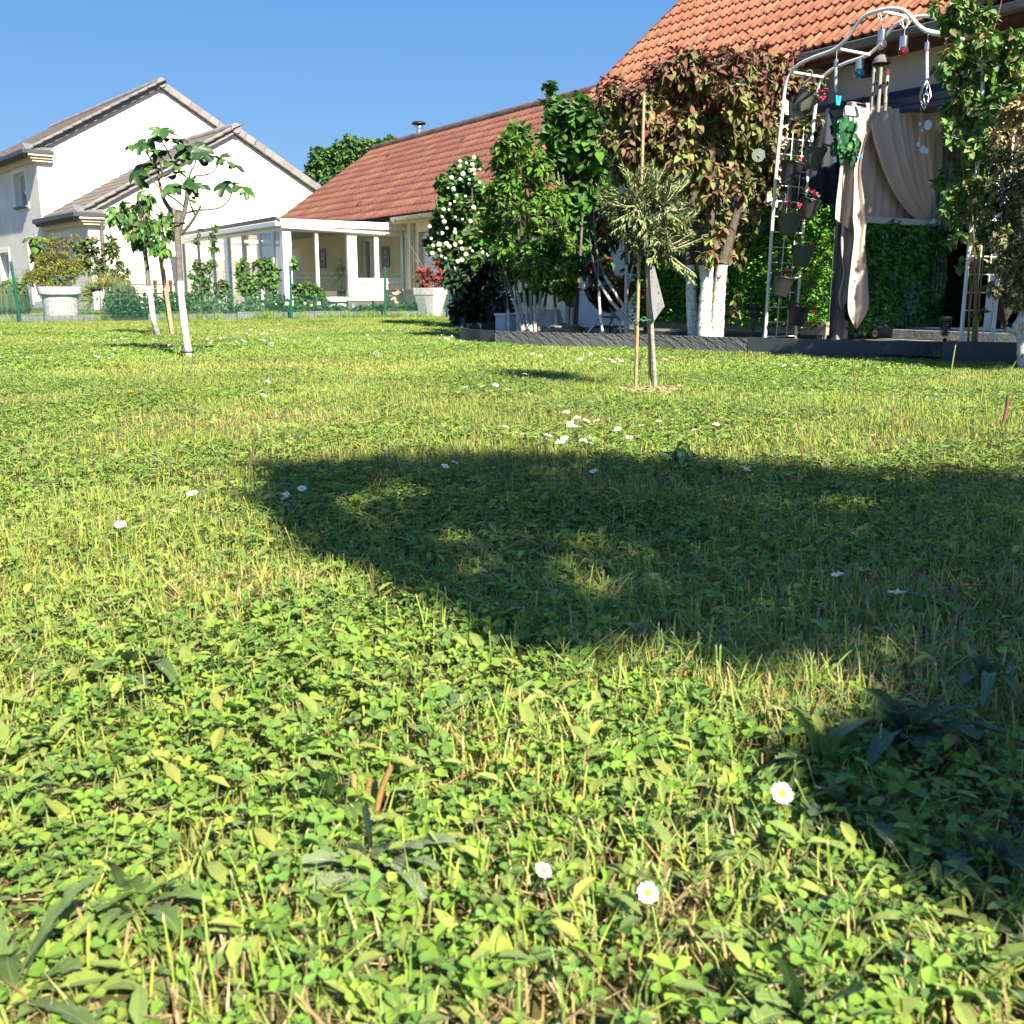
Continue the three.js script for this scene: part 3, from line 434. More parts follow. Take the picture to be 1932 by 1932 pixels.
  // gutter, fascia, downpipe
  const gy = NEY - 0.03, gut = put('gutter', joined([...gutterRun(V(NEX - 0.055, gy, NZC + 0.04), V(NEX - 0.055, gy, NZ1), 0.062), (() => { const e = new THREE.CircleGeometry(0.062, 14, Math.PI, Math.PI); e.translate(NEX - 0.055, gy, NZC + 0.041); return e; })()]), mat([0.24, 0.235, 0.24], 0.45, { metalness: 0.5, map: T.speck }), h);
  const lip = rod(V(NEX - 0.117, gy, NZC + 0.04), V(NEX - 0.117, gy, NZ1), 0.007, 0.007, 6), jn = new THREE.TorusGeometry(0.065, 0.006, 5, 12, Math.PI); jn.rotateZ(Math.PI); put('gutter_lip', lip, M.zinc, gut);
  for (let z = NZC + 0.5; z < -3.5; z += 0.85) place('bracket', jn, M.zinc, gut, new THREE.Matrix4().makeTranslation(NEX - 0.055, gy, z));
  put('fascia', metric(box(NEX + 0.02, NEX + 0.05, NEY - 0.115, NEY - 0.02, NZC + 0.02, NZ1)), mat([0.20, 0.075, 0.04], 0.7, { map: T.grain }), h);
  put('soffit', metric(box(NEX + 0.05, NX, NEY - 0.085, NEY - 0.065, NZC + 0.02, NZ1)), mat([0.20, 0.08, 0.045], 0.7, { map: T.grain }), h);
  const py = PX(1086, 470, 7.05); put('downpipe', joined([rod(V(7.04, 0, py.z - 0.08), V(7.04, 0.52, py.z - 0.08), 0.06, 0.06, 12), rod(V(7.04, 0.52, py.z - 0.08), V(7.04, 1.9, py.z - 0.08), 0.045, 0.045, 12), new THREE.TorusGeometry(0.055, 0.012, 6, 12).rotateX(Math.PI / 2).translate(7.04, 0.2, py.z - 0.08)]), mat([0.40, 0.41, 0.43], 0.5), h);
  const sw = put('side_window', joined([box(7.44, 7.79, 0.3, 1.92, NZC + 0.001, NZC + 0.03)]), mat([0.03, 0.04, 0.07], 0.08), h); put('frame', joined([box(7.415, 7.44, 0.3, 1.95, NZC + 0.001, NZC + 0.04), box(7.44, 7.79, 1.92, 1.95, NZC + 0.001, NZC + 0.04)]), mat([0.08, 0.085, 0.1], 0.5), sw);
  // wall lamp beside the awning
  const wl = PX(1638, 131, NX - 0.06), lp = thing('wall_spotlight', 'small black wall spotlight under the gutter beside the blue hanging bulb', 'wall lamp', wl); put('head', metric(rbox(wl.x - 0.06, wl.x + 0.01, wl.y - 0.07, wl.y + 0.06, wl.z - 0.05, wl.z + 0.05, 0.02)), M.black, lp); put('bracket', box(wl.x + 0.01, NX - 0.002, wl.y - 0.02, wl.y + 0.02, wl.z - 0.02, wl.z + 0.02), M.black, lp);
  // awning
  const aw = thing('awning', 'closed dark blue grey awning cassette on the cream wall above the curtain', 'awning', V(NX, 1.9, -5)), prof = [[7.79, 2.10], [7.62, 2.11], [7.51, 2.08], [7.45, 2.01], [7.46, 1.955], [7.54, 1.92], [7.79, 1.92]];
  const ag = new THREE.ExtrudeGeometry(new THREE.Shape(prof.map(([x, y]) => new THREE.Vector2(x, y))), { depth: 4.4, bevelEnabled: false }); ag.translate(0, 0, -6.70); put('cassette', metric(toCreasedNormals(ag, 0.7)), mat([0.055, 0.065, 0.105], 0.38, { metalness: 0.2 }), aw);
  put('front_bar', metric(rbox(7.42, 7.50, 1.895, 1.945, -6.66, -2.35, 0.015)), mat([0.045, 0.055, 0.09], 0.4), aw);
}
// terrace
{
  const t = structure('terrace', metric(box(6.98, NX - 0.002, 0, 0.09, -9.3, 1.5)), mat([0.36, 0.33, 0.30], 0.85, { map: T.pave })); t.userData.label = 'grey paved terrace between the green screens and the near house';
}
// ================================================================ far tree behind the roofs
{
  const t = thing('tree', 'round green tree showing behind the rust red roof, left of the flue', 'tree', PF(655, 560, 58));
  const b = [[605, 300, 22], [620, 325, 26], [590, 325, 14], [640, 290, 24], [665, 280, 24], [690, 285, 22], [715, 280, 16], [738, 272, 13], [660, 310, 30], [700, 300, 24], [690, 330, 30], [640, 340, 30]].map(([u, v, r]) => B(u, v, 58, r));
  const L = clumps(b, { twigs: 90, perTwig: 6, colors: [[0.08, 0.19, 0.028], [0.105, 0.23, 0.033], [0.065, 0.155, 0.025]], spread: 0.8, twigR: 0, inner: 0.35 });
  put('trunk', limb([PF(655, 560, 58), PF(652, 450, 58), PF(655, 320, 58)], 0.3, 0.1), M.bark, t); leaves(t, L, [leafGeo(0.26, 0.17, { n: 2 })], LM, 0);
}
// ================================================================ wire fence
{
  const Z = -17.7, f = thing('garden_fence', 'low green wire mesh fence on green posts along the far end of the lawn', 'fence', V(5, 0, Z));
  const px = [38, 318, 550, 727, 850].map((u) => PZ(u, 604, Z).x), xs = [-3.2, ...px];
  for (const [i, x] of xs.entries()) { const l = i < 3 ? -0.05 : 0.02; const p = put('post', joined([rod(V(x, 0, Z), V(x + l, 0.94, Z), 0.026, 0.022, 6), rod(V(x, 0, Z + 0.02), V(x + l, 0.9, Z + 0.02), 0.009, 0.009, 4)]), M.fenceGreen, f); }
  const w = [], xe = px[4]; for (let x = xs[0]; x <= xe; x += 0.095) w.push(rod(V(x, 0.02, Z), V(x + rs(0.006), 0.83, Z), 0.0021, 0.0021, 3));
  for (let y = 0.06; y < 0.85; y += 0.095) { const n = 60, g = []; for (let i = 0; i <= n; i++) g.push(V(lerp(xs[0], xe, i / n), y + 0.006 * Math.sin(i * 1.9 + y * 9) - (y > 0.8 ? 0.012 * Math.abs(Math.sin(i * 0.5)) : 0), Z + 0.003 * Math.sin(i))); w.push(tube(g, 0.0022, 3, n)); }
  const wm = put('wire_mesh', joined(w), mat([0.05, 0.14, 0.10], 0.5), f); wm.userData.kind = 'stuff';
  const n = []; for (let x = xs[0]; x <= xe; x += 0.016) n.push(rod(V(x, 0.03, Z + 0.012), V(x, 0.43, Z + 0.012), 0.0011, 0.0011, 3)); for (let y = 0.03; y <= 0.43; y += 0.016) n.push(rod(V(xs[0], y, Z + 0.012), V(xe, y, Z + 0.012), 0.0011, 0.0011, 3));
  const nm = put('fine_net', joined(n), mat([0.01, 0.13, 0.09], 0.6), f, 'fine green netting along the foot of the fence'); nm.userData.kind = 'stuff';
  const e = thing('bed_edging', 'row of low pale grey concrete edging slabs at the foot of the wire fence', 'edging', V(3, 0, Z - 0.2)); let x = -3.5;
  while (x < xe) { const l = rr(0.5, 0.95); if (!(x > 3.5 && x < 3.9)) put('slab', metric(rbox(x, x + l - 0.012, 0, rr(0.11, 0.15), Z - 0.24 + rs(0.02), Z - 0.17 + rs(0.02), 0.008)), M.concrete, e); x += l; }
  structure('flower_bed', metric(box(-3.4, xe + 0.2, 0, 0.06, Z - 1.9, Z - 0.25)), M.soil);
  // the bed's low plants
  const L = { m: [], c: [], twigs: [] }; for (let i = 0; i < 9000; i++) { const x = lerp(3.9, xe, rnd()), dens = fbm(x * 1.6, 3, 3); if (rnd() > dens * 1.5) continue; const z = Z - 0.25 - rnd() * rnd() * 1.6, hh = 0.08 + rnd() * 0.30 * (0.4 + dens) * (x > 6.9 ? 0.36 : 1.15); L.m.push(basis(V(x, hh, z), rdir().add(V(0, 0.35, 0.2)), V(rs(0.8), 1, rs(0.8)), rr(0.6, 1.5))); const c = pick([[0.06, 0.15, 0.03], [0.08, 0.19, 0.035], [0.045, 0.11, 0.03], [0.11, 0.2, 0.05]]); L.c.push(c); }
  const im = many('ground_cover', leafGeo(0.075, 0.045, { n: 2 }), LM, null, L.m, L.c); im.userData.label = 'low leafy ground cover plants in the bed behind the wire fence'; im.userData.category = 'plants';
}
const stemTo = (pts, r0, r1, knob = 0.08) => limb(pts, r0, r1, 7, Math.max(6, pts.length * 4), knob);
function shrub(name, label, cat, base, blobs, o) {
  const t = thing(name, label, cat, base, { group: o.group }); const L = clumps(blobs, o);
  if (o.stems) { const st = []; for (const [a, ...r] of o.stems) st.push(stemTo([a, ...r], o.stemR ?? 0.012, (o.stemR ?? 0.012) * 0.45)); put('stems', joined(st), o.stemMat ?? M.bark, t); }
  leaves(t, L, o.geos, o.m ?? LM, o.single ?? 60, o.leafName ?? 'leaf', o.twigMat ?? M.twig); return t;
}
// ================================================================ pots and plants behind the fence
{
  const c = G(117, 612); c.z = -18.35; const s = 18.35 / 17.0, base = PZ(118, 611, -18.35); base.y = 0; const k = fwd(base) / F0, R = 36 * k, hh = 0.56;
  const p = thing('round_planter', 'large round off-white planter with a thick rim behind the wire fence', 'planter', base);
  put('pot', lathe([[R * 0.74, 0], [R * 0.78, 0.02], [R * 0.88, hh * 0.72], [R * 0.9, hh * 0.76], [R * 1.0, hh * 0.77], [R * 1.03, hh * 0.82], [R * 1.03, hh * 0.97], [R, hh], [R * 0.92, hh], [R * 0.9, hh * 0.9]], 36).translate(base.x, 0, base.z), M.potWhite, p);
  put('soil', new THREE.CircleGeometry(R * 0.91, 24).rotateX(-Math.PI / 2).translate(base.x, hh * 0.93, base.z), M.soil, p);
  const F = fwd(base), mk = (l) => l.map(([u, v, r, n]) => B(u, v, F, r, { n: n ?? 60 }));
  shrub('conifer_bush', 'scruffy yellow green conifer bush growing in the round white planter', 'bush', V(base.x, hh, base.z), mk([[75, 520, 26], [105, 525, 30], [130, 520, 22], [90, 500, 26], [120, 498, 24], [60, 528, 18], [145, 505, 16], [108, 475, 24, 26], [100, 460, 18, 14], [128, 470, 14, 12], [142, 455, 9, 9], [90, 462, 12, 10]]), { perTwig: 12, colors: [[0.24, 0.32, 0.025], [0.33, 0.38, 0.03], [0.15, 0.25, 0.03], [0.30, 0.22, 0.08], [0.48, 0.45, 0.03]], geos: [leafGeo(0.06, 0.014, { n: 2 }), leafGeo(0.05, 0.016, { n: 2 })], single: 40, leafName: 'sprig', spread: 0.6, droop: 0, up: 0.3, stems: [[V(base.x, hh - 0.1, base.z), PF(112, 480, F), PF(111, 445, F)]], twigR: 0.003 });
  const leafMid = leafGeo(0.15, 0.085, { curl: 0.3 }), leafSm = leafGeo(0.09, 0.05, {}), greens = [[0.10, 0.20, 0.03], [0.14, 0.25, 0.035], [0.07, 0.15, 0.03]];
  shrub('climbing_plant', 'tall leaning leafy shoot left of the round planter against the shaded house wall', 'plant', PF(70, 606, 19.6), [[64, 448, 9], [66, 462, 10], [70, 480, 12], [78, 495, 13], [88, 515, 14], [72, 505, 9], [95, 535, 14]].map(([u, v, r]) => B(u, v, 19.6, r, { n: 8 })), { perTwig: 4, colors: greens, geos: [leafMid], single: 60, spread: 0.6, droop: 0.9, stems: [[PF(92, 606, 19.6), PF(95, 540, 19.6), PF(72, 490, 19.6), PF(63, 440, 19.6)]] });
  shrub('climbing_plant', 'leafy green plant at the left edge of the picture behind the fence post', 'plant', PF(10, 606, 19.4), [[4, 545, 18], [20, 535, 14], [28, 550, 14], [8, 560, 16], [34, 540, 8]].map(([u, v, r]) => B(u, v, 19.4, r, { n: 10 })), { perTwig: 5, colors: greens, geos: [leafMid], single: 60, spread: 0.6, droop: 0.8, stems: [[PF(10, 606, 19.4), PF(14, 540, 19.4)]] });
  shrub('pink_shrub', 'bushy green shrub with a pink blossom at its top between planter and cherry tree', 'shrub', PF(190, 606, 21.5), [[158, 480, 14], [150, 465, 9], [175, 460, 16], [172, 485, 18], [185, 500, 18], [160, 505, 14], [190, 520, 18], [210, 470, 14, 22], [205, 455, 10, 12], [215, 490, 16], [230, 515, 15], [222, 535, 16], [205, 520, 14], [228, 545, 14], [195, 545, 14]].map(([u, v, r, n]) => B(u, v, 21.5, r, { n: n ?? 16 })), { perTwig: 7, colors: [[0.09, 0.17, 0.03], [0.12, 0.21, 0.03], [0.16, 0.12, 0.06], [0.07, 0.14, 0.025]], geos: [leafSm, leafGeo(0.11, 0.05, {})], single: 80, spread: 0.8, stems: [[PF(190, 606, 21.5), PF(188, 540, 21.5), PF(175, 455, 21.5)], [PF(195, 606, 21.5), PF(212, 530, 21.5), PF(210, 455, 21.5)]] });
  const sp = PF(180, 452, 21.3), bl = thing('blossom', 'small pale pink blossom cluster at the top of the bushy green shrub', 'flower', sp); for (let i = 0; i < 14; i++) put('petal', leafGeo(0.06, 0.05, { n: 2 }).applyMatrix4(basis(sp.clone().addScaledVector(rdir(), 0.06), rdir(), rdir())), mat([0.65, 0.38, 0.42], 0.8), bl);
  // fan palm
  const fp = PF(205, 590, 20.6), fan = thing('fan_palm', 'small fan palm with stiff yellowish green fronds low behind the fence', 'palm', fp), L = { m: [], c: [], twigs: [] };
  for (let k = 0; k < 9; k++) { const a = -1.7 + k * 0.42, c0 = fp.clone().add(V(Math.sin(a) * 0.26, 0.28 + 0.2 * Math.cos(a), 0.12 * rs(1))); L.twigs.push(rod(fp, c0, 0.008, 0.006, 4)); for (let i = -5; i <= 5; i++) { L.m.push(basis(c0, V(Math.sin(a + i * 0.17), Math.cos(a + i * 0.17), 0.25 + rs(0.15)), V(0, 0.2, 1), rr(0.8, 1.1))); L.c.push(pick([[0.17, 0.20, 0.05], [0.22, 0.23, 0.07], [0.11, 0.16, 0.04]])); } }
  leaves(fan, L, [leafGeo(0.34, 0.028, { n: 3, curl: 0.1, fold: 0.5 })], LM, 60);
  // ornamental grasses
  for (const [u, w, hh, lab] of [[232, 0.42, 0.62, 'clump of blue green ornamental grass in the bed right of the round planter'], [18, 0.5, 0.6, 'clump of blue green ornamental grass at the left edge behind the fence']]) {
    const b = PF(u, 604, 19.3); b.y = 0.05; const g = thing('ornamental_grass', lab, 'grass clump', b), q = { m: [], c: [], twigs: [] };
    for (let i = 0; i < 420; i++) { const a = rnd() * 6.28, r = Math.sqrt(rnd()) * w * 0.75; q.m.push(basis(b.clone().add(V(Math.cos(a) * r, 0, Math.sin(a) * r * 0.5)), V(Math.cos(a) * 0.28 * r / w + rs(0.12), 1, Math.sin(a) * 0.3 + rs(0.12)), V(Math.cos(a), 0.3, Math.sin(a)), rr(0.6, 1.05) * hh / 0.6)); q.c.push(pick([[0.09, 0.17, 0.09], [0.12, 0.20, 0.11], [0.07, 0.13, 0.06], [0.15, 0.2, 0.08]])); }
    leaves(g, q, [leafGeo(0.6, 0.024, { n: 4, curl: 0.25, fold: 0.4, widest: 0.3 })], LM, 80, 'blade');
  }
  // climbers and shrubs before the conservatory
  const Fv = 20.3; shrub('climbing_plant', 'tall thin climbing plant in front of the left side of the conservatory', 'plant', PF(390, 606, Fv), [[378, 505, 14, 22], [370, 520, 14, 20], [388, 520, 15, 22], [400, 500, 9, 14], [404, 470, 8, 10], [402, 448, 8, 9], [406, 432, 5, 6], [372, 450, 9, 4], [376, 436, 5, 3], [395, 535, 16], [375, 545, 16], [410, 550, 16], [362, 560, 12], [420, 540, 12], [390, 562, 18], [430, 560, 12]].map(([u, v, r, n]) => B(u, v, Fv, r, { n: n ?? 20 })), { perTwig: 6, colors: [[0.05, 0.13, 0.03], [0.08, 0.18, 0.035], [0.12, 0.22, 0.04]], geos: [leafGeo(0.085, 0.04, {}), leafGeo(0.07, 0.045, {})], single: 90, spread: 0.8, droop: 0.4, stems: [[PF(392, 606, Fv), PF(395, 520, Fv), PF(405, 425, Fv)], [PF(382, 606, Fv), PF(374, 500, Fv), PF(376, 430, Fv)]] });
  shrub('leafy_shrub', 'bright green broad-leaved shrub before the corner post of the conservatory', 'shrub', PF(495, 606, Fv), [[455, 500, 9], [470, 530, 12], [460, 545, 12], [490, 505, 14], [505, 500, 12], [515, 515, 12], [500, 525, 14], [485, 540, 14], [515, 540, 11], [478, 555, 14], [455, 520, 8], [552, 498, 7, 5]].map(([u, v, r, n]) => B(u, v, Fv, r, { n: n ?? 16 })), { perTwig: 6, colors: [[0.11, 0.23, 0.03], [0.15, 0.28, 0.035], [0.07, 0.16, 0.03]], geos: [leafGeo(0.11, 0.065, {}), leafGeo(0.09, 0.05, {})], single: 90, spread: 0.8, stems: [[PF(500, 606, Fv), PF(505, 560, Fv), PF(495, 500, Fv)], [PF(496, 606, Fv), PF(515, 560, Fv), PF(505, 520, Fv)], [PF(485, 606, Fv), PF(470, 560, Fv), PF(462, 520, Fv)]] });
  shrub('leafy_shrub', 'low wide green shrub growing right of the green fence post by the conservatory corner', 'shrub', PF(572, 606, Fv), [[560, 545, 10], [575, 543, 11], [590, 548, 11], [600, 555, 9], [565, 560, 9], [608, 560, 6], [585, 560, 9]].map(([u, v, r]) => B(u, v, Fv, r, { n: 14 })), { perTwig: 6, colors: [[0.11, 0.23, 0.03], [0.15, 0.28, 0.035], [0.09, 0.16, 0.03]], geos: [leafGeo(0.10, 0.055, {})], single: 60, spread: 0.8, stems: [[PF(545, 606, Fv), PF(560, 575, Fv), PF(585, 552, Fv)]] });
  // a few pale flower heads on thin stalks in the bed
  for (let i = 0; i < 7; i++) { const u = [485, 495, 517, 640, 575, 588, 497][i], v = [562, 585, 570, 578, 573, 577, 553][i], p = PF(u, v, 19.9), t = thing('seed_head', 'pale round flower head on a thin stalk in the bed behind the fence', 'flower', V(p.x, 0.05, p.z), { group: 'pale flower heads in the bed behind the fence' }); put('stalk', rod(V(p.x, 0.05, p.z), p, 0.004), M.twigGreen, t); put('head', new THREE.IcosahedronGeometry(0.03, 1).translate(p.x, p.y, p.z), mat([0.6, 0.6, 0.52], 0.9), t); }
  // rusty bed railing
  const ra = thing('rusty_railing', 'low rusty metal bed railing with ball tops behind the cherry tree', 'railing', PF(285, 600, 22)); const rm = mat([0.12, 0.055, 0.035], 0.85, { map: T.speck });
  for (const u of [248, 297, 326]) { const a = PF(u, 598, 22), b = V(a.x, PF(u, 535, 22).y, a.z); put('post', joined([rod(V(a.x, 0, a.z), b, 0.035, 0.035, 8), new THREE.SphereGeometry(0.05, 10, 8).translate(b.x, b.y + 0.03, b.z)]), rm, ra); }
  { const a = PF(248, 537, 22), b = PF(345, 537, 22); put('rail', joined([rod(a, b, 0.012), rod(a.clone().add(V(0, -0.18, 0)), b.clone().add(V(0, -0.18, 0)), 0.012), ...[...Array(4)].map((_, i) => { const q = a.clone().lerp(b, i / 16); return new THREE.TorusGeometry(0.05, 0.007, 4, 10).translate(q.x, q.y - 0.09, q.z); })]), rm, ra); }
  // white tub with lid
  const tb = PF(637, 603, 20.6); tb.y = 0.05; const kk = 20.6 / F0, tub = thing('white_tub', 'white plastic tub with an overhanging lid in front of the conservatory', 'tub', tb); put('body', lathe([[15 * kk, 0], [19 * kk, 0.26], [0, 0.26]], 24).translate(tb.x, tb.y, tb.z), M.whitePaint, tub); put('lid', lathe([[0, 0.34], [20 * kk, 0.335], [22.5 * kk, 0.30], [22.5 * kk, 0.245], [20 * kk, 0.245]], 24).translate(tb.x, tb.y, tb.z), mat([0.68, 0.69, 0.68], 0.5), tub);
  // square planter and red shrub
  const sb = PF(813, 603, 20.2); sb.y = 0.02; const q = 20.2 / F0, sq = thing('square_planter', 'tall tapering pale grey square planter at the right end of the wire fence', 'planter', sb);
  const taper = (w0, w1, y0, y1) => { const g = new THREE.CylinderGeometry(w1 * Math.SQRT1_2, w0 * Math.SQRT1_2, y1 - y0, 4, 1); g.rotateY(Math.PI / 4 + 0.45); g.translate(sb.x, (y0 + y1) / 2, sb.z); return g.toNonIndexed(); }; const sharp = (g) => { g.computeVertexNormals(); return metric(g); };
  const th = PF(813, 543, 20.2).y; put('body', sharp(taper(29 * q, 42 * q, 0.02, th - 0.13)), mat([0.62, 0.62, 0.61], 0.6, { map: T.speck }), sq); put('rim', sharp(taper(43.5 * q, 46 * q, th - 0.13, th)), mat([0.64, 0.63, 0.60], 0.6, { map: T.speck }), sq); put('soil', new THREE.CircleGeometry(22 * q, 16).rotateX(-Math.PI / 2).translate(sb.x, th + 0.004, sb.z), M.soil, sq);
  shrub('red_shrub', 'sparse shrub with bright red young leaves in the square planter', 'shrub', V(sb.x, th, sb.z), [[800, 530, 12], [815, 532, 12], [830, 528, 10], [795, 522, 9], [825, 505, 8], [808, 518, 9]].map(([u, v, r]) => B(u, v, 20.2, r, { n: 11 })), { perTwig: 5, colors: [[0.42, 0.035, 0.025], [0.30, 0.025, 0.025], [0.16, 0.05, 0.03], [0.5, 0.07, 0.04], [0.08, 0.07, 0.03]], geos: [leafGeo(0.11, 0.042, {})], single: 80, spread: 0.6, up: 0.5, droop: 0, twigR: 0.003, stems: [[V(sb.x, th - 0.1, sb.z), PF(800, 510, 20.2), PF(770, 455, 20.2), PF(764, 442, 20.2)], [V(sb.x, th - 0.1, sb.z), PF(822, 500, 20.2), PF(832, 470, 20.2)], [V(sb.x, th - 0.1, sb.z), PF(790, 500, 20.2), PF(776, 480, 20.2)]], stemR: 0.010, stemMat: M.barkGrey });
  // boards leaning behind the fence
  const letters = tex(128, (x, y) => { const col = Math.abs(x - 0.12) < 0.035 || Math.abs(x - 0.52) < 0.035, seg = vnoise(y * 26, x * 22) > 0.45 && y > 0.15 && y < 0.85, k = 0.10 + 0.05 * fbm(x * 8, y * 8, 3); return grey(col && seg ? 0.42 : k); }, false);
  const b0 = PF(696, 586, 20.0), bd = thing('dark_board', 'dark grey board with faded pale lettering leaning under the conservatory window', 'board', V(b0.x, 0.05, b0.z)), bw = 39 * 20 / F0; put('board', metric(rbox(b0.x - bw, b0.x + bw, 0.05, PF(696, 567, 20).y, b0.z - 0.1, b0.z - 0.06, 0.006)), mat([0.11, 0.115, 0.12], 0.6, { map: T.speck }), bd);
  put('lettering', sheet(1, 1, (s, t) => V(lerp(b0.x - bw * 0.96, b0.x + bw * 0.96, s), lerp(0.08, PF(696, 567, 20).y - 0.03, t), b0.z - 0.058)), mat([1, 1, 1], 0.6, { map: letters }), bd);
  const b1 = PF(757, 578, 20.9), tp = thing('black_sheet', 'black sheet with pale pinkish patches behind the square planter', 'sheet', V(b1.x, 0.05, b1.z)); const blot = tex(128, (x, y) => { const on = Math.abs(x - 0.35 - 0.1 * Math.sin(y * 7)) < 0.10 * fbm(x * 9, y * 9, 4) * 2.2 && fbm(x * 12 + 4, y * 12, 4) > 0.47; return on ? [0.42, 0.32, 0.27] : grey(0.018 + 0.012 * fbm(x * 10, y * 10, 3)); }, false);
  const bk = 20.9 / F0; put('sheet', sheet(6, 6, (s, t) => V(lerp(b1.x - 32 * bk, b1.x + 40 * bk, s), lerp(0.03, PF(757, 546, 20.9).y, t), b1.z + 0.02 * Math.sin(s * 9 + t * 4))), mat([1, 1, 1], 0.75, { map: blot }), tp);
  const br = put('backing', metric(box(b1.x - 31 * bk, b1.x + 39 * bk, 0, PF(757, 547, 20.9).y, b1.z - 0.09, b1.z - 0.04)), M.blackMatte, tp);
}
// ================================================================ young trees on the lawn, left
{
  // fig
  const F = 7.44, base = G(357, 677), P = (u, v, d = 0) => PF(u, v, F + d);
  const t = thing('fig_tree', 'young fig tree with big lobed leaves and a white-painted trunk on the lawn', 'tree', base);
  const tr = limb([base, P(349, 620), P(342, 560), P(340, 530)], 0.029, 0.023, 10, 26, 0.03); put('trunk', tr, M.lime, t, 'white-painted lower trunk');
  put('trunk', limb([P(340, 531), P(337, 480), P(335, 440), P(337, 415), P(338, 400)], 0.0225, 0.022, 10, 22, 0.06), M.barkGrey, t, 'bare grey upper trunk');
  const z = (x, y) => [(400 + x * 0.2588) * 0.5565, (400 + y * 0.2588) * 0.5565];   // points read off an enlargement
  const br = (pts, r0, r1, d) => put('branch', limb(pts.map(([x, y], i) => P(...z(x, y), d * i / pts.length)), r0 * 0.8, r1 * 0.75, 7, pts.length * 5, 0.05), M.barkGrey, t);
  br([[775, 1420], [760, 1280], [690, 1200], [620, 1100], [570, 960], [540, 820], [525, 760]], 0.026, 0.012, 0.1); br([[540, 800], [520, 680], [450, 570], [390, 480], [320, 385]], 0.011, 0.006, 0.14); br([[540, 790], [578, 720], [560, 620], [545, 520]], 0.011, 0.006, -0.1);
  br([[560, 780], [650, 750], [720, 690], [745, 640]], 0.007, 0.004, 0.1); br([[800, 1500], [830, 1400], [870, 1250], [905, 1080], [905, 960], [880, 880]], 0.021, 0.011, -0.05); br([[810, 1420], [850, 1280], [880, 1120], [905, 940], [930, 800]], 0.015, 0.009, 0.16);
  br([[925, 800], [960, 690], [1010, 600], [1025, 470]], 0.008, 0.005, -0.15); br([[945, 810], [1020, 760], [1150, 745], [1250, 700], [1320, 590]], 0.008, 0.005, 0.05); br([[930, 805], [830, 720], [750, 640], [690, 520], [620, 380], [555, 270]], 0.009, 0.006, 0.1);
  br([[880, 930], [830, 810], [780, 740]], 0.007, 0.004, -0.1); br([[890, 1245], [1040, 1210], [1200, 1200], [1330, 1175], [1440, 1090], [1500, 960]], 0.010, 0.005, -0.1); br([[815, 1525], [920, 1420], [1010, 1290], [1085, 1150]], 0.017, 0.010, -0.12); br([[1015, 1285], [960, 1160], [925, 1040]], 0.008, 0.006, -0.1); br([[860, 1150], [740, 1060], [620, 980], [500, 870], [370, 720]], 0.010, 0.006, -0.16);
  const lg = [lobedLeaf(0.122, 5, { depth: 0.42, droop: 0.5, round: 5 }), lobedLeaf(0.122, 5, { depth: 0.5, droop: 0.3, round: 4 }), lobedLeaf(0.12, 3, { depth: 0.38, droop: 0.6, round: 4 })], cs = [[0.026, 0.078, 0.013], [0.036, 0.105, 0.016], [0.055, 0.14, 0.02], [0.022, 0.064, 0.013]].map((c) => mat(c, 0.5, { map: T.speck }));
  const lf = [[300, 330, -1, -0.5, 1], [350, 340, 0.3, -1, 0.8], [230, 340, -1, 0.1, 1], [460, 250, -0.6, -0.6, 1.25], [560, 190, 0.2, 0.5, 1.1], [620, 180, 1, 0.2, 1], [540, 170, -0.8, 0.6, 0.8], [690, 270, -1, 0, 0.8], [800, 270, 1, 0, 0.8], [760, 300, 0.2, 0.4, 0.6], [500, 420, -0.9, 0.2, 0.9], [570, 430, 0.5, 0.4, 0.8], [520, 480, -0.3, -0.7, 0.8], [640, 570, -0.8, 0.2, 1], [720, 590, 0.6, -0.3, 0.8], [1020, 400, 0.3, -0.5, 1.45], [900, 380, -1, 0.2, 1.1], [840, 350, -0.9, 0.4, 0.8], [860, 450, -1, -0.5, 0.9], [1090, 460, 0.9, -0.7, 1.1], [1230, 490, -0.9, 0.2, 1], [1330, 520, 0.5, 0.3, 0.9], [1420, 560, 1, -0.5, 1.2], [1540, 610, 0.9, -0.5, 0.8], [250, 690, -0.6, -0.6, 1.2], [330, 640, 0.5, 0.5, 1], [420, 640, 0.9, 0.1, 0.9], [280, 770, -0.3, -1, 1.1], [780, 700, 0.7, 0.1, 0.8], [700, 750, -1, -0.3, 0.8], [700, 900, -1, 0.1, 1], [780, 900, 0.2, -0.5, 0.9], [900, 850, 0.1, 0.3, 0.9], [960, 890, 0.4, -0.8, 0.9], [660, 980, -1, -0.4, 0.8], [1100, 870, 1, -0.3, 0.8], [1010, 880, 0.8, -0.1, 0.7], [970, 1040, 0.6, 0.3, 0.7], [1000, 1080, 0.8, -0.5, 0.6], [1400, 880, -1, -0.2, 1.1], [1480, 860, 0.3, 0.2, 0.7], [1600, 890, 1, -0.3, 1.1], [1680, 950, 1, -0.6, 0.8]];
  const R = V(Math.cos(YAW), 0, Math.sin(YAW)), toCam = V(-Math.sin(YAW), 0, Math.cos(YAW));
  lf.forEach(([x, y, dx, dy, s], i) => { const p = P(...z(x, y), rs(0.1)), f = R.clone().multiplyScalar(dx).add(V(0, dy * 0.7, 0)).addScaledVector(toCam, rs(0.5)); place('leaf', lg[i % 3], cs[i % 4], t, basis(p.addScaledVector(f.clone().normalize(), -0.035 * s), f, V(0, 1, 0).addScaledVector(toCam, i % 3 === 0 ? 1.0 : 0.25), s)); });
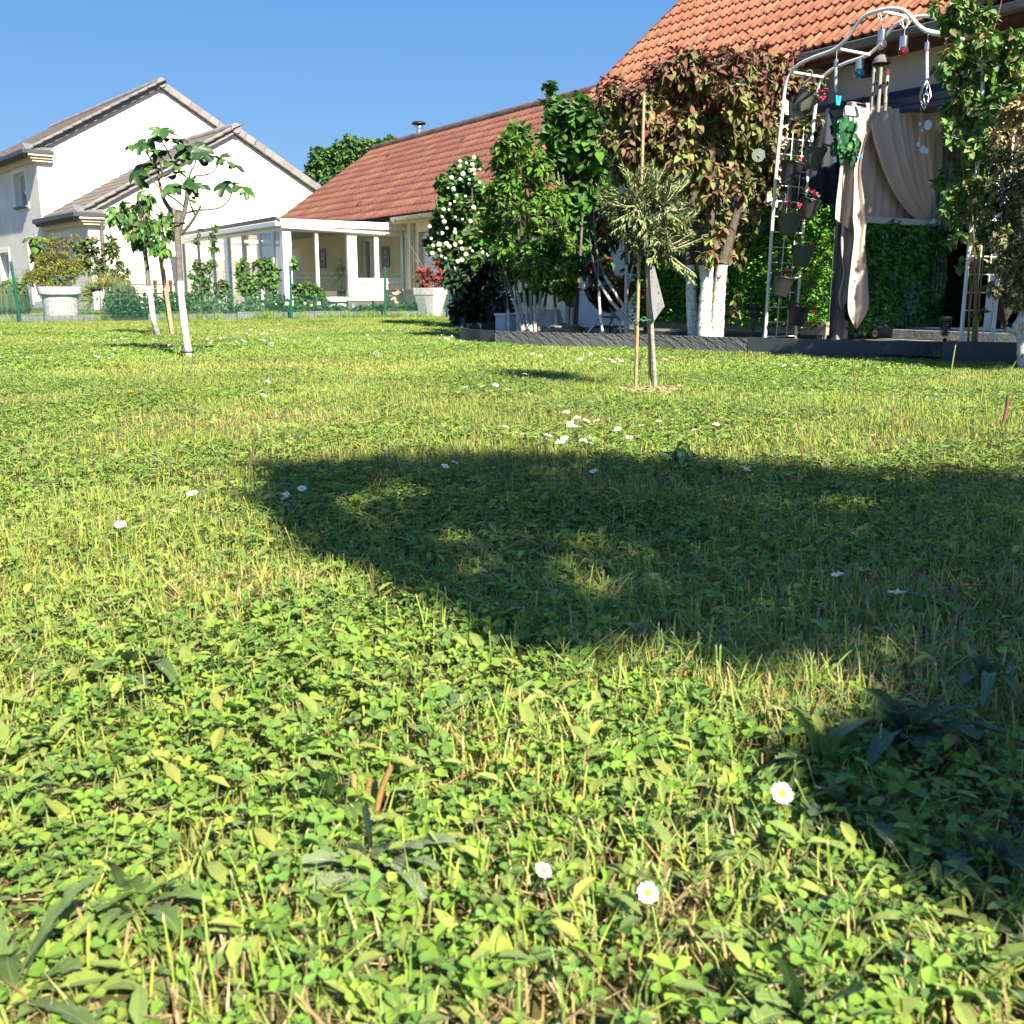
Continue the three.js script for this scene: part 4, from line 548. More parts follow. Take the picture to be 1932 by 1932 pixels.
  const st = thing('tree_stake', 'dark thin stake tied behind the white fig tree trunk', 'stake', G(352, 676)); put('stake', rod(G(352, 676), P(336, 405, 0.06), 0.012, 0.010), M.wood, st); put('tie', new THREE.TorusGeometry(0.045, 0.006, 5, 12).rotateX(Math.PI / 2).translate(...P(336, 421).toArray()), M.black, st); put('tie', new THREE.TorusGeometry(0.048, 0.006, 5, 12).rotateX(Math.PI / 2).translate(...P(353, 664).toArray()), M.black, st);
  // cherry
  const Fc = 11.2, cb = G(297, 635), Q = (u, v, d = 0) => PF(u, v, Fc + d), c = thing('cherry_tree', 'young cherry tree with drooping pointed leaves and a white-painted trunk left of the fig', 'tree', cb);
  put('trunk', limb([cb, Q(289, 600), Q(284, 560), Q(281, 540)], 0.034, 0.028, 9, 20, 0.05), M.lime, c); put('trunk', limb([Q(281, 541), Q(277, 505), Q(274, 480), Q(272, 465)], 0.027, 0.024, 9, 16, 0.05), M.barkGrey, c);
  const ends = [[225, 395, 0], [245, 410, 0.15], [262, 375, -0.15], [275, 370, 0.1], [270, 400, -0.2], [300, 430, 0.1], [315, 400, -0.1], [310, 440, 0.2], [285, 440, -0.25], [250, 440, 0.2]];
  for (const [u, v, d] of ends) put('branch', limb([Q(272, 466), Q(lerp(272, u, 0.5), lerp(466, v, 0.6), d * 0.5), Q(u, v, d)], 0.013, 0.004, 6, 8, 0.06), M.bark, c);
  const bl = [[225, 392, 14], [215, 405, 9], [238, 410, 15], [243, 432, 13], [262, 380, 13], [275, 372, 14], [278, 393, 14], [268, 412, 15], [285, 420, 15], [262, 435, 13], [300, 428, 15], [315, 408, 13], [322, 430, 12], [305, 450, 13], [280, 450, 14], [258, 452, 10], [292, 462, 9], [246, 398, 9], [326, 395, 8], [310, 470, 6]].map(([u, v, r]) => B(u, v, Fc + rs(0.2), r, { n: 8 }));
  leaves(c, clumps(bl, { perTwig: 5, colors: [[0.055, 0.155, 0.022], [0.08, 0.20, 0.028], [0.12, 0.27, 0.035], [0.04, 0.115, 0.02]], spread: 0.45, droop: 0.95, up: -0.1, sizeVar: 0.25 }), [leafGeo(0.105, 0.044, { curl: 0.3, fold: 0.35 }), leafGeo(0.09, 0.04, { curl: 0.4, fold: 0.3 })], mat([1, 1, 1], 0.8, { transmission: 0.3, thickness: 0 }), 300);
  const s2 = thing('tree_stake', 'pale square wooden stake leaning beside the cherry trunk', 'stake', G(325, 634)); const sg = box(-0.021, 0.021, 0, 1, -0.021, 0.021); { const a = G(325, 634), b = Q(299, 455, 0.1), d = b.clone().sub(a); sg.scale(1, d.length(), 1); sg.applyQuaternion(new THREE.Quaternion().setFromUnitVectors(V(0, 1, 0), d.normalize())); sg.translate(a.x, a.y, a.z); } put('stake', metric(sg), mat([0.62, 0.43, 0.26], 0.75, { map: T.grain }), s2);
  put('tie', tube([Q(286, 546), Q(300, 545, -0.05), Q(311, 546)], 0.006), mat([0.12, 0.42, 0.12], 0.6), s2);
}
// ================================================================ shrubs of the border before the near house
const bedY = 0.05;
{
  // snowball shrub and the dark laurel under it
  const F = 14.6, A = [[840, 350, 0], [855, 335, 0], [870, 325, 0], [890, 320, 0], [880, 350, 0], [860, 365, 0], [845, 385, 0], [870, 390, 0], [900, 360, 0], [900, 400, 0], [830, 420, 0], [855, 420, 0], [885, 430, 0], [845, 450, 0], [820, 455, 0], [870, 460, 0], [905, 450, 0], [835, 475, 0], [860, 490, 0], [890, 490, 0], [915, 480, 0]].map(([u, v]) => B(u, v, F + rs(0.5), rr(19, 26), { n: 22 }));
  const s = shrub('snowball_bush', 'tall green shrub covered with round white snowball blossoms beside the cream house corner', 'shrub', PF(880, 610, F).setY(0), A, { perTwig: 7, colors: [[0.07, 0.17, 0.025], [0.10, 0.22, 0.03], [0.05, 0.125, 0.02]], geos: [lobedLeaf(0.085, 3, { depth: 0.3, droop: 0.4 })], single: 90, spread: 0.8, stems: [[PF(885, 608, F), PF(875, 520, F), PF(860, 400, F)], [PF(880, 608, F), PF(850, 500, F), PF(835, 430, F)], [PF(890, 608, F), PF(895, 480, F), PF(890, 350, F)]], stemR: 0.02 });
  const ball = new THREE.IcosahedronGeometry(0.036, 2); { const p = ball.attributes.position; for (let i = 0; i < p.count; i++) { const k = 0.86 + 0.28 * hash(Math.round(p.getX(i) * 900), Math.round(p.getY(i) * 900 + p.getZ(i) * 3000)); p.setXYZ(i, p.getX(i) * k, p.getY(i) * k, p.getZ(i) * k); } ball.computeVertexNormals(); }
  const more = [...Array(4)].map(() => { const a = rnd(), v = lerp(310, 495, a); return [lerp(872, 822, a) + rnd() * lerp(50, 85, a), v]; }), bm = [mat([0.74, 0.76, 0.62], 0.9), mat([0.66, 0.70, 0.42], 0.9), mat([0.80, 0.80, 0.72], 0.9)];
  for (const [u, v] of [[852, 335], [868, 316], [882, 308], [884, 322], [893, 312], [897, 322], [876, 330], [888, 345], [898, 330], [868, 338], [905, 318], [884, 338], [846, 352], [856, 357], [862, 372], [855, 380], [838, 396], [848, 394], [852, 384], [880, 372], [873, 385], [891, 390], [812, 448], [823, 440], [836, 440], [845, 432], [841, 420], [826, 460], [840, 463], [828, 472], [818, 478], [815, 466], [850, 465], [861, 462], [868, 458], [872, 468], [884, 470], [893, 476], [878, 480], [874, 488], [885, 487], [862, 494], [880, 437], [888, 420], [857, 408], [835, 409], [905, 470], [910, 436], [902, 342], [934, 320], [950, 318], [896, 300], [866, 303], [913, 356], [830, 486], [842, 490], [812, 430], [902, 404], [858, 438], [870, 416], ...more])
    place('blossom', ball, pick(bm), s, new THREE.Matrix4().makeRotationY(rnd() * 6).scale(V(1, 1, 1).multiplyScalar(rr(0.45, 0.9))).setPosition(PF(u + rs(3), v + rs(3), F - 0.45 - rnd() * 0.25)));
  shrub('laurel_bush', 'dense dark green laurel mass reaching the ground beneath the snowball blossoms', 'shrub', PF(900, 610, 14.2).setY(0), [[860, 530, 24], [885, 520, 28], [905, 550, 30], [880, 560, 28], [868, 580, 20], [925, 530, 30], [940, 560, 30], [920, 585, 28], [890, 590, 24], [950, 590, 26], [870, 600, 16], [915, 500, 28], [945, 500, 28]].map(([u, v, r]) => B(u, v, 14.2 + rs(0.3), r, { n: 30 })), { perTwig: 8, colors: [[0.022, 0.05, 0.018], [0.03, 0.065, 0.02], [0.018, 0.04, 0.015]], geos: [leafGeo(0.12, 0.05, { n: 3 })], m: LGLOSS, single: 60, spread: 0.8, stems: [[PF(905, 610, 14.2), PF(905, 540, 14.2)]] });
  // multi-stemmed green shrub
  const G1 = 10.0; const st = []; const lim = [];
  for (const [ub, vb, um, vm, ut, vt, d] of [[988, 632, 962, 540, 938, 470, 0], [992, 632, 970, 520, 950, 380, 0.1], [998, 632, 985, 520, 975, 400, -0.1], [1003, 634, 1000, 520, 990, 330, 0.1], [1010, 634, 1008, 530, 1000, 350, -0.1], [1014, 636, 1022, 520, 1030, 420, 0], [960, 630, 958, 570, 950, 500, 0.15], [1052, 636, 1046, 560, 1040, 480, 0], [1070, 636, 1072, 560, 1068, 470, 0.1], [1078, 638, 1080, 560, 1085, 470, -0.1], [978, 630, 975, 560, 965, 490, 0.2], [1018, 636, 1030, 560, 1050, 480, 0.12]]) {
    const a = PF(ub, vb, G1).setY(bedY), m1 = PF(lerp(ub, um, 0.75), lerp(vb, vm, 0.75), G1 + d * 0.6); lim.push(stemTo([a, PF(lerp(ub, um, 0.4), lerp(vb, vm, 0.4), G1 + d * 0.3), m1], 0.020, 0.015)); st.push(stemTo([m1, PF(um, vm, G1 + d), PF(ut, vt, G1 + d)], 0.015, 0.007));
  }
  const pv = thing('green_shrub', 'tall bright green shrub with many white-painted stems at the end of the border', 'shrub', PF(995, 634, G1).setY(bedY)); for (const g of lim) put('stem', g, M.lime, pv, 'white-painted lower stem'); for (const g of st) put('stem', g, mat([0.22, 0.21, 0.11], 0.9, { map: T.bark }), pv);
  const bl = [[945, 290, 12], [962, 275, 20], [985, 262, 20], [972, 245, 10, 8], [1000, 285, 22], [975, 300, 24], [945, 320, 18], [955, 340, 22], [985, 330, 26], [1015, 320, 22], [935, 365, 18], [960, 380, 26], [1000, 370, 28], [1030, 360, 24], [925, 400, 16], [950, 415, 26], [990, 410, 28], [1030, 400, 28], [930, 440, 18], [965, 450, 26], [1010, 450, 28], [1050, 430, 26], [1045, 380, 22], [950, 480, 22], [985, 485, 26], [1030, 480, 26], [1060, 470, 24], [1000, 520, 22], [1035, 530, 24], [1065, 515, 22], [1020, 550, 12, 10], [1060, 548, 14], [1000, 560, 15], [965, 520, 18], [1080, 500, 18], [1072, 545, 16], [1040, 480, 20], [1010, 500, 20]].map(([u, v, r, n]) => B(u, v, G1 + rs(0.35), r, { n: n ?? 26 }));
  leaves(pv, clumps(bl, { perTwig: 8, colors: [[0.09, 0.21, 0.024], [0.125, 0.26, 0.028], [0.17, 0.32, 0.034], [0.075, 0.18, 0.025]], spread: 0.75, up: 0.35, droop: 0.15 }), [leafGeo(0.075, 0.027, { curl: 0.2 }), leafGeo(0.085, 0.03, { curl: 0.25 })], LM, 300);
  // hazel-like tall shrub behind
  const h2 = thing('hazel_shrub', 'tall shrub with round broad green leaves between the bright shrub and the purple tree', 'shrub', PF(1090, 636, 10.2).setY(bedY)); for (const [ub, um, ut, vt] of [[1074, 1075, 1062, 330], [1084, 1095, 1102, 340], [1080, 1068, 1050, 300]]) put('stem', stemTo([PF(ub, 636, 10.2).setY(bedY), PF(um, 480, 10.25), PF(ut, vt, 10.3)], 0.022, 0.007), M.barkGrey, h2);
  const hb = [[1040, 165, 7, 5], [1042, 195, 12, 10], [1050, 225, 18], [1075, 210, 22], [1100, 205, 22], [1065, 250, 26], [1095, 245, 28], [1120, 235, 24], [1075, 290, 28], [1110, 290, 30], [1140, 270, 24], [1050, 300, 20], [1085, 335, 30], [1125, 335, 30], [1140, 380, 26], [1075, 380, 28], [1110, 390, 30], [1085, 430, 28], [1125, 440, 26], [1105, 480, 26], [1130, 490, 20], [1030, 245, 12, 8]].map(([u, v, r, n]) => B(u, v, 10.5 + rs(0.3), r, { n: n ?? 26 }));
  leaves(h2, clumps(hb, { perTwig: 6, colors: [[0.07, 0.19, 0.022], [0.095, 0.235, 0.027], [0.055, 0.14, 0.02]], spread: 0.8, up: 0.2, droop: 0.5 }), [leafGeo(0.095, 0.075, { curl: 0.25, widest: 0.5 })], LM, 200);
  // photinia with thin leaning stems
  const F3 = 9.2, ph = thing('photinia_shrub', 'sparse shrub with dark red and green leaves on leaning white-painted stems before the kettle barbecue', 'shrub', PF(1180, 642, F3).setY(bedY)), P3 = (u, v, d = 0) => PF(u, v, F3 + d);
  for (const [pts, r] of [[[[1183, 640], [1178, 600], [1150, 565], [1130, 530], [1118, 490], [1112, 440]], 0.016], [[[1184, 640], [1182, 590], [1165, 560], [1140, 520], [1125, 470], [1120, 400]], 0.015], [[[1180, 640], [1181, 580], [1182, 500], [1180, 420]], 0.018], [[[1140, 638], [1133, 600], [1130, 560], [1128, 480]], 0.015], [[[1174, 640], [1168, 605], [1150, 580]], 0.013], [[[1180, 560], [1195, 500], [1200, 450]], 0.01]]) { const cut = Math.max(2, Math.ceil(pts.length * 0.55)); put('stem', stemTo(pts.slice(0, cut).map(([u, v], i) => i || v < 630 ? P3(u, v) : P3(u, v).setY(bedY)), r, r * 0.85), M.lime, ph, 'white-painted lower stem'); if (pts.length > cut - 1) { const up = pts.slice(cut - 1); if (up.length > 1) put('stem', stemTo(up.map(([u, v]) => P3(u, v)), r * 0.85, r * 0.4), M.barkGrey, ph); } }
  const pb = [[1130, 480, 22, 14], [1150, 440, 26, 18], [1180, 430, 26, 18], [1200, 470, 22, 14], [1105, 510, 12, 6], [1190, 520, 18, 8], [1170, 400, 24, 16], [1130, 420, 22, 14], [1120, 525, 9, 4], [1165, 540, 12, 5], [1205, 540, 12, 5], [1150, 500, 16, 7]].map(([u, v, r, n]) => B(u, v, F3 + 0.3 + rs(0.25), r, { n }));
  leaves(ph, clumps(pb, { perTwig: 6, colors: [[0.05, 0.11, 0.025], [0.06, 0.12, 0.03], [0.20, 0.025, 0.022], [0.09, 0.07, 0.03], [0.04, 0.08, 0.02]], spread: 0.7, up: 0.2, droop: 0.4 }), [leafGeo(0.095, 0.038, { curl: 0.25 })], mat([1, 1, 1], 0.55, {}), 200);
  // purple tree on four white trunks
  const F4 = 8.25, pp = thing('purple_tree', 'wide purple and green leaved shrub tree on thick white-painted trunks', 'tree', PF(1328, 645, F4).setY(bedY)), P4 = (u, v, d = 0) => PF(u, v, F4 + d);
  const trunks = [[[[1312, 645], [1306, 600], [1304, 560], [1303, 500], [1290, 420]], 0.05, 0.1], [[[1330, 646], [1329, 600], [1332, 555], [1336, 500], [1340, 400]], 0.062, -0.05], [[[1347, 646], [1341, 600], [1332, 565], [1325, 500], [1310, 400]], 0.04, 0.05], [[[1350, 646], [1353, 610], [1356, 560], [1362, 500], [1385, 420]], 0.062, 0]];
  for (const [pts, r, d] of trunks) { put('trunk', limb(pts.slice(0, 4).map(([u, v], i) => i ? P4(u, v, d) : P4(u, v, d).setY(bedY - 0.02)), r, r * 0.72, 12, 30, 0.07), M.lime, pp, 'white-painted trunk'); const [u, v] = pts[3], [u2, v2] = pts[4]; put('trunk', limb([P4(u, v, d), P4(u2, v2, d + 0.1), P4(lerp(u, u2, 2.2), lerp(v, v2, 2.2), d + 0.2)], r * 0.72, r * 0.3, 8, 14, 0.1), M.bark, pp); }
  put('root_flare', limb([P4(1322, 648, -0.05).setY(bedY - 0.03), P4(1340, 641, -0.06), P4(1362, 647, -0.05).setY(bedY - 0.03)], 0.055, 0.05, 10, 12, 0.1), M.lime, pp);
  const blobs = []; for (const [u, v, r, n] of [[1150, 190, 26], [1165, 160, 14, 12], [1180, 230, 32], [1160, 260, 30], [1200, 190, 30], [1230, 160, 30], [1225, 215, 36], [1265, 140, 30], [1300, 120, 28], [1290, 175, 38], [1330, 135, 28], [1350, 170, 36], [1365, 120, 24], [1400, 130, 28], [1390, 185, 36], [1430, 110, 26], [1430, 165, 34], [1460, 130, 24], [1455, 185, 30], [1490, 150, 22, 16], [1515, 165, 22, 16], [1540, 145, 14, 10], [1190, 280, 34], [1230, 265, 38], [1280, 240, 40], [1330, 230, 40], [1380, 240, 38], [1420, 225, 36], [1455, 235, 30], [1180, 325, 24], [1220, 315, 30], [1265, 300, 36], [1310, 300, 38], [1355, 300, 38], [1400, 290, 38], [1440, 290, 34], [1470, 280, 22, 16], [1510, 240, 18, 12], [1300, 350, 30], [1345, 355, 36], [1390, 350, 36], [1430, 345, 34], [1460, 340, 22, 16], [1330, 400, 28, 20], [1370, 405, 30, 22], [1410, 400, 28, 20], [1440, 390, 22, 14], [1320, 440, 22, 12], [1355, 445, 22, 14], [1395, 440, 24, 14], [1425, 430, 16, 8], [1300, 460, 14, 6], [1340, 480, 14, 6], [1370, 475, 18, 9], [1395, 490, 10, 4], [1310, 500, 9, 3], [1360, 510, 10, 4], [1390, 560, 10, 3], [1525, 270, 16, 8], [1535, 225, 12, 6], [1385, 585, 8, 3]]) blobs.push(B(u, v, F4 + 0.15 + rs(0.35) + clamp((u - 1400) / 70) * 0.75, r, { n: n ?? 36, colors: v < 150 + 60 * rnd() ? [[0.15, 0.045, 0.035], [0.18, 0.066, 0.04], [0.11, 0.032, 0.03], [0.14, 0.14, 0.035], [0.22, 0.11, 0.055], [0.13, 0.15, 0.035]] : [[0.13, 0.165, 0.035], [0.17, 0.21, 0.04], [0.15, 0.055, 0.035], [0.18, 0.11, 0.045], [0.10, 0.11, 0.03], [0.22, 0.25, 0.05]] }));
  leaves(pp, clumps(blobs, { perTwig: 8, spread: 0.75, up: 0.12, droop: 0.55 }), [leafGeo(0.062, 0.036, { curl: 0.35 }), leafGeo(0.07, 0.038, { curl: 0.5, wave: 0.05 })], mat([1, 1, 1], 0.7, { transmission: 0.22, thickness: 0 }), 300, 'leaf', M.twigRed);
  // upright shoots over the crown's top edge
  const sh = []; const SL = { m: [], c: [], twigs: sh }; for (let i = 0; i < 26; i++) { const u = lerp(1125, 1540, rnd()), v0 = u < 1180 ? 190 : u < 1300 ? 140 : 115, a = P4(u, v0 + 10, rs(0.4)), b = a.clone().add(V(rs(0.05), rr(0.12, 0.28), rs(0.05))); sh.push(rod(a, b, 0.003, 0.0015, 3)); for (let k = 0; k < 8; k++) { SL.m.push(basis(a.clone().lerp(b, rnd()), V(rs(1), rs(0.5) + 0.2, rs(1)), V(rs(0.4), 1, rs(0.4)), rr(0.6, 0.95))); SL.c.push(pick([[0.12, 0.03, 0.035], [0.08, 0.024, 0.03], [0.15, 0.05, 0.04]])); } }
  leaves(pp, SL, [leafGeo(0.06, 0.034, { curl: 0.4 })], mat([1, 1, 1], 0.7, { transmission: 0.2, thickness: 0 }), 0, 'leaf', M.twigRed);
}
// ================================================================ border edging and what stands in it
{
  const e = thing('border_edging', 'dark grey slate-textured edging strip curving along the planted border', 'edging', V(6, 0, -6)), sm = mat([0.095, 0.10, 0.10], 0.65, { bump: T.slate, bs: 0.012 }), plain = mat([0.06, 0.068, 0.078], 0.6, { map: T.speck });
  const strip = (pts, y, m, lab) => { const c = new THREE.CatmullRomCurve3(pts), n = 40, L = c.getLength(), g = sheet(n, 1, (s, t) => { const p = c.getPointAt(s); p.y = lerp(-0.02, y, t); return p; }), bk = sheet(n, 1, (s, t) => { const p = c.getPointAt(s), d = c.getTangentAt(s); p.x -= d.z * 0.025; p.z += d.x * 0.025; p.y = lerp(-0.02, y, t); return p; }), tp = sheet(n, 1, (s, t) => { const p = c.getPointAt(s), d = c.getTangentAt(s); p.x -= d.z * 0.025 * t; p.z += d.x * 0.025 * t; p.y = y; return p; }); for (const q of [g, bk, tp]) { const u = q.attributes.uv; for (let i = 0; i < u.count; i++) u.setXY(i, u.getX(i) * L * 3.2, u.getY(i) * 0.5); } return put('edging_panel', joined([g, bk, tp], true), m, e, lab); };
  const q = (u, v) => G(u, v); const hgt = 0.135;
  strip([q(960, 628).lerp(q(960, 632), 0.5), q(925, 631), q(885, 634), q(873, 640), q(882, 647), q(905, 650), q(936, 652)], hgt, plain, 'curved plain end panel');
  strip([q(937, 652.5), q(1050, 657), q(1200, 662), q(1300, 666), q(1412, 671)], hgt, sm, 'long rough slate-textured panel'); strip([q(1413, 671), q(1550, 677), q(1700, 681), q(1778, 682)], hgt + 0.005, plain); strip([q(1776, 688), q(1850, 690), q(1932, 692), q(2100, 700)], hgt + 0.02, plain);
  const patch = []; structure('border_soil', (() => { const s = new THREE.Shape([[880, 641], [960, 630], [1100, 622], [1560, 600], [1932, 620], [2100, 700], [1932, 691], [1778, 686], [1412, 670], [1200, 661], [936, 651]].map(([u, v]) => { const p = G(u, v); return new THREE.Vector2(p.x, -p.z); })); const g = new THREE.ShapeGeometry(s); g.rotateX(-Math.PI / 2); g.translate(0, bedY - 0.005, 0); return metric(g); })(), M.soil);
  // kettle barbecue
  const kb = PF(1150, 633, 10.3).setY(bedY), k = 10.3 / F0, c = PF(1150, 545, 10.3), R = 48 * k, kt = thing('kettle_barbecue', 'black kettle barbecue on shiny metal legs behind the thin white stems', 'barbecue', kb);
  put('bowl', lathe([[0.01, -R * 0.92], [R * 0.45, -R * 0.8], [R * 0.8, -R * 0.45], [R * 0.97, -R * 0.1], [R, 0], [R * 1.02, 0.012], [R * 0.99, 0.02]], 32).translate(c.x, c.y, c.z), mat([0.012, 0.012, 0.013], 0.12, { clearcoat: 1, clearcoatRoughness: 0.08 }), kt);
  put('lid', lathe([[R * 1.02, 0.012], [R * 1.0, 0.05], [R * 0.85, R * 0.3], [R * 0.5, R * 0.47], [0.03, R * 0.53], [0, R * 0.53]], 32).translate(c.x, c.y + 0.01, c.z), mat([0.016, 0.016, 0.018], 0.12, { clearcoat: 1, clearcoatRoughness: 0.08 }), kt); put('lid_handle', tube([V(c.x - 0.05, c.y + R * 0.5, c.z), V(c.x - 0.04, c.y + R * 0.62, c.z), V(c.x + 0.04, c.y + R * 0.62, c.z), V(c.x + 0.05, c.y + R * 0.5, c.z)], 0.01), M.black, kt);
  for (const [u, v, u2, v2, d] of [[1137, 590, 1105, 634, -0.1], [1180, 588, 1210, 636, -0.1], [1156, 590, 1150, 628, 0.2]]) put('leg', rod(PF(u, v, 10.3 + d * 0.5), PF(u2, v2, 10.3 + d), 0.014, 0.014, 10), M.chrome, kt);
  put('ash_tray', lathe([[0, 0], [0.10, 0.012], [0.11, 0.02]], 20).translate(c.x, c.y - R - 0.03, c.z), mat([0.5, 0.5, 0.48], 0.35, { metalness: 0.8 }), kt); put('lower_shelf', lathe([[0, 0.0], [0.15, 0.0], [0.155, 0.02]], 20).translate(kb.x, 0.13, kb.z), M.zinc, kt);
  // tubs, rock, box, tray
  const bx = PF(1035, 634, 10.4).setY(bedY), kk = 10.4 / F0, by = PF(1035, 616, 10.4).y, st = thing('white_bucket', 'upturned white bucket standing behind the rock in the border', 'bucket', bx); put('body', lathe([[26 * kk, by - 0.03], [25.5 * kk, by + 0.02], [24.4 * kk, by + 0.022], [22 * kk, PF(1035, 586, 10.4).y], [21 * kk, PF(1035, 585, 10.4).y + 0.004], [0, PF(1035, 585, 10.4).y + 0.006]], 28).translate(bx.x, 0, bx.z), M.whitePaint, st); put('body', lathe([[24 * kk, bedY], [25 * kk, by - 0.03], [0, by - 0.03]], 28).translate(bx.x, 0, bx.z), M.whitePaint, st);
  const rk = new THREE.IcosahedronGeometry(1, 4); { const p = rk.attributes.position; for (let i = 0; i < p.count; i++) { const x = p.getX(i), y = p.getY(i), z = p.getZ(i), d = 0.8 + 0.45 * fbm(x * 1.7 + 5, y * 1.7 + z * 2.1 + 9, 4); p.setXYZ(i, x * d, Math.max(-0.4, y * d), z * d); } rk.computeVertexNormals(); } const rp = PF(1062, 632, 10.0).setY(bedY + 0.045); rk.scale(47 * kk, 0.092, 0.16); rk.translate(rp.x, rp.y, rp.z); const rock = put('rock', metric(rk), mat([0.44, 0.42, 0.36], 0.95, { map: T.rock, bump: T.rock, bs: 0.01 })); rock.userData = { label: 'long rough grey rock lying in front of the white bucket', category: 'rock' };
  const pbx = PF(965, 610, 10.9).setY(bedY), pk = thing('pink_box', 'pale pink and white box half hidden behind the white-painted stems', 'box', pbx); put('box', metric(rbox(pbx.x - 0.14, pbx.x + 0.14, bedY, PF(965, 596, 10.9).y, pbx.z - 0.1, pbx.z + 0.1, 0.01)), mat([0.60, 0.52, 0.56], 0.7), pk); put('lid', metric(rbox(pbx.x - 0.15, pbx.x + 0.15, PF(965, 596, 10.9).y, PF(965, 591, 10.9).y, pbx.z - 0.11, pbx.z + 0.11, 0.006)), mat([0.66, 0.6, 0.62], 0.7), pk);
  // blue bag of something dark by the pipe
  // solar torches
  for (const [u, vt, vb, F, lab] of [[1424, 573, 640, 8.6, 'black solar torch on a stake left of the white trellis arch'], [1786, 597, 645, 7.35, 'black solar torch on a short stake right of the curtain in shadow']]) {
    const a = PF(u - (u < 1500 ? 5 : 0), vb, F).setY(0.03), b = PF(u, vt, F), h = b.y - 0.0, w = (u < 1500 ? 13 : 16) * F / F0, t = thing('solar_torch', lab, 'garden torch', a); put('stake', rod(a, V(b.x, b.y - w * 2.5, b.z), 0.010, 0.014, 8), M.black, t);
    const rib = []; for (let i = 0; i < 7; i++) { const y = b.y - w * (0.6 + i * 0.24), r = w * (0.62 - Math.pow(i / 7, 2) * 0.32 + 0.0); rib.push(new THREE.TorusGeometry(r, w * 0.06, 5, 16).rotateX(Math.PI / 2).translate(b.x, y, b.z)); } for (let i = 0; i < 5; i++) { const q = i / 5 * 6.28; rib.push(tube([V(b.x + Math.cos(q) * w * 0.64, b.y - w * 0.5, b.z + Math.sin(q) * w * 0.64), V(b.x + Math.cos(q) * w * 0.56, b.y - w * 1.5, b.z + Math.sin(q) * w * 0.56), V(b.x + Math.cos(q) * w * 0.25, b.y - w * 2.3, b.z + Math.sin(q) * w * 0.25)], w * 0.05, 4)); }
    put('cage', joined(rib), M.black, t); put('cap', lathe([[w * 0.55, b.y - w * 0.62], [w * 0.68, b.y - w * 0.5], [w * 0.6, b.y - w * 0.05], [w * 0.5, b.y], [0, b.y]], 18).translate(b.x, 0, b.z), M.black, t); put('lamp_tube', rod(V(b.x, b.y - w * 2.2, b.z), V(b.x, b.y - w * 0.6, b.z), w * 0.2, w * 0.3, 10), mat([0.25, 0.25, 0.24], 0.5), t);
  }
}
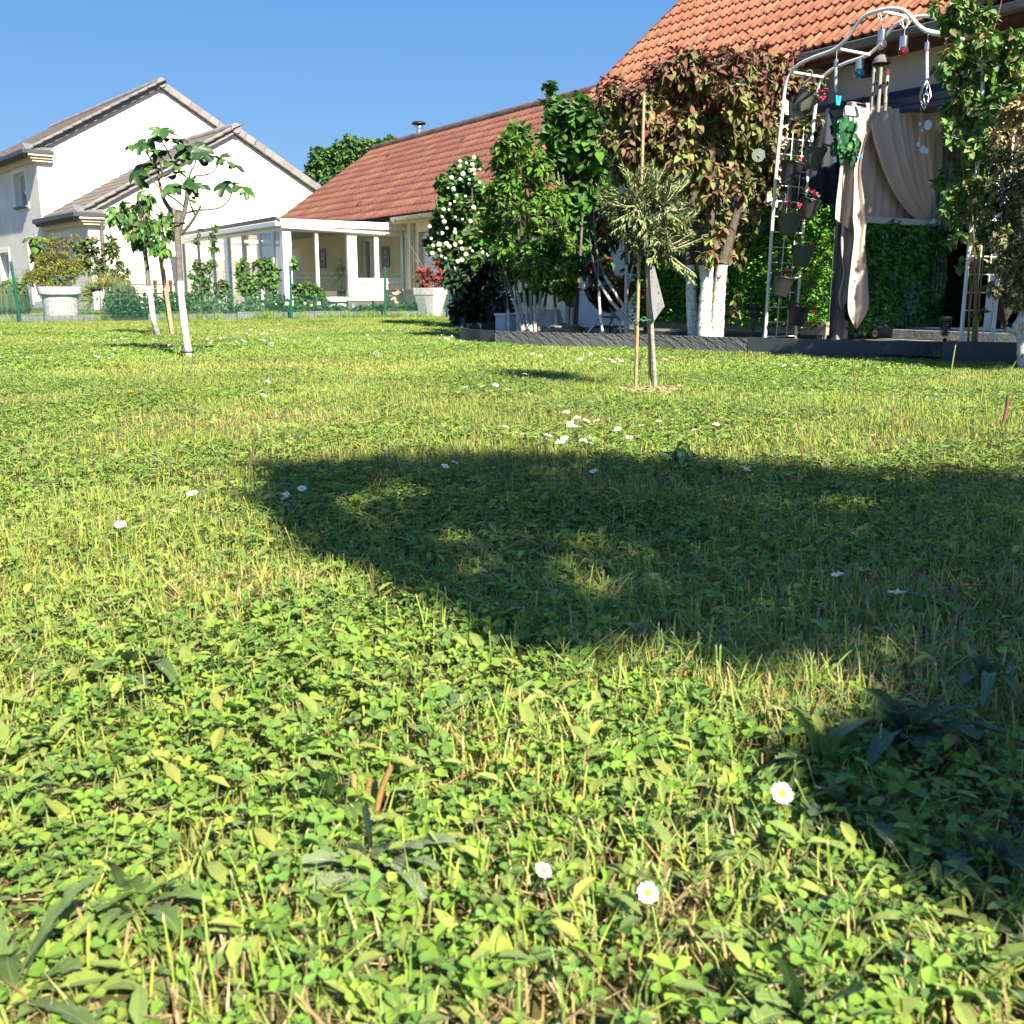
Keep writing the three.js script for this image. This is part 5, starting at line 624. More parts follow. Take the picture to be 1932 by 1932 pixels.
// ================================================================ olive tree
{
  const F = 4.9, base = G(1236, 741), P = (u, v, d = 0) => PF(u, v, F + d), t = thing('olive_tree', 'small olive tree with a round grey green crown standing on the lawn', 'tree', base);
  put('trunk', limb([base, P(1234, 690), P(1231, 640), P(1229, 600), P(1226, 560), P(1224, 520), P(1224, 480)], 0.0105, 0.0075, 9, 36, 0.05), mat([0.62, 0.59, 0.54], 0.9, { map: T.lime, bump: T.bark, bs: 0.003 }), t);
  const z = (x, y) => [(1950 + x * 0.5952) * 0.5565, (200 + y * 0.5952) * 0.5565], tips = [[150, 740, 10], [265, 600, 10], [360, 640, 9], [430, 590, 9], [470, 640, 9], [540, 670, 9], [590, 690, 9], [650, 700, 8], [670, 870, 9], [690, 1000, 10], [640, 960, 10], [230, 830, 9], [300, 780, 9], [380, 740, 9], [520, 780, 10], [600, 820, 10], [450, 820, 10], [300, 900, 9], [560, 900, 10], [620, 1080, 9], [480, 960, 9], [400, 900, 9], [340, 1000, 8], [500, 1060, 8], [560, 1130, 7], [430, 1100, 7], [640, 1230, 6], [220, 950, 7], [350, 830, 8], [420, 700, 9], [510, 720, 9], [280, 960, 8], [590, 960, 9], [530, 1000, 8], [160, 800, 7]];
  const L = { m: [], c: [], twigs: [] }, lg = [leafGeo(0.036, 0.0085, { curl: 0.18, fold: 0.3, n: 3 }), leafGeo(0.033, 0.0095, { curl: 0.25, fold: 0.2, n: 3 }), leafGeo(0.04, 0.0095, { curl: 0.3, fold: 0.2, n: 3 })];
  const crotch = P(1224, 485), mains = [[1190, 430], [1205, 390], [1225, 380], [1250, 390], [1268, 430], [1245, 470]].map(([u, v], i) => { const e = P(u, v, [0.06, -0.06, 0.08, -0.08, 0.04, -0.05][i]); put('branch', limb([crotch, crotch.clone().lerp(e, 0.5).add(V(rs(0.01), 0.01, 0)), e], 0.009, 0.005, 6, 8, 0.05), M.barkGrey, t); return e; });
  for (let rep = 0; rep < 5; rep++) for (const [x, y] of tips) {
    const [u, v] = z(x, y), e = P(u + rs(rep ? 14 : 2), v + (rep ? rs(16) : 0), rs(0.16)), m = mains.reduce((a, b) => b.distanceTo(e) < a.distanceTo(e) ? b : a), s = m.clone().lerp(e, 0.1), mid = s.clone().lerp(e, 0.5).add(V(rs(0.02), -0.012, rs(0.02))), c = new THREE.CatmullRomCurve3([s, mid, e]); L.twigs.push(limb([s, mid, e], 0.0042, 0.0018, 4, 6));
    const n = Math.max(8, Math.round(c.getLength() / 0.0085)); for (let i = 0; i < n; i++) { const q = i / n; if (q < 0.08) continue; for (const sd of [-1, 1]) { const pos = c.getPointAt(q), td = c.getTangentAt(q), a = i * 1.57 + sd * 1.57 + rs(0.4), side = V(Math.cos(a), 0.1, Math.sin(a)); const f = td.clone().multiplyScalar(0.5 + 0.9 * q).add(side.multiplyScalar(0.9 - 0.35 * q)).add(V(0, rs(0.15) - (v > 440 ? 0.45 : 0), 0)); L.m.push(basis(pos, f, V(rs(0.5), 1, rs(0.5)), rr(0.6, 1.1) * (q > 0.92 ? 0.8 : 1))); L.c.push(pick([[0.165, 0.215, 0.075], [0.135, 0.18, 0.06], [0.20, 0.24, 0.095], [0.105, 0.145, 0.05], [0.25, 0.27, 0.10]])); } }
  }
  { const inner = clumps([[1180, 420, 30], [1215, 400, 34], [1250, 410, 32], [1275, 420, 24], [1200, 440, 30], [1240, 450, 34], [1265, 460, 26], [1160, 400, 20], [1225, 370, 26], [1190, 380, 24], [1255, 375, 22], [1225, 475, 24], [1280, 390, 18]].map(([u, v, r]) => B(u, v, F + rs(0.08), r, { n: 26 })), { perTwig: 9, colors: [[0.16, 0.205, 0.075], [0.13, 0.17, 0.06], [0.19, 0.23, 0.095], [0.10, 0.14, 0.05]], spread: 0.7, up: 0.4, droop: 0.1, twigR: 0.0009, size: 0.9 }); L.m.push(...inner.m); L.c.push(...inner.c); L.twigs.push(...inner.twigs.map((g) => g)); }
  leaves(t, L, lg, mat([1, 1, 1], 0.65, {}), 300, 'leaf', mat([0.42, 0.39, 0.25], 0.8));
  const tl = mat([1, 1, 1], 0.6, { map: tex(128, (x, y) => { const row = Math.floor(y * 26), on = ((row % 2 === 0 && x > 0.1 && x < 0.1 + 0.6 * hash(row, 5) && y > 0.62 && y < 0.95) || (row % 2 === 0 && y < 0.22 && x > 0.35 && x < 0.9)) && vnoise(x * 60, row) > 0.35; const blk = (Math.abs(x - 0.78) < 0.07 && (Math.abs(y - 0.36) < 0.025 || Math.abs(y - 0.5) < 0.018)); return on || blk ? grey(blk ? 0.12 : 0.2) : grey(0.36); }, false) });
  const tag = thing('plant_label', 'curved grey plastic plant label with fine print hanging on the olive trunk', 'label', P(1232, 560, -0.05)); const a0 = P(1226, 502, -0.02), b0 = P(1234, 500, -0.03), a1 = P(1234, 606, -0.035), b1 = P(1254, 578, -0.06), am = P(1227, 560, -0.04), bm = P(1243, 535, -0.06);
  const ca = new THREE.QuadraticBezierCurve3(a0, am, a1), cb = new THREE.QuadraticBezierCurve3(b0, bm, b1); put('tag', sheet(4, 16, (s, q) => ca.getPoint(1 - q).lerp(cb.getPoint(1 - q), s)), tl, tag); put('tie', new THREE.TorusGeometry(0.016, 0.0018, 5, 12).rotateX(Math.PI / 2).translate(...P(1229, 505).toArray()), M.black, tag);
  const cn = (pts, r, lab) => { const b = thing('bamboo_cane', lab, 'cane', pts[0]); put('cane', limb(pts, r, r * 0.8, 8, 30), M.bamboo, b); for (let i = 1; i < 6; i++) { const c = new THREE.CatmullRomCurve3(pts), p = c.getPointAt(i / 6 + rs(0.03)); put('node', new THREE.TorusGeometry(r * 0.92, r * 0.22, 5, 10).rotateX(Math.PI / 2).translate(p.x, p.y, p.z), mat([0.42, 0.30, 0.17], 0.7), b); } return b; };
  cn([G(1199, 741), P(1203, 600, 0.02), P(1206, 480, 0.03), P(1211, 330, 0.04), P(1215, 178, 0.06)], 0.0085, 'tall thin bamboo cane rising left of the olive trunk above its crown');
  const c2 = cn([G(1227, 741), P(1225, 640, 0.03), P(1222, 560, 0.03), P(1220, 460, 0.04)], 0.0078, 'short grey cane tied close against the olive trunk');
  const tie = thing('garden_tie', 'green twine tying the tall cane to the olive trunk', 'twine', P(1215, 605)); put('twine', joined([tube([P(1196, 606, -0.012), P(1203, 602, -0.012), P(1216, 605, -0.01), P(1232, 603, -0.02), P(1234, 607, -0.015)], 0.003), tube([P(1197, 604, 0.01), P(1194, 612, 0), P(1196, 620, 0)], 0.0025), tube([P(1208, 604, 0), P(1214, 598, -0.01), P(1219, 602, -0.01), P(1212, 607, -0.01)], 0.0025)]), mat([0.02, 0.20, 0.07], 0.7), tie);
  const chips = [], cc = []; for (let i = 0; i < 150; i++) { const a = rnd() * 6.28, r = Math.sqrt(rnd()) * 0.15, p = base.clone().add(V(Math.cos(a) * r * 1.2, 0.012 + rnd() * 0.012, Math.sin(a) * r)); chips.push(basis(p, V(rs(1), rs(0.25), rs(1)), V(rs(0.3), 1, rs(0.3)), rr(0.6, 1.4))); cc.push(pick([[0.36, 0.25, 0.15], [0.42, 0.31, 0.19], [0.26, 0.17, 0.10], [0.46, 0.37, 0.26]])); }
  const im = many('wood_chips', rbox(-0.006, 0.006, -0.002, 0.002, -0.015, 0.015, 0.001), mat([1, 1, 1], 0.9), null, chips, cc); im.userData.label = 'ring of pale wood chips around the foot of the olive tree'; im.userData.category = 'mulch';
}
// ================================================================ trellis arch
const AX = 6.3, AD = 0.36;
{
  const a = thing('trellis_arch', 'white tubular metal garden arch with an ogee top, hung with flower pots and ornaments', 'arch', V(AX, 0, -5)), A = (u, v, d = 0) => { const p = PX(u, v, AX); p.x += d; return p; };
  const top = [[1476, 212], [1483, 159], [1491, 138], [1507, 122], [1533, 109], [1576, 92], [1594, 77], [1615, 48], [1631, 31], [1658, 20], [1684, 16], [1706, 20], [1719, 32], [1735, 50], [1756, 62], [1791, 65], [1817, 66], [1844, 74], [1857, 88], [1856, 120]];
  for (const d of [0, AD]) {
    const l0 = A(1443, 641, d).setY(0), r0 = A(1812, 651, d).setY(0);
    put('hoop', tube([l0, A(1463, 342, d), ...top.map(([u, v]) => A(u, v, d)), A(1848, 266, d), A(1829, 465, d), r0], 0.0135, 8, 150), M.whiteMetal, a);
  }
  for (const [u, v] of [[1580, 92], [1658, 20], [1493, 136], [1740, 55], [1850, 80]]) { const p = A(u, v); put('crossbar', rod(p, p.clone().add(V(AD, 0, 0)), 0.011, 0.011, 8), M.whiteMetal, a); }
  for (const [lo, hi] of [[A(1443, 641), A(1478, 200)], [A(1812, 651), A(1850, 250)]]) {
    const at = (y) => lo.clone().lerp(hi, (y - lo.y) / (hi.y - lo.y));
    for (let y = 0.12; y < 1.75; y += 0.117) { const p = at(y); put('rung', rod(p, p.clone().add(V(AD, 0, 0)), 0.0048, 0.0048, 6), M.whiteMetal, a); }
    for (const f of [0.34, 0.67]) put('upright', rod(at(0.12).add(V(AD * f, 0, 0.006)), at(1.74).add(V(AD * f, 0, 0.006)), 0.0042, 0.0042, 6), M.whiteMetal, a);
  }
}
// ================================================================ hanging flower pots
{
  const R = V(Math.cos(YAW), 0, Math.sin(YAW));
  const grey_ = mat([0.07, 0.073, 0.058], 0.5), blk = mat([0.022, 0.023, 0.026], 0.4);
  const pots = [[1517, 196, 1.0, 0.55, 0, 'tilted grey green hanging pot of red begonias, topmost on the arch'], [1533, 300, 1.0, 0.22, 0, 'olive grey hanging pot with a pink begonia, second highest on the arch'], [1492, 326, 1.0, 0.2, 1, 'black hanging pot with a bright pink begonia, third highest on the arch'], [1524, 395, 0.98, 0.2, 1, 'dark hanging pot with pink flowers and lime leaves, fourth highest on the arch'], [1489, 424, 1.0, 0.14, 0, 'grey green hanging pot with two pink begonia heads by the front leg of the arch'], [1513, 484, 1.0, 0.16, 0, 'grey green hanging pot with one large pink flower before the bright green screen'], [1474, 541, 0.98, 0.2, 1, 'black hanging pot with drooping red begonia low on the front leg of the arch'], [1505, 597, 0.98, 0.2, 1, 'black hanging pot nearest the ground with one pink flower at its right rim']];
  const leaf = leafGeo(0.045, 0.04, { curl: 0.3, widest: 0.5 }), pet = leafGeo(0.030, 0.028, { n: 2, curl: 0.35, widest: 0.55 }), lm = [[0.10, 0.24, 0.03], [0.14, 0.30, 0.04], [0.07, 0.17, 0.03]].map((c) => mat(c, 0.7, { transmission: 0.25, thickness: 0 })), pm = [[0.75, 0.05, 0.16], [0.70, 0.10, 0.22], [0.78, 0.16, 0.20]].map((c) => mat(c, 0.8, { transmission: 0.2, thickness: 0 }));
  const U = 8.25 / F0;
  pots.forEach(([u, v, s, tilt, dark, label], i) => {
    const F = 8.18 + (u > 1500 ? 0.16 : 0), c = PF(u, v, F), m = dark ? blk : grey_, t = thing('hanging_pot', label, 'flower pot', c), r = 21 * U * s, h = 36 * U * s;
    const up = V(0, 1, 0).applyAxisAngle(V(-Math.sin(YAW), 0, Math.cos(YAW)), -tilt), tr = new THREE.Matrix4().makeRotationFromQuaternion(new THREE.Quaternion().setFromUnitVectors(V(0, 1, 0), up)).setPosition(c);
    const pot = lathe([[0, -h / 2], [r * 0.62, -h / 2], [r * 0.66, -h / 2 + 0.006], [r * 0.86, h * 0.22], [r * 0.9, h * 0.24], [r * 0.95, h * 0.42], [r * 1.02, h * 0.44], [r * 1.02, h * 0.5], [r * 0.94, h * 0.5], [r * 0.9, h * 0.36]], 28).applyMatrix4(tr); put('pot', pot, m, t);
    put('soil', new THREE.CircleGeometry(r * 0.92, 18).rotateX(-Math.PI / 2).translate(0, h * 0.38, 0).applyMatrix4(tr), M.soil, t);
    const hk = [[-r * 0.98, h * 0.25], [-r * 1.06, h * 0.6], [-r * 0.88, h * 0.95], [-r * 0.74, h * 1.2], [-r * 0.86, h * 1.42], [-r * 1.15, h * 1.44], [-r * 1.3, h * 1.3]].map(([x, y]) => R.clone().multiplyScalar(x).add(V(0, y, 0)).applyMatrix4(tr)); const hg = new THREE.TubeGeometry(new THREE.CatmullRomCurve3(hk), 24, 0.0075, 7, false); put('hook', hg, m, t);
    for (let k = 0; k < 22; k++) { const p = V(rs(r * 0.8), h * 0.45 + rnd() * 0.05, rs(r * 0.8)).applyMatrix4(tr); place('leaf', leaf, lm[k % 3], t, basis(p, V(rs(1), rr(-0.1, 0.5), rs(1)), up, rr(0.7, 1.15))); }
    const fl = [[1, [0.45, 0.8]], [1, [0.8, 0.65]], [1, [0.25, 0.75]], [2, [0.15, 0.8], [-0.35, 0.9]], [2, [0.4, 0.9], [-0.5, 0.95]], [1, [0.55, 0.62]], [2, [0.3, 0.75], [0.05, 0.85]], [1, [1.1, 0.5]]][i].slice(1);
    const head = (q) => { const f = put('flower', new THREE.SphereGeometry(0.006, 6, 5).translate(q.x, q.y, q.z), mat([0.8, 0.6, 0.1], 0.8), t); for (let k = 0; k < 11; k++) place('petal', pet, pm[k % 3], f, basis(q.clone().addScaledVector(rdir(), 0.008), rdir().add(V(0, 0.3, 0)), rdir(), rr(0.75, 1.1))); };
    for (const [x, y] of [...fl, ...(i === 0 ? [[0.85, 0.95], [1.0, 0.6]] : [])]) head(R.clone().multiplyScalar(x * r).add(V(0, y * h, 0)).add(V(-Math.sin(YAW), 0, Math.cos(YAW)).multiplyScalar(r * 0.4)).applyMatrix4(tr));
  });
}
// ================================================================ what hangs from the arch
{
  const X = AX + 0.12, at = (u, v, d = 0) => PX(u, v, X + d), U = 8.0 / F0;
  for (const [u, v, c, topv, lab] of [[1663, 84, [0.90, 0.90, 0.92], 22, 'clear crackled glass solar bulb hanging from the crest of the arch'], [1704, 97, [0.85, 0.22, 0.32], 34, 'pink crackled glass solar bulb hanging right of the clear one'], [1621, 138, [0.04, 0.52, 0.78], 100, 'blue crackled glass solar bulb hanging before the cream wall']]) {
    const p = at(u, v), r = 8.6 * U, t = thing('solar_bulb', lab, 'hanging lamp', p.clone().setY(p.y + r));
    put('cap', lathe([[0, r * 2.75], [r * 0.75, r * 2.75], [r * 0.8, r * 2.7], [r * 0.8, r * 0.75], [r * 0.7, r * 0.7]], 18).translate(p.x, p.y, p.z), M.steel, t);
    const g = new THREE.IcosahedronGeometry(r, 3), q = g.attributes.position; for (let i = 0; i < q.count; i++) { const k = 0.96 + 0.08 * hash(Math.round(q.getX(i) * 4e3), Math.round(q.getY(i) * 4e3 + q.getZ(i) * 9e3)); q.setXYZ(i, q.getX(i) * k, q.getY(i) * k, q.getZ(i) * k); } g.computeVertexNormals(); g.translate(p.x, p.y, p.z); put('globe', g, mat(c, 0.12, { transmission: 0.92, thickness: 0, ior: 1.45 }), t);
    put('led', joined([rod(p.clone().add(V(0, r * 0.7, 0)), p.clone().add(V(0, -r * 0.1, 0)), r * 0.12, r * 0.2, 8)]), mat([0.7, 0.7, 0.65], 0.5), t);
    const ty = at(u, topv).y, wires = [rod(p.clone().setY(p.y + r * 2.7), V(p.x, p.y + r * 4, p.z), 0.0014, 0.0014, 4)];
    if (u > 1650) for (let k = 0; k < 6; k++) { const a = k / 6 * 6.28, y0 = p.y + r * 4, y1 = ty; wires.push(tube([V(p.x, y0, p.z), V(p.x + Math.cos(a) * r * 1.1, lerp(y0, y1, 0.72), p.z + Math.sin(a) * r * 1.1), V(p.x + Math.cos(a) * r * 0.9, lerp(y0, y1, 0.85), p.z + Math.sin(a) * r * 0.9), V(p.x, y1, p.z)], 0.0026, 4)); } else wires.push(rod(V(p.x, p.y + r * 4, p.z), V(p.x, ty, p.z), 0.0014, 0.0014, 4));
    put('hanger', joined(wires), M.whiteMetal, t);
  }
  for (const [u, v0, v1, lab] of [[1578, 112, 173, 'thin clear tube light with a silver cap at the left end of the arch'], [1750, 80, 148, 'thin clear tube light with a ribbed silver cap at the right of the arch']]) { const a = at(u, v0), b = at(u - 1, v1), t = thing('tube_light', lab, 'hanging lamp', b); put('cap', rod(a, a.clone().add(V(0, -0.05, 0)), 0.017, 0.017, 12), M.steel, t); put('tube', rod(a.clone().add(V(0, -0.05, 0)), b, 0.011, 0.011, 10), mat([0.82, 0.84, 0.86], 0.25, { transmission: 0.6, thickness: 0 }), t); put('hanger', rod(a, a.clone().add(V(0, 0.06, 0)), 0.0015), M.whiteMetal, t); }
  { // wind chime
    const d = at(1663, 117), t = thing('wind_chime', 'bamboo wind chime under a grey coconut half shell hanging from the arch', 'wind chime', d), r = 15 * U; const sh = new THREE.SphereGeometry(r, 22, 10, 0, Math.PI * 2, 0, Math.PI / 2); sh.scale(1, 0.95, 1); sh.translate(d.x, d.y - 0.01, d.z); put('shell', metric(sh), mat([0.27, 0.25, 0.23], 0.85, { map: T.grain }), t); put('shell_rim', new THREE.TorusGeometry(r, 0.005, 6, 24).rotateX(Math.PI / 2).translate(d.x, d.y - 0.01, d.z), mat([0.12, 0.10, 0.09], 0.8), t);
    const bm = [[0.36, 0.34, 0.30], [0.52, 0.46, 0.34], [0.42, 0.39, 0.34]].map((c) => mat(c, 0.5, { map: T.grain }));
    for (let k = 0; k < 6; k++) { const a = k / 6 * 6.28 + 0.4, x = d.x + Math.cos(a) * r * 0.85, z = d.z + Math.sin(a) * r * 0.85, y1 = at(1663, [208, 195, 213, 200, 205, 190][k]).y, y0 = at(1663, [132, 128, 130, 126, 131, 128][k]).y; put('bamboo_pipe', (() => { const g = new THREE.CylinderGeometry(0.0135, 0.0135, y0 - y1, 10, 1, true); g.translate(x, (y0 + y1) / 2, z); return metric(g); })(), bm[k % 3], t); put('cord', rod(V(x, y0 - 0.01, z), V(x, d.y - 0.01, z), 0.0018, 0.0018, 4), M.black, t); const hole = new THREE.SphereGeometry(0.009, 8, 6); hole.scale(1, 1.3, 0.5); hole.translate(x - 0.006, lerp(y0, y1, 0.45), z + 0.011); put('pipe_hole', hole, M.blackMatte, t); }
    put('clapper', lathe([[0, 0], [0.03, 0], [0.03, 0.01], [0, 0.01]], 14).translate(d.x, at(1663, 158).y, d.z), M.bark, t); put('cord', joined([rod(V(d.x, at(1663, 158).y, d.z), V(d.x, d.y, d.z), 0.0016, 0.0016, 4), rod(V(d.x, d.y + r * 0.8, d.z), at(1655, 96), 0.0018, 0.0018, 4), rod(V(d.x, d.y + r * 0.8, d.z), at(1671, 96), 0.0018, 0.0018, 4)]), M.twig, t);
  }
  { // wire spinner and its strings
    const a = at(1748, 150), b = at(1746, 207), t = thing('wire_spinner', 'oval twisted metal wire spinner hanging before the awning', 'ornament', b), w = []; const L = a.y - b.y, r = 8.5 * U;
    for (let k = 0; k < 7; k++) { const g = []; for (let i = 0; i <= 12; i++) { const q = i / 12, an = k / 7 * 6.28 + q * 1.6, rad_ = Math.sin(q * Math.PI) * r; g.push(V(a.x + Math.cos(an) * rad_, lerp(a.y, b.y, q), a.z + Math.sin(an) * rad_)); } w.push(tube(g, 0.0026, 5, 24)); } put('wires', joined(w), M.steel, t); put('bead', new THREE.SphereGeometry(0.012, 12, 8).translate(a.x, lerp(a.y, b.y, 0.5), a.z), mat([0.1, 0.16, 0.4], 0.2, { clearcoat: 1 }), t); put('hanger', rod(a, at(1750, 118), 0.0015), M.steel, t);
    const m = thing('mirror_mobile', 'string of small mirror discs and beads hanging before the curtain', 'ornament', at(1742, 300)), s0 = at(1735, 190); put('string', rod(at(1738, 185), at(1734, 312), 0.0012, 0.0012, 4), M.steel, m);
    for (const [u, v, rr_] of [[1737, 234, 4], [1741, 246, 4], [1736, 262, 3]]) put('bead', new THREE.SphereGeometry(rr_ * U * 0.8, 10, 8).translate(...at(u, v).toArray()), M.steel, m); for (const [u, v, sx] of [[1751, 236, 6], [1741, 282, 4.5], [1748, 285, 3.5], [1733, 272, 3]]) { const p = at(u, v), g = new THREE.CylinderGeometry(sx * U, sx * U, 0.004, 18); g.rotateX(Math.PI / 2); g.rotateY(-YAW + rs(0.5)); g.scale(1, 1.4, 1); g.translate(p.x, p.y, p.z); put('mirror_disc', g, mat([0.45, 0.47, 0.48], 0.35, { metalness: 0.8 }), m); }
  }
  { // ribbed clear lantern and pale disc in the purple tree
    const p = PF(1420, 418, 8.9), k = 8.9 / F0, t = thing('glass_lantern', 'clear ribbed bowl lantern with a blue top hanging at the edge of the purple tree', 'hanging lamp', p); const prof = []; for (let i = 0; i <= 18; i++) { const q = i / 18, a = q * 2.75 + 0.3; prof.push([k * 26 * Math.sin(a) * (1 + (i % 2) * 0.04), p.y - k * 14 + k * 18 * Math.cos(a)]); }
    put('bowl', lathe(prof, 28).translate(p.x, 0, p.z), mat([0.9, 0.94, 0.94], 0.08, { transmission: 0.95, thickness: 0 }), t); put('top', lathe([[0, k * 12], [k * 6, k * 10], [k * 7, k * 4], [0, k * 4]], 14).translate(p.x, p.y, p.z), mat([0.10, 0.25, 0.42], 0.4), t); put('hanger', rod(p.clone().add(V(0, k * 12, 0)), PF(1420, 360, 8.9), 0.002), M.steel, t);
    const q = PF(1431, 293, 8.45), d = thing('mirror_disc', 'pale shiny disc hanging among the purple leaves left of the arch', 'ornament', q), g = new THREE.CylinderGeometry(11 * k, 11 * k, 0.004, 22); g.rotateX(Math.PI / 2); g.rotateY(-YAW - 0.3); g.translate(q.x, q.y, q.z); put('disc', g, mat([0.16, 0.21, 0.19], 0.5), d); put('string', rod(q, q.clone().add(V(0, 0.14, 0)), 0.0012, 0.0012, 4), M.steel, d);
  }
}
// ================================================================ green screens, curtain, post
{
  const PXs = 6.72, z0 = -8.05, z1 = -5.66, s = thing('hedge_screen', 'bright green artificial leaf screen on a planked frame facing the lawn', 'screen', V(PXs, 0, z1));
  put('plank', metric(rbox(PXs - 0.02, PXs + 0.02, 0.13, 0.24, z0, z1, 0.006)), mat([0.50, 0.44, 0.34], 0.8, { map: T.grain }), s); put('backing', metric(box(PXs, PXs + 0.012, 0.24, 1.12, z0, z1)), mat([0.02, 0.05, 0.015], 0.9), s); for (const z of [z0 + 0.1, -7.2, z1 - 0.1]) put('post', metric(box(PXs + 0.022, PXs + 0.07, 0, 1.1, z - 0.03, z + 0.03)), mat([0.33, 0.31, 0.29], 0.85, { map: T.grain }), s);
  const L = { m: [], c: [], twigs: [] }; for (let i = 0; i < 15000; i++) { const z = lerp(z0 - 0.02, z1 + 0.02, rnd()), y = 0.19 + 0.95 * rnd(), tuft = fbm(z * 14 + 3, y * 14, 3), d = 0.015 + 0.11 * tuft * rnd(); L.m.push(basis(V(PXs - d, y, z), V(-0.8 * rnd() - 0.15, rs(0.8), rs(1)), V(-0.4, 0.6 + rs(0.6), rs(0.6)), rr(0.6, 1.25))); L.c.push(pick([[0.10, 0.36, 0.012], [0.14, 0.44, 0.015], [0.22, 0.54, 0.02], [0.06, 0.22, 0.012], [0.33, 0.60, 0.03]])); }
  leaves(s, L, [leafGeo(0.04, 0.014, { n: 2 }), leafGeo(0.032, 0.017, { n: 2 })], mat([1, 1, 1], 0.75, { transmission: 0.3, thickness: 0 }), 150);
  // side screen
  const Z = -5.70, xa = 7.06, xb = 8.12, q = thing('ivy_screen', 'dark green artificial ivy screen in a white frame on wheels below the curtain', 'screen', V(xa, 0, Z)); const wf = mat([0.62, 0.61, 0.60], 0.55);
  put('top_rail', metric(rbox(xa - 0.12, xb + 0.05, 1.02, 1.075, Z - 0.03, Z + 0.06, 0.008)), wf, q); put('bottom_rail', metric(rbox(xa - 0.1, xb, 0.185, 0.25, Z - 0.03, Z + 0.03, 0.008)), wf, q); put('backing', box(xa - 0.08, xb, 0.25, 1.02, Z - 0.012, Z), mat([0.012, 0.03, 0.012], 0.9), q); for (const x of [xa - 0.05, xb - 0.06]) put('post', metric(rbox(x - 0.025, x + 0.025, 0.09, 1.02, Z - 0.06, Z - 0.013, 0.006)), wf, q);
  put('leg', metric(rbox(8.02, 8.07, 0.09, 0.185, Z - 0.03, Z + 0.02, 0.006)), wf, q);
  for (const [u, v, r] of [[1697, 631, 17], [1648, 629, 15]]) { const p = PZ(u, v, Z + 0.02), k = r * fwd(p) / F0, w = put('wheel', new THREE.TorusGeometry(k * 0.72, k * 0.28, 10, 24).translate(p.x, p.y, p.z), M.black, q); put('hub', new THREE.CylinderGeometry(k * 0.46, k * 0.46, 0.03, 18).rotateX(Math.PI / 2).translate(p.x, p.y, p.z), mat([0.55, 0.53, 0.5], 0.5), w); put('axle', new THREE.CylinderGeometry(k * 0.18, k * 0.2, 0.05, 12).rotateX(Math.PI / 2).translate(p.x, p.y, p.z), mat([0.3, 0.05, 0.04], 0.5), w); }
  const S = { m: [], c: [], twigs: [] }; for (let i = 0; i < 5200; i++) { const x = lerp(xa - 0.1, xb + 0.02, rnd()), y = 0.20 + 0.83 * rnd() - (x < 7.2 ? rnd() * 0.05 : 0), d = 0.01 + 0.07 * rnd(); S.m.push(basis(V(x, y, Z + d), V(rs(0.9), rs(0.8) - 0.35, 0.25 + rnd() * 0.6), V(rs(0.5), 0.5, 0.7), rr(0.6, 1.2))); const c = pick([[0.045, 0.18, 0.03], [0.06, 0.23, 0.035], [0.035, 0.135, 0.028], [0.10, 0.27, 0.03]]); S.c.push(fbm(x * 7, y * 7, 2) > 0.62 && rnd() < 0.5 ? [0.10, 0.26, 0.16] : c); }
  leaves(q, S, [leafGeo(0.055, 0.030, { n: 3 }), lobedLeaf(0.05, 5, { depth: 0.4, droop: 0.2 }), leafGeo(0.06, 0.014, { n: 3 })], LSEMI, 250);
  // post
  const p = thing('corner_post', 'grey wooden post at the corner between the two green screens', 'post', V(6.9, 0, -5.76)); put('post', metric(rbox(6.845, 6.905, 0, 1.93, -5.73, -5.67, 0.008)), mat([0.33, 0.31, 0.29], 0.85, { map: T.grain }), p); put('wire', rod(V(6.9, 1.935, -5.72), V(7.79, 1.935, -5.72), 0.004), M.zinc, p);
  // curtain
  const cm = mat([0.56, 0.48, 0.42], 0.95, { bump: T.weave, bs: 0.0012, sheen: 0.4 }), c = thing('curtain', 'draped taupe outdoor curtain gathered to the right with a pale sunlit flap on the left', 'curtain', V(6.9, 1.95, Z)); c.userData.category = 'curtain';
  const Zc = -5.69, tie = PZ(1768, 428, Zc), nz = (s) => 0.5 * Math.sin(s * 41) + 0.35 * Math.sin(s * 67 + 1.2) + 0.3 * Math.sin(s * 23 + 0.6);
  const main = sheet(110, 60, (s, t) => { const x0 = lerp(PZ(1626, 204, Zc).x, PZ(1840, 205, Zc).x, s), y0 = 1.93 - 0.008 * Math.abs(Math.sin(s * 31)), gx = lerp(tie.x - 0.02, tie.x + 0.03, s), gy = tie.y + lerp(-0.01, 0.035, s), cx = lerp(x0 + 0.16 * (1 - s), gx, 0.18), cy = lerp(gy + 0.02, gy + 0.32, s), a = (1 - t) ** 2, b = 2 * t * (1 - t), e = t * t; const z = Zc + 0.02 + (0.026 * nz(s + 0.02 * t) + 0.012 * Math.sin(s * 120)) * (1 - 0.72 * t) + 0.05 * t * (1 - t) * 2 * (0.5 + 0.5 * Math.sin(s * 50)); return V(a * x0 + b * cx + e * gx, a * y0 + b * cy + e * gy, z); }); put('drape', main, cm, c);
  put('tail', sheet(40, 24, (s, t) => { const w = lerp(0.05, 0.20, Math.min(1, t * 1.8)), x = tie.x - 0.01 + (s - 0.45) * w + 0.015 * t, yb = lerp(0.36, 0.52, s) + 0.03 * Math.sin(s * 9); return V(x, lerp(tie.y, yb, t), Zc + 0.05 + 0.022 * Math.sin(s * 24 + t) * (0.4 + t)); }), cm, c);
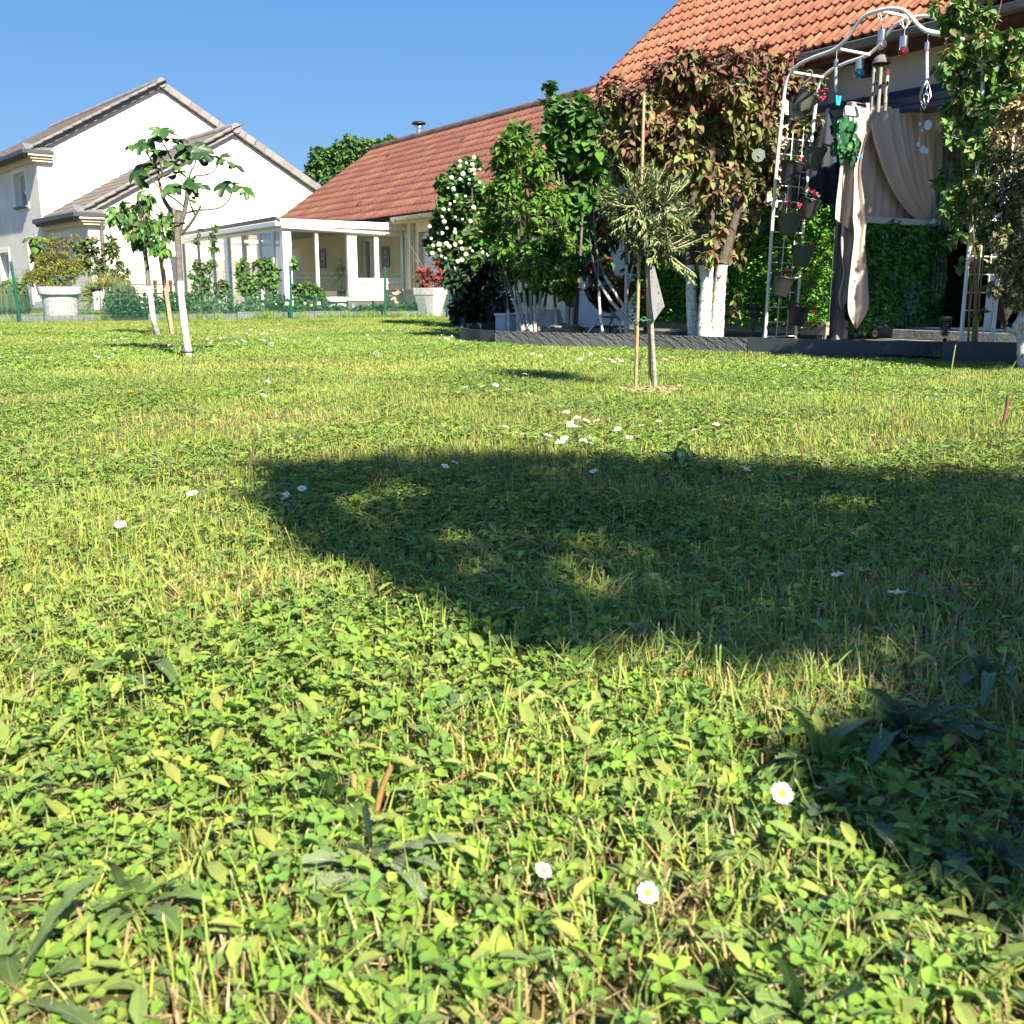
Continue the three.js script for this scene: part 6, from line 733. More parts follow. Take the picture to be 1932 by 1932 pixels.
  put('tieback', joined([new THREE.TorusGeometry(0.035, 0.006, 6, 18).rotateX(Math.PI / 2).translate(tie.x, tie.y, Zc + 0.03), tube([V(tie.x, tie.y, Zc + 0.08), V(tie.x + 0.03, tie.y - 0.06, Zc + 0.085), V(tie.x + 0.055, tie.y - 0.12, Zc + 0.08), V(tie.x + 0.07, tie.y - 0.06, Zc + 0.08), V(tie.x + 0.03, tie.y + 0.01, Zc + 0.08)], 0.004)]), mat([0.72, 0.70, 0.66], 0.8), c);
  put('back_panel', sheet(60, 4, (s, t) => V(lerp(6.93, 8.35, s), lerp(1.07, 1.92, t), Zc - 0.045 + 0.006 * Math.sin(s * 90) + 0.004 * Math.sin(s * 37))), cm, c);
  const edge = (pts) => { const k = new THREE.CatmullRomCurve3(pts.map(([u, v]) => V(u, v, 0))); return (t) => k.getPoint(t); };
  const flap = (l, r, zf, nu, nv, nm) => { const el = edge(l), er = edge(r); put(nm, sheet(nu, nv, (s, t) => { const a = el(t), b = er(t), q = a.lerp(b, s); return PZ(q.x, q.y, Zc + zf(s, t)); }), cm, c, 'pale sunlit flap of the curtain'); };
  flap([[1592, 203], [1588, 250], [1584, 320], [1577, 390], [1576, 413]], [[1660, 204], [1640, 250], [1626, 300], [1624, 380], [1615, 444]], (s, t) => 0.07 + 0.025 * Math.sin(s * 11 + t * 1.2) + 0.03 * s * t, 24, 30, 'flap');
  flap([[1630, 250], [1612, 330], [1608, 400], [1612, 442], [1607, 490], [1600, 560], [1601, 590], [1613, 618]], [[1636, 250], [1624, 310], [1631, 380], [1635, 415], [1632, 450], [1638, 540], [1637, 585], [1617, 620]], (s, t) => 0.165 + 0.018 * Math.sin(s * 7 + t * 3) - 0.01 * t, 18, 40, 'flap');
  flap([[1589, 415], [1586, 470], [1590, 520], [1581, 560], [1586, 585]], [[1616, 438], [1606, 490], [1602, 530], [1600, 560], [1592, 580]], (s, t) => 0.06 + 0.014 * Math.sin(s * 9), 14, 20, 'flap');
  // clothes pegs, solar lamp, artificial ivy, parasol behind
  const pg = PZ(1622, 296, Zc + 0.16), peg = thing('clothes_peg', 'bright blue clothes peg clipped to the curtain flap below the ivy', 'clothes peg', pg); put('peg', joined([rbox(-0.03, 0.03, 0.001, 0.009, -0.006, 0.006, 0.002).rotateZ(-0.32).translate(pg.x, pg.y, pg.z), rbox(-0.03, 0.03, -0.009, -0.001, -0.006, 0.006, 0.002).rotateZ(-0.42).translate(pg.x, pg.y, pg.z)]), mat([0.02, 0.45, 0.80], 0.45), peg);
  const pb = PZ(1581, 189, Zc + 0.12), peg2 = thing('clothes_peg', 'turquoise clothes peg standing at the top left corner of the curtain', 'clothes peg', pb); put('peg', joined([rbox(-0.025, -0.003, -0.035, 0.035, -0.006, 0.006, 0.002).rotateZ(0.2).translate(pb.x, pb.y, pb.z), rbox(0.003, 0.025, -0.035, 0.035, -0.006, 0.006, 0.002).rotateZ(-0.2).translate(pb.x, pb.y, pb.z)]), mat([0.02, 0.40, 0.62], 0.45), peg2);
  const sl = PZ(1607, 211, Zc + 0.16), so = thing('solar_spotlight', 'small white square solar lamp at the top corner of the curtain above the ivy', 'garden lamp', sl), hm = new THREE.Matrix4().makeRotationFromEuler(new THREE.Euler(-0.35, -0.35, -0.2)).setPosition(sl); put('housing', rbox(-0.058, 0.058, -0.038, 0.038, -0.016, 0.016, 0.006).applyMatrix4(hm), M.whitePaint, so); put('panel', box(-0.05, 0.05, -0.031, 0.031, 0.0165, 0.0185).applyMatrix4(hm), mat([0.55, 0.56, 0.57], 0.25), so); put('arm', rod(sl, sl.clone().add(V(0.05, -0.12, 0.0)), 0.006), M.whitePaint, so);
  const iv = thing('ivy_garland', 'artificial ivy garland of dark veined leaves hanging over the corner post', 'garland', PZ(1600, 230, Zc + 0.14)), il = [lobedLeaf(0.095, 3, { depth: 0.25, droop: 0.3 }), lobedLeaf(0.085, 3, { depth: 0.22, droop: 0.4 })], im = [[0.015, 0.085, 0.035], [0.02, 0.12, 0.045], [0.012, 0.06, 0.03], [0.05, 0.17, 0.05]].map((c) => mat(c, 0.4));
  for (let i = 0; i < 44; i++) { const t = rnd(), u = 1598 + rs(22) - (t < 0.3 ? 6 : 0), v = 218 + t * 76, o = PZ(u, v, Zc + 0.13 + rnd() * 0.06); place('leaf', il[i % 2], im[i % 4], iv, basis(o, V(rs(0.8), -0.8 - rnd(), 0.3 * rnd()), V(rs(0.3), 0.35, 1), rr(0.55, 1.05))); } put('stem', joined([tube([PZ(1600, 214, Zc + 0.13), PZ(1602, 250, Zc + 0.14), PZ(1612, 292, Zc + 0.13)], 0.004), tube([PZ(1595, 214, Zc + 0.13), PZ(1588, 250, Zc + 0.14), PZ(1586, 280, Zc + 0.13)], 0.004)]), M.twigGreen, iv);
  const tk = PZ(1768, 412, Zc + 0.12), bow = thing('fabric_flower', 'pale blue green fabric leaves tied where the curtain is gathered', 'decoration', tk); for (let i = 0; i < 5; i++) put('petal', leafGeo(0.075, 0.045, { curl: 0.3, n: 4 }).applyMatrix4(basis(tk, V(Math.cos(i * 1.5 + 0.4), -0.3 + 0.5 * Math.sin(i * 2.1), Math.sin(i * 2.2) * 0.4), V(0, 0.4, 1))), mat([0.33, 0.52, 0.50], 0.8), bow);
  const um = PF(1556, 330, 9.3), pa = thing('folded_parasol', 'folded dark navy parasol standing on the terrace behind the flower pots', 'parasol', V(um.x, 0.09, um.z)); put('pole', rod(V(um.x, 0.09, um.z), V(um.x, PF(1556, 205, 9.3).y, um.z), 0.02), M.zinc, pa); put('canopy', sheet(48, 12, (s, t) => { const a = s * 6.2832, y = lerp(PF(1556, 415, 9.3).y, PF(1556, 215, 9.3).y, t), r = lerp(0.16, 0.03, t * t) * (1 + 0.22 * Math.sin(a * 8) * (1 - t)); return V(um.x + Math.cos(a) * r, y, um.z + Math.sin(a) * r); }), mat([0.02, 0.025, 0.045], 0.8), pa);
  const st = thing('door_step', 'pale grey step below the dark sliding door', 'step', V(7.6, 0.09, -4.7)); put('step', metric(rbox(7.45, 7.79, 0.091, 0.17, -5.6, -3.9, 0.01)), M.concrete, st);
}
// ================================================================ climbing rose and variegated bush at the right
{
  const F = 6.9, t = thing('climbing_rose', 'sunlit climbing rose with fresh green leaves covering the right leg of the arch', 'climber', G(1832, 652).setY(bedY)), Q = (u, v, d = 0) => PF(u, v, F + d);
  const sm = mat([0.23, 0.17, 0.09], 0.85); for (const [u0, u1, v1, u2, v2] of [[1828, 1832, 520, 1845, 380], [1834, 1840, 530, 1830, 330], [1838, 1846, 500, 1870, 200], [1842, 1850, 540, 1890, 150], [1846, 1838, 520, 1815, 300], [1826, 1835, 540, 1860, 420]]) put('cane', limb([Q(u0, 652).setY(bedY), Q(u1, v1, rs(0.1)), Q(u2, v2, rs(0.15))], 0.0075, 0.004, 6, 14, 0.05), sm, t);
  put('shoot', limb([Q(1845, 330), Q(1836, 270), Q(1825, 250), Q(1808, 245)], 0.004, 0.002, 5, 12), mat([0.24, 0.11, 0.08], 0.8), t); put('shoot', limb([Q(1862, 95, 0.1), Q(1880, 40, 0.1), Q(1890, 0, 0.1)], 0.004, 0.003, 5, 8), mat([0.28, 0.12, 0.08], 0.8), t);
  const bl = [[1905, 200, 26], [1925, 160, 24], [1925, 75, 18], [1770, 130, 8, 4], [1785, 205, 9, 5], [1772, 345, 8, 3], [1785, 25, 16, 10], [1765, 12, 10, 5], [1815, 12, 20], [1835, 35, 22], [1800, 50, 18], [1860, 30, 16, 10], [1800, 100, 16, 12], [1830, 90, 24], [1860, 75, 24], [1885, 85, 24], [1905, 70, 16, 10], [1890, 120, 28], [1920, 120, 20], [1850, 125, 28], [1815, 135, 22], [1790, 150, 12, 6], [1780, 130, 10, 5], [1865, 165, 30], [1905, 165, 28], [1830, 175, 26], [1805, 200, 14, 8], [1850, 210, 28], [1890, 200, 26], [1825, 235, 22, 16], [1860, 245, 24], [1800, 265, 14, 7], [1790, 240, 10, 4], [1840, 280, 24, 18], [1870, 280, 20], [1810, 310, 18, 10], [1845, 320, 24, 18], [1790, 330, 14, 6], [1825, 350, 22, 14], [1855, 355, 22], [1795, 365, 16, 8], [1830, 390, 20, 14], [1785, 395, 12, 6], [1805, 410, 16, 9], [1850, 410, 20], [1815, 440, 14, 7], [1800, 455, 9, 4], [1845, 470, 14, 6], [1805, 500, 8, 2], [1845, 590, 7, 2], [1865, 545, 10, 3]].map(([u, v, r, n]) => B(u, v, F + rs(0.25), r, { n: n ?? 22 }));
  leaves(t, clumps(bl, { perTwig: 6, colors: [[0.09, 0.22, 0.03], [0.13, 0.28, 0.035], [0.07, 0.16, 0.03], [0.16, 0.12, 0.04], [0.17, 0.30, 0.05]], spread: 0.8, up: 0.1, droop: 0.5 }), [leafGeo(0.052, 0.032, { curl: 0.3, widest: 0.45 }), leafGeo(0.058, 0.030, { curl: 0.3 })], mat([1, 1, 1], 0.75, { transmission: 0.3, thickness: 0 }), 300, 'leaf', M.twigGreen);
  const f2 = 6.35, b = thing('variegated_bush', 'dense olive and yellowish small-leaved bush on white-painted crooked stems at the right edge', 'bush', G(1934, 652).setY(bedY)), W = (u, v, d = 0) => PF(u, v, f2 + d);
  put('trunk', limb([W(1934, 655).setY(0.02), W(1925, 630), W(1918, 618), W(1928, 600), W(1938, 570), W(1945, 520)], 0.032, 0.022, 9, 24, 0.12), M.lime, b); put('trunk', limb([W(1922, 622), W(1908, 624), W(1897, 620)], 0.022, 0.015, 8, 10, 0.2), M.lime, b); put('trunk', limb([W(1948, 655).setY(0.02), W(1946, 620), W(1938, 600)], 0.03, 0.02, 8, 10, 0.1), M.lime, b);
  const eb = []; for (const [u, v, r, n] of [[1900, 220, 22, 16], [1925, 205, 24], [1885, 255, 20, 16], [1915, 250, 30], [1950, 240, 36], [1885, 300, 26], [1915, 310, 34], [1955, 310, 40], [1885, 350, 30], [1920, 370, 36], [1890, 400, 30], [1920, 430, 36], [1870, 440, 20], [1895, 460, 30], [1930, 480, 36], [1885, 500, 22], [1915, 520, 28], [1945, 540, 30], [1880, 545, 14, 8], [1905, 560, 18, 12], [1925, 575, 14, 8], [1990, 280, 44], [2000, 380, 46], [1990, 480, 44], [2060, 300, 46], [2080, 420, 50], [2070, 520, 44], [1870, 380, 18], [2140, 330, 50], [2150, 450, 50]]) eb.push(B(u, v, f2 + rs(0.3), r, { n: n ?? 30, colors: v < 290 ? [[0.32, 0.23, 0.10], [0.42, 0.31, 0.15], [0.25, 0.20, 0.07], [0.36, 0.30, 0.12], [0.10, 0.11, 0.04]] : [[0.09, 0.115, 0.035], [0.15, 0.15, 0.055], [0.06, 0.08, 0.028], [0.24, 0.22, 0.10], [0.12, 0.15, 0.03]] }));  // sunlit top and shaded lower part are put into the leaf colours
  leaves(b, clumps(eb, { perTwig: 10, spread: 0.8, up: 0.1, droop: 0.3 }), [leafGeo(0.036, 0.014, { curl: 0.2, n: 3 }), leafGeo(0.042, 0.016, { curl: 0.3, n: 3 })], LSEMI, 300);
}
// ================================================================ tree outside the frame that shades the lawn, and an added unseen one that shades the terrace
{
  const t = thing('tree', 'leafy garden tree standing beside the camera whose shadow lies on the near lawn', 'tree', V(1.6, 0, 3.4)), kx = SUN.x / SUN.y, kz = SUN.z / SUN.y, up = (x, y, z, h) => V(x + kx * h, y + h, z + kz * h);   // the crown stands where the shadow's points look to the sun
  put('trunk', limb([V(1.6, 0, 3.4), V(1.6, 1.2, 3.3), V(1.4, 2.5, 3.0), V(1.2, 3.5, 2.7)], 0.08, 0.03, 9, 16, 0.08), M.bark, t);
  const b = [[1.0, -2.42, 0.22], [1.30, -2.36, 0.28], [1.6, -2.2, 0.28], [1.82, -1.9, 0.28], [2.05, -1.6, 0.28], [2.3, -1.3, 0.30], [2.6, -1.1, 0.32], [0.80, -2.14, 0.12, 30], [0.92, -2.3, 0.14, 36], [1.24, -2.05, 0.24], [1.5, -1.9, 0.3], [0.76, -1.9, 0.10, 26], [0.97, -1.93, 0.09, 20], [1.04, -1.82, 0.09, 20], [0.90, -1.80, 0.07, 14], [0.78, -1.13, 0.10, 26], [0.93, -0.99, 0.09, 24], [1.08, -0.86, 0.09, 24], [0.78, -1.7, 0.13, 36], [1.75, -1.5, 0.3], [1.2, -1.72, 0.18, 46], [1.35, -1.6, 0.28], [2.0, -1.2, 0.3], [1.55, -1.25, 0.3], [1.1, -1.42, 0.26], [0.82, -1.44, 0.17, 46], [0.80, -1.24, 0.13, 34], [1.25, -1.2, 0.26], [1.75, -0.95, 0.3], [1.4, -0.95, 0.22, 50], [1.02, -1.08, 0.15, 40], [1.28, -0.85, 0.14, 36], [1.16, -0.72, 0.10, 26], [2.2, -0.8, 0.34], [0.75, -0.59, 0.05, 30], [0.83, -0.57, 0.06, 40], [0.93, -0.57, 0.08, 50], [0.73, -0.52, 0.04, 24], [0.80, -0.5, 0.07, 44], [0.92, -0.47, 0.1, 66], [0.73, -0.455, 0.035, 20], [1.06, -0.55, 0.12, 70], [1.05, -0.42, 0.1, 60], [0.82, -0.42, 0.06, 40], [0.9, -0.38, 0.07, 40], [0.99, -0.5, 0.09, 50], [0.86, -0.52, 0.07, 40], [0.75, -0.42, 0.03, 14], [1.2, -0.52, 0.14, 40], [1.0, -0.65, 0.06, 16], [1.3, -0.4, 0.2]].map(([x, z, r, n]) => ({ p: up(x, 0, z, 3.5 + rs(0.2)), r, n: n ?? 70 }));
  leaves(t, clumps(b, { perTwig: 8, colors: [[0.06, 0.15, 0.025], [0.08, 0.18, 0.03]], spread: 0.8, inner: 0.1 }), [leafGeo(0.06, 0.036, { n: 2 })], LM, 0);
  const s = thing('tree', 'unseen leafy tree added beside the near house to keep the curtain and terrace in shade', 'tree', V(7.0, 0, -2.0)); put('trunk', limb([V(7.0, 0, -2.0), V(7.0, 1.2, -2.3), V(7.1, 2.6, -2.8), V(7.2, 3.6, -3.0)], 0.1, 0.04, 9, 16, 0.06), M.bark, s);
  const c = []; for (let y = 0.2; y < 2.05; y += 0.27) for (let x = 7.14; x < 8.5; x += 0.27) { const q = up(x, y, -5.7, (5.7 - 3.1) / kz); q.add(V(rs(0.06), 0, rs(0.25))); c.push({ p: q, r: 0.22, n: 40 }); }  // added tree: crown clumps set where they block the sun from the curtain
  for (let y = 0.15; y < 1.1; y += 0.24) for (let x = 5.85; x < 6.7; x += 0.26) { const q = up(x, y, -3.6, 1.4 / kz); q.add(V(rs(0.05), 0, rs(0.2))); c.push({ p: q, r: 0.2, n: 34 }); }  // more added clumps, to shade the lower part of the right-hand bush
  leaves(s, clumps(c, { perTwig: 8, colors: [[0.06, 0.15, 0.025], [0.08, 0.18, 0.03]], spread: 0.8, inner: 0.1 }), [leafGeo(0.09, 0.06, { n: 2 })], LM, 0);
}
// ================================================================ grass, clover and straw
class Turf {   // triangles with a colour of their own
  constructor() { this.p = []; this.c = []; }
  tri(a, b, c, k) { this.p.push(...a, ...b, ...c); for (let i = 0; i < 3; i++) this.c.push(...k); }
  blade(x, z, h, w, a, lean, k, cut) {
    const dx = Math.cos(a), dz = Math.sin(a), lx = Math.cos(a + 1.57 + rs(0.5)) * lean, lz = Math.sin(a + 1.57 + rs(0.5)) * lean, P = (t, s) => [x + dx * w * s + lx * h * t * t, h * t * (1 - 0.25 * lean * t), z + dz * w * s + lz * h * t * t];
    const k0 = [k[0] * 0.9, k[1] * 0.9, k[2]], m0 = P(0.5, -0.46), m1 = P(0.5, 0.46); this.tri(P(0, -0.4), P(0, 0.4), m1, k0); this.tri(P(0, -0.4), m1, m0, k0);
    if (cut) { const t0 = P(1, -0.4), t1 = P(0.96, 0.36), kk = cut; this.tri(m0, m1, t1, k); this.tri(m0, t1, t0, k); const e0 = P(1.07, -0.34), e1 = P(1.02, 0.3); this.tri(t0, t1, e1, kk); this.tri(t0, e1, e0, kk); } else this.tri(m0, m1, P(1, 0), k);
  }
  clover(x, z, h, s, k, tilt = 0.45) {
    const ox = rs(0.35) * h, oz = rs(0.35) * h, c = [x + ox, h, z + oz], sk = [k[0] * 1.1, k[1] * 0.95, k[2]]; this.tri([x - 0.0006, 0, z], [x + 0.0006, 0, z], c, sk);
    const n = V(rs(tilt), 1, rs(tilt)).normalize(), u = V(1, 0, 0).cross(n).normalize(), v = n.clone().cross(u), a0 = rnd() * 6.28, at = (r, a, y) => [c[0] + (u.x * Math.cos(a) + v.x * Math.sin(a)) * r + n.x * y, c[1] + (u.y * Math.cos(a) + v.y * Math.sin(a)) * r + n.y * y, c[2] + (u.z * Math.cos(a) + v.z * Math.sin(a)) * r + n.z * y];
    for (let i = 0; i < 3; i++) { const a = a0 + i * 2.094, f = 1 + rs(0.08), kk = [k[0] * f, k[1] * f, k[2] * f], d = rr(0.05, 0.35) * s, l0 = at(s * 0.42, a - 0.70, d), l = at(s * 0.76, a - 0.60, d * 1.1), l2 = at(s * 0.98, a - 0.34, d * 0.8), t = at(s * 0.94, a, 0.02 * s), r2 = at(s * 0.98, a + 0.34, d * 0.8), r = at(s * 0.76, a + 0.60, d * 1.1), r0 = at(s * 0.42, a + 0.70, d), k2 = [kk[0] * 0.94, kk[1] * 0.97, kk[2]]; this.tri(c, l0, l, k2); this.tri(c, l, l2, kk); this.tri(c, l2, t, kk); this.tri(c, t, r2, kk); this.tri(c, r2, r, kk); this.tri(c, r, r0, k2); }
  }
  straw(x, z, y, l, w, k) { const a = rnd() * 6.28, e = rs(0.3), dx = Math.cos(a) * l / 2, dz = Math.sin(a) * l / 2, px = -Math.sin(a) * w / 2, pz = Math.cos(a) * w / 2; const A = [x - dx + px, y - e * l / 2, z - dz + pz], B_ = [x - dx - px, y - e * l / 2 + w * 0.3, z - dz - pz], C = [x + dx - px, y + e * l / 2, z + dz - pz], D = [x + dx + px, y + e * l / 2 + w * 0.3, z + dz + pz]; this.tri(A, B_, C, k); this.tri(A, C, D, k); }
  ovate(x, z, l, a, k) { const h0 = rr(0.004, 0.03), up = rr(-0.1, 0.8), dx = Math.cos(a), dz = Math.sin(a), w = l * rr(0.16, 0.27), P = (q, s, y) => [x + dx * l * q - dz * s, h0 + up * l * q - 0.5 * l * q * q * 0.6 + y, z + dz * l * q + dx * s], b = P(0, 0, 0), L1 = P(0.35, w, w * 0.3), R1 = P(0.35, -w, w * 0.3), m1 = P(0.35, 0, 0), L2 = P(0.72, w * 0.75, w * 0.2), R2 = P(0.72, -w * 0.75, w * 0.2), m2 = P(0.72, 0, 0), t = P(1, 0, 0), k2 = [k[0] * 1.08, k[1] * 1.06, k[2]]; this.tri(b, L1, m1, k); this.tri(b, m1, R1, k2); this.tri(L1, L2, m2, k); this.tri(L1, m2, m1, k); this.tri(m1, m2, R2, k2); this.tri(m1, R2, R1, k2); this.tri(L2, t, m2, k); this.tri(m2, t, R2, k2); }
  lobed(x, z, s, k) { const a0 = rnd() * 6.28, n = 5 + Math.floor(rnd() * 3); for (let i = 0; i < n; i++) { const a = a0 + i * 6.28 / n + rs(0.3), l = s * rr(0.6, 1.1), w = l * 0.26, dx = Math.cos(a), dz = Math.sin(a), y0 = 0.006, y1 = l * rr(0.25, 0.6), y2 = y1 * rr(0.6, 1.1); const L = [x + dx * l * 0.6 - dz * w, y1 + w * 0.2, z + dz * l * 0.6 + dx * w], R = [x + dx * l * 0.6 + dz * w, y1 + w * 0.2, z + dz * l * 0.6 - dx * w], Mi = [x + dx * l * 0.6, y1, z + dz * l * 0.6], b = [x, y0, z], t = [x + dx * l, y2, z + dz * l], f = 1 + rs(0.12), kk = k.map((q) => q * f); this.tri(b, L, Mi, kk); this.tri(b, Mi, R, kk); this.tri(L, t, Mi, kk); this.tri(Mi, t, R, kk); } }
  geo() { const g = new THREE.BufferGeometry(); g.setAttribute('position', new THREE.Float32BufferAttribute(this.p, 3)); g.setAttribute('color', new THREE.Float32BufferAttribute(this.c, 3)); g.computeVertexNormals(); return g; }
}
const GC = [[0.22, 0.33, 0.04], [0.28, 0.38, 0.05], [0.16, 0.27, 0.035], [0.35, 0.42, 0.065], [0.23, 0.34, 0.08]], CC = [[0.145, 0.265, 0.028], [0.185, 0.305, 0.032], [0.245, 0.36, 0.044], [0.095, 0.20, 0.028], [0.12, 0.235, 0.04]], SC = [[0.40, 0.31, 0.15], [0.33, 0.23, 0.11], [0.47, 0.38, 0.21], [0.26, 0.18, 0.09], [0.34, 0.32, 0.11]], WC = [[0.19, 0.26, 0.05], [0.23, 0.31, 0.06], [0.14, 0.21, 0.05]];
const cutC = () => pick([[0.45, 0.42, 0.20], [0.40, 0.43, 0.16], [0.55, 0.46, 0.26], [0.3, 0.38, 0.1]]);
const jit = (k, f = 0.16) => { const q = 1 + rs(f); return [k[0] * q * (1 + rs(0.1)), k[1] * q, k[2] * q]; };
function patch(S, q) {   // S wide; q: how many of each
  const t = new Turf(), R = () => rs(S / 2), wk = q.wide ?? 1;
  for (let i = 0; i < q.blades; i++) { const dry = rnd() < q.dry; t.blade(R(), R(), rr(0.018, q.tall) * (dry ? 0.9 : 1), rr(0.0016, 0.0036) * wk * (q.thin ?? 1), rnd() * 6.28, rr(0.1, 0.8), jit(dry ? pick(SC) : pick(GC)), rnd() < 0.3 ? cutC() : null); }
  for (let i = 0; i < q.clover; i++) t.clover(R(), R(), rr(0.012, 0.036), (rnd() < 0.75 ? rr(0.006, 0.0105) : rr(0.010, 0.0145)) * (q.cs ?? 1), jit(pick(CC), 0.22));
  for (let i = 0; i < (q.ovate ?? 0); i++) { const x = R(), z = R(), n = 1 + Math.floor(rnd() * 4), a0 = rnd() * 6.28, k = jit(pick(WC)); for (let j = 0; j < n; j++) t.ovate(x, z, rr(0.014, 0.034), a0 + j * 6.28 / n + rs(0.5), jit(k, 0.12)); }
  for (let i = 0; i < q.straw; i++) t.straw(R(), R(), 0.003 + 0.02 * rnd() * rnd(), rr(0.02, 0.06), rr(0.001, 0.0024) * wk, jit(pick(SC)));
  for (let i = 0; i < (q.weed ?? 0); i++) t.lobed(R(), R(), rr(0.02, 0.045), jit(pick(WC)));
  return t.geo();
}
{
  const turf = mat([1, 1, 1], 0.85, { vertexColors: true, transmission: 0.34, thickness: 0, specularIntensity: 0.6 });
  const kinds = {
    near: [{ blades: 95, clover: 5, straw: 16, dry: 0.16, tall: 0.055, thin: 0.75, ovate: 4 }, { blades: 24, clover: 30, straw: 12, dry: 0.15, tall: 0.05, weed: 1, cs: 1.05, thin: 0.85, ovate: 5 }, { blades: 60, clover: 16, straw: 14, dry: 0.16, tall: 0.052, weed: 2, thin: 0.8, ovate: 9 }, { blades: 85, clover: 3, straw: 30, dry: 0.5, tall: 0.055, thin: 0.8, ovate: 2 }],
    mid: [{ blades: 90, clover: 4, straw: 5, dry: 0.09, tall: 0.042 }, { blades: 26, clover: 28, straw: 3, dry: 0.08, tall: 0.04, weed: 1, ovate: 4 }, { blades: 60, clover: 14, straw: 5, dry: 0.1, tall: 0.042, weed: 1, ovate: 4 }, { blades: 80, clover: 2, straw: 14, dry: 0.36, tall: 0.04 }],
    far: [{ blades: 180, clover: 6, straw: 6, dry: 0.06, tall: 0.04, wide: 2 }, { blades: 110, clover: 36, straw: 3, dry: 0.05, tall: 0.04, wide: 2, cs: 1.5 }, { blades: 150, clover: 16, straw: 6, dry: 0.08, tall: 0.04, wide: 2, cs: 1.3 }, { blades: 160, clover: 0, straw: 16, dry: 0.34, tall: 0.036, wide: 2 }],
  };
  const border = (z) => 6.5 - 0.2075 * (-3.9 - z);
  const bare = (p) => (p.z > -9.4 && p.x > border(p.z) + 0.05 && p.z < -2) || (p.z < -17.85 && p.z > -19.7) || (p.z < -9.2 && p.x > 9.5) || p.z < -27 || (p.z < -22.3 && p.x > 8.3);
  const zones = [['near', 0.3, 2.3, 0.07, 0.19], ['mid', 2.3, 6, 0.10, 0.22], ['far', 6, 12, 0.15, 0.34], ['far', 12, 27, 0.26, 0.5]], sets = {};
  for (const [kind, f0, f1, sp, S] of zones) {
    const w = f1 * 0.62 + 0.4;
    for (let f = f0; f < f1; f += sp) for (let x = -f * 0.56 - 0.35; x < f * 0.56 + 0.35; x += sp) {
      const F = f + rs(sp / 2), xx = x + rs(sp / 2), p = V(F * Math.sin(YAW) + xx * Math.cos(YAW), 0, -F * Math.cos(YAW) + xx * Math.sin(YAW)); if (bare(p)) continue;
      const n = fbm(p.x * 1.9 + 7, p.z * 1.9 + 3, 4), d = fbm(p.x * 0.75 + 31, p.z * 1.4 + 11, 4), dnear = clamp((F - 1.4) / 2.2);
      let k = d > lerp(0.72, 0.64, dnear) ? 3 : n > lerp(0.50, 0.60, dnear) ? 1 : n > lerp(0.43, 0.46, dnear) ? 2 : 0; if (rnd() < 0.12) k = Math.floor(rnd() * 4) % 3; if (F < 1.0 && rnd() < 0.75) k = rnd() < 0.62 ? 1 : 2;
      const key = kind + S + '/' + k + '/' + Math.floor(rnd() * (kind === 'near' ? 3 : 2)); (sets[key] ??= { kind, S, k, m: [], c: [] });
      const big = fbm(p.x * 0.5, p.z * 0.5 + 9, 3), hgt = (0.75 + 0.6 * fbm(p.x * 3.1, p.z * 3.1 + 40, 2)) * (kind === 'near' ? 1 : 0.95), tint = 0.76 + 0.5 * fbm(p.x * 1.3 + 90, p.z * 1.3, 3) + rs(0.06);
      sets[key].m.push(new THREE.Matrix4().makeRotationY(rnd() * 6.28).scale(V(1, hgt, 1)).setPosition(p)); sets[key].c.push([tint * (0.92 + 0.2 * big), tint, tint]);
    }
  }
  for (const s of Object.values(sets)) { const im = many('grass', patch(s.S, kinds[s.kind][s.k]), turf, null, s.m, s.c); im.userData.label = 'short mown lawn grass with clover and dry blades'; im.userData.category = 'grass'; im.userData.group = 'lawn grass'; }
  // longer grass left standing along the edging and the fence
  const tall = new Turf(); for (let i = 0; i < 26; i++) tall.blade(rs(0.06), rs(0.03), rr(0.07, 0.19), rr(0.003, 0.006), rnd() * 6.28, rr(0.1, 0.6), jit(pick(GC)), null); const m = [], c = [];
  for (let i = 0; i < 170; i++) { const t = rnd(), z = lerp(-8.6, -4.2, t), p = V(border(z) - 0.10 - rnd() * 0.06, 0, z); if (fbm(z * 1.7, 4, 2) < 0.42) continue; m.push(new THREE.Matrix4().makeRotationY(rnd() * 6.28).scale(V(1, rr(0.35, 1), 1)).setPosition(p)); c.push([1, 1, 1]); }
  for (let i = 0; i < 260; i++) { const x = rr(-3, 9.8), s = fbm(x * 1.4, 8, 2); if (s < 0.42) continue; m.push(new THREE.Matrix4().makeRotationY(rnd() * 6.28).scale(V(1.3, rr(0.5, 1.5), 1.3)).setPosition(x, 0, -17.55 + rs(0.12))); c.push([0.85, 0.95, 1]); }
  const im = many('tall_grass', tall.geo(), turf, null, m, c); im.userData.label = 'longer uncut grass tufts along the border edging and fence'; im.userData.category = 'grass';
}
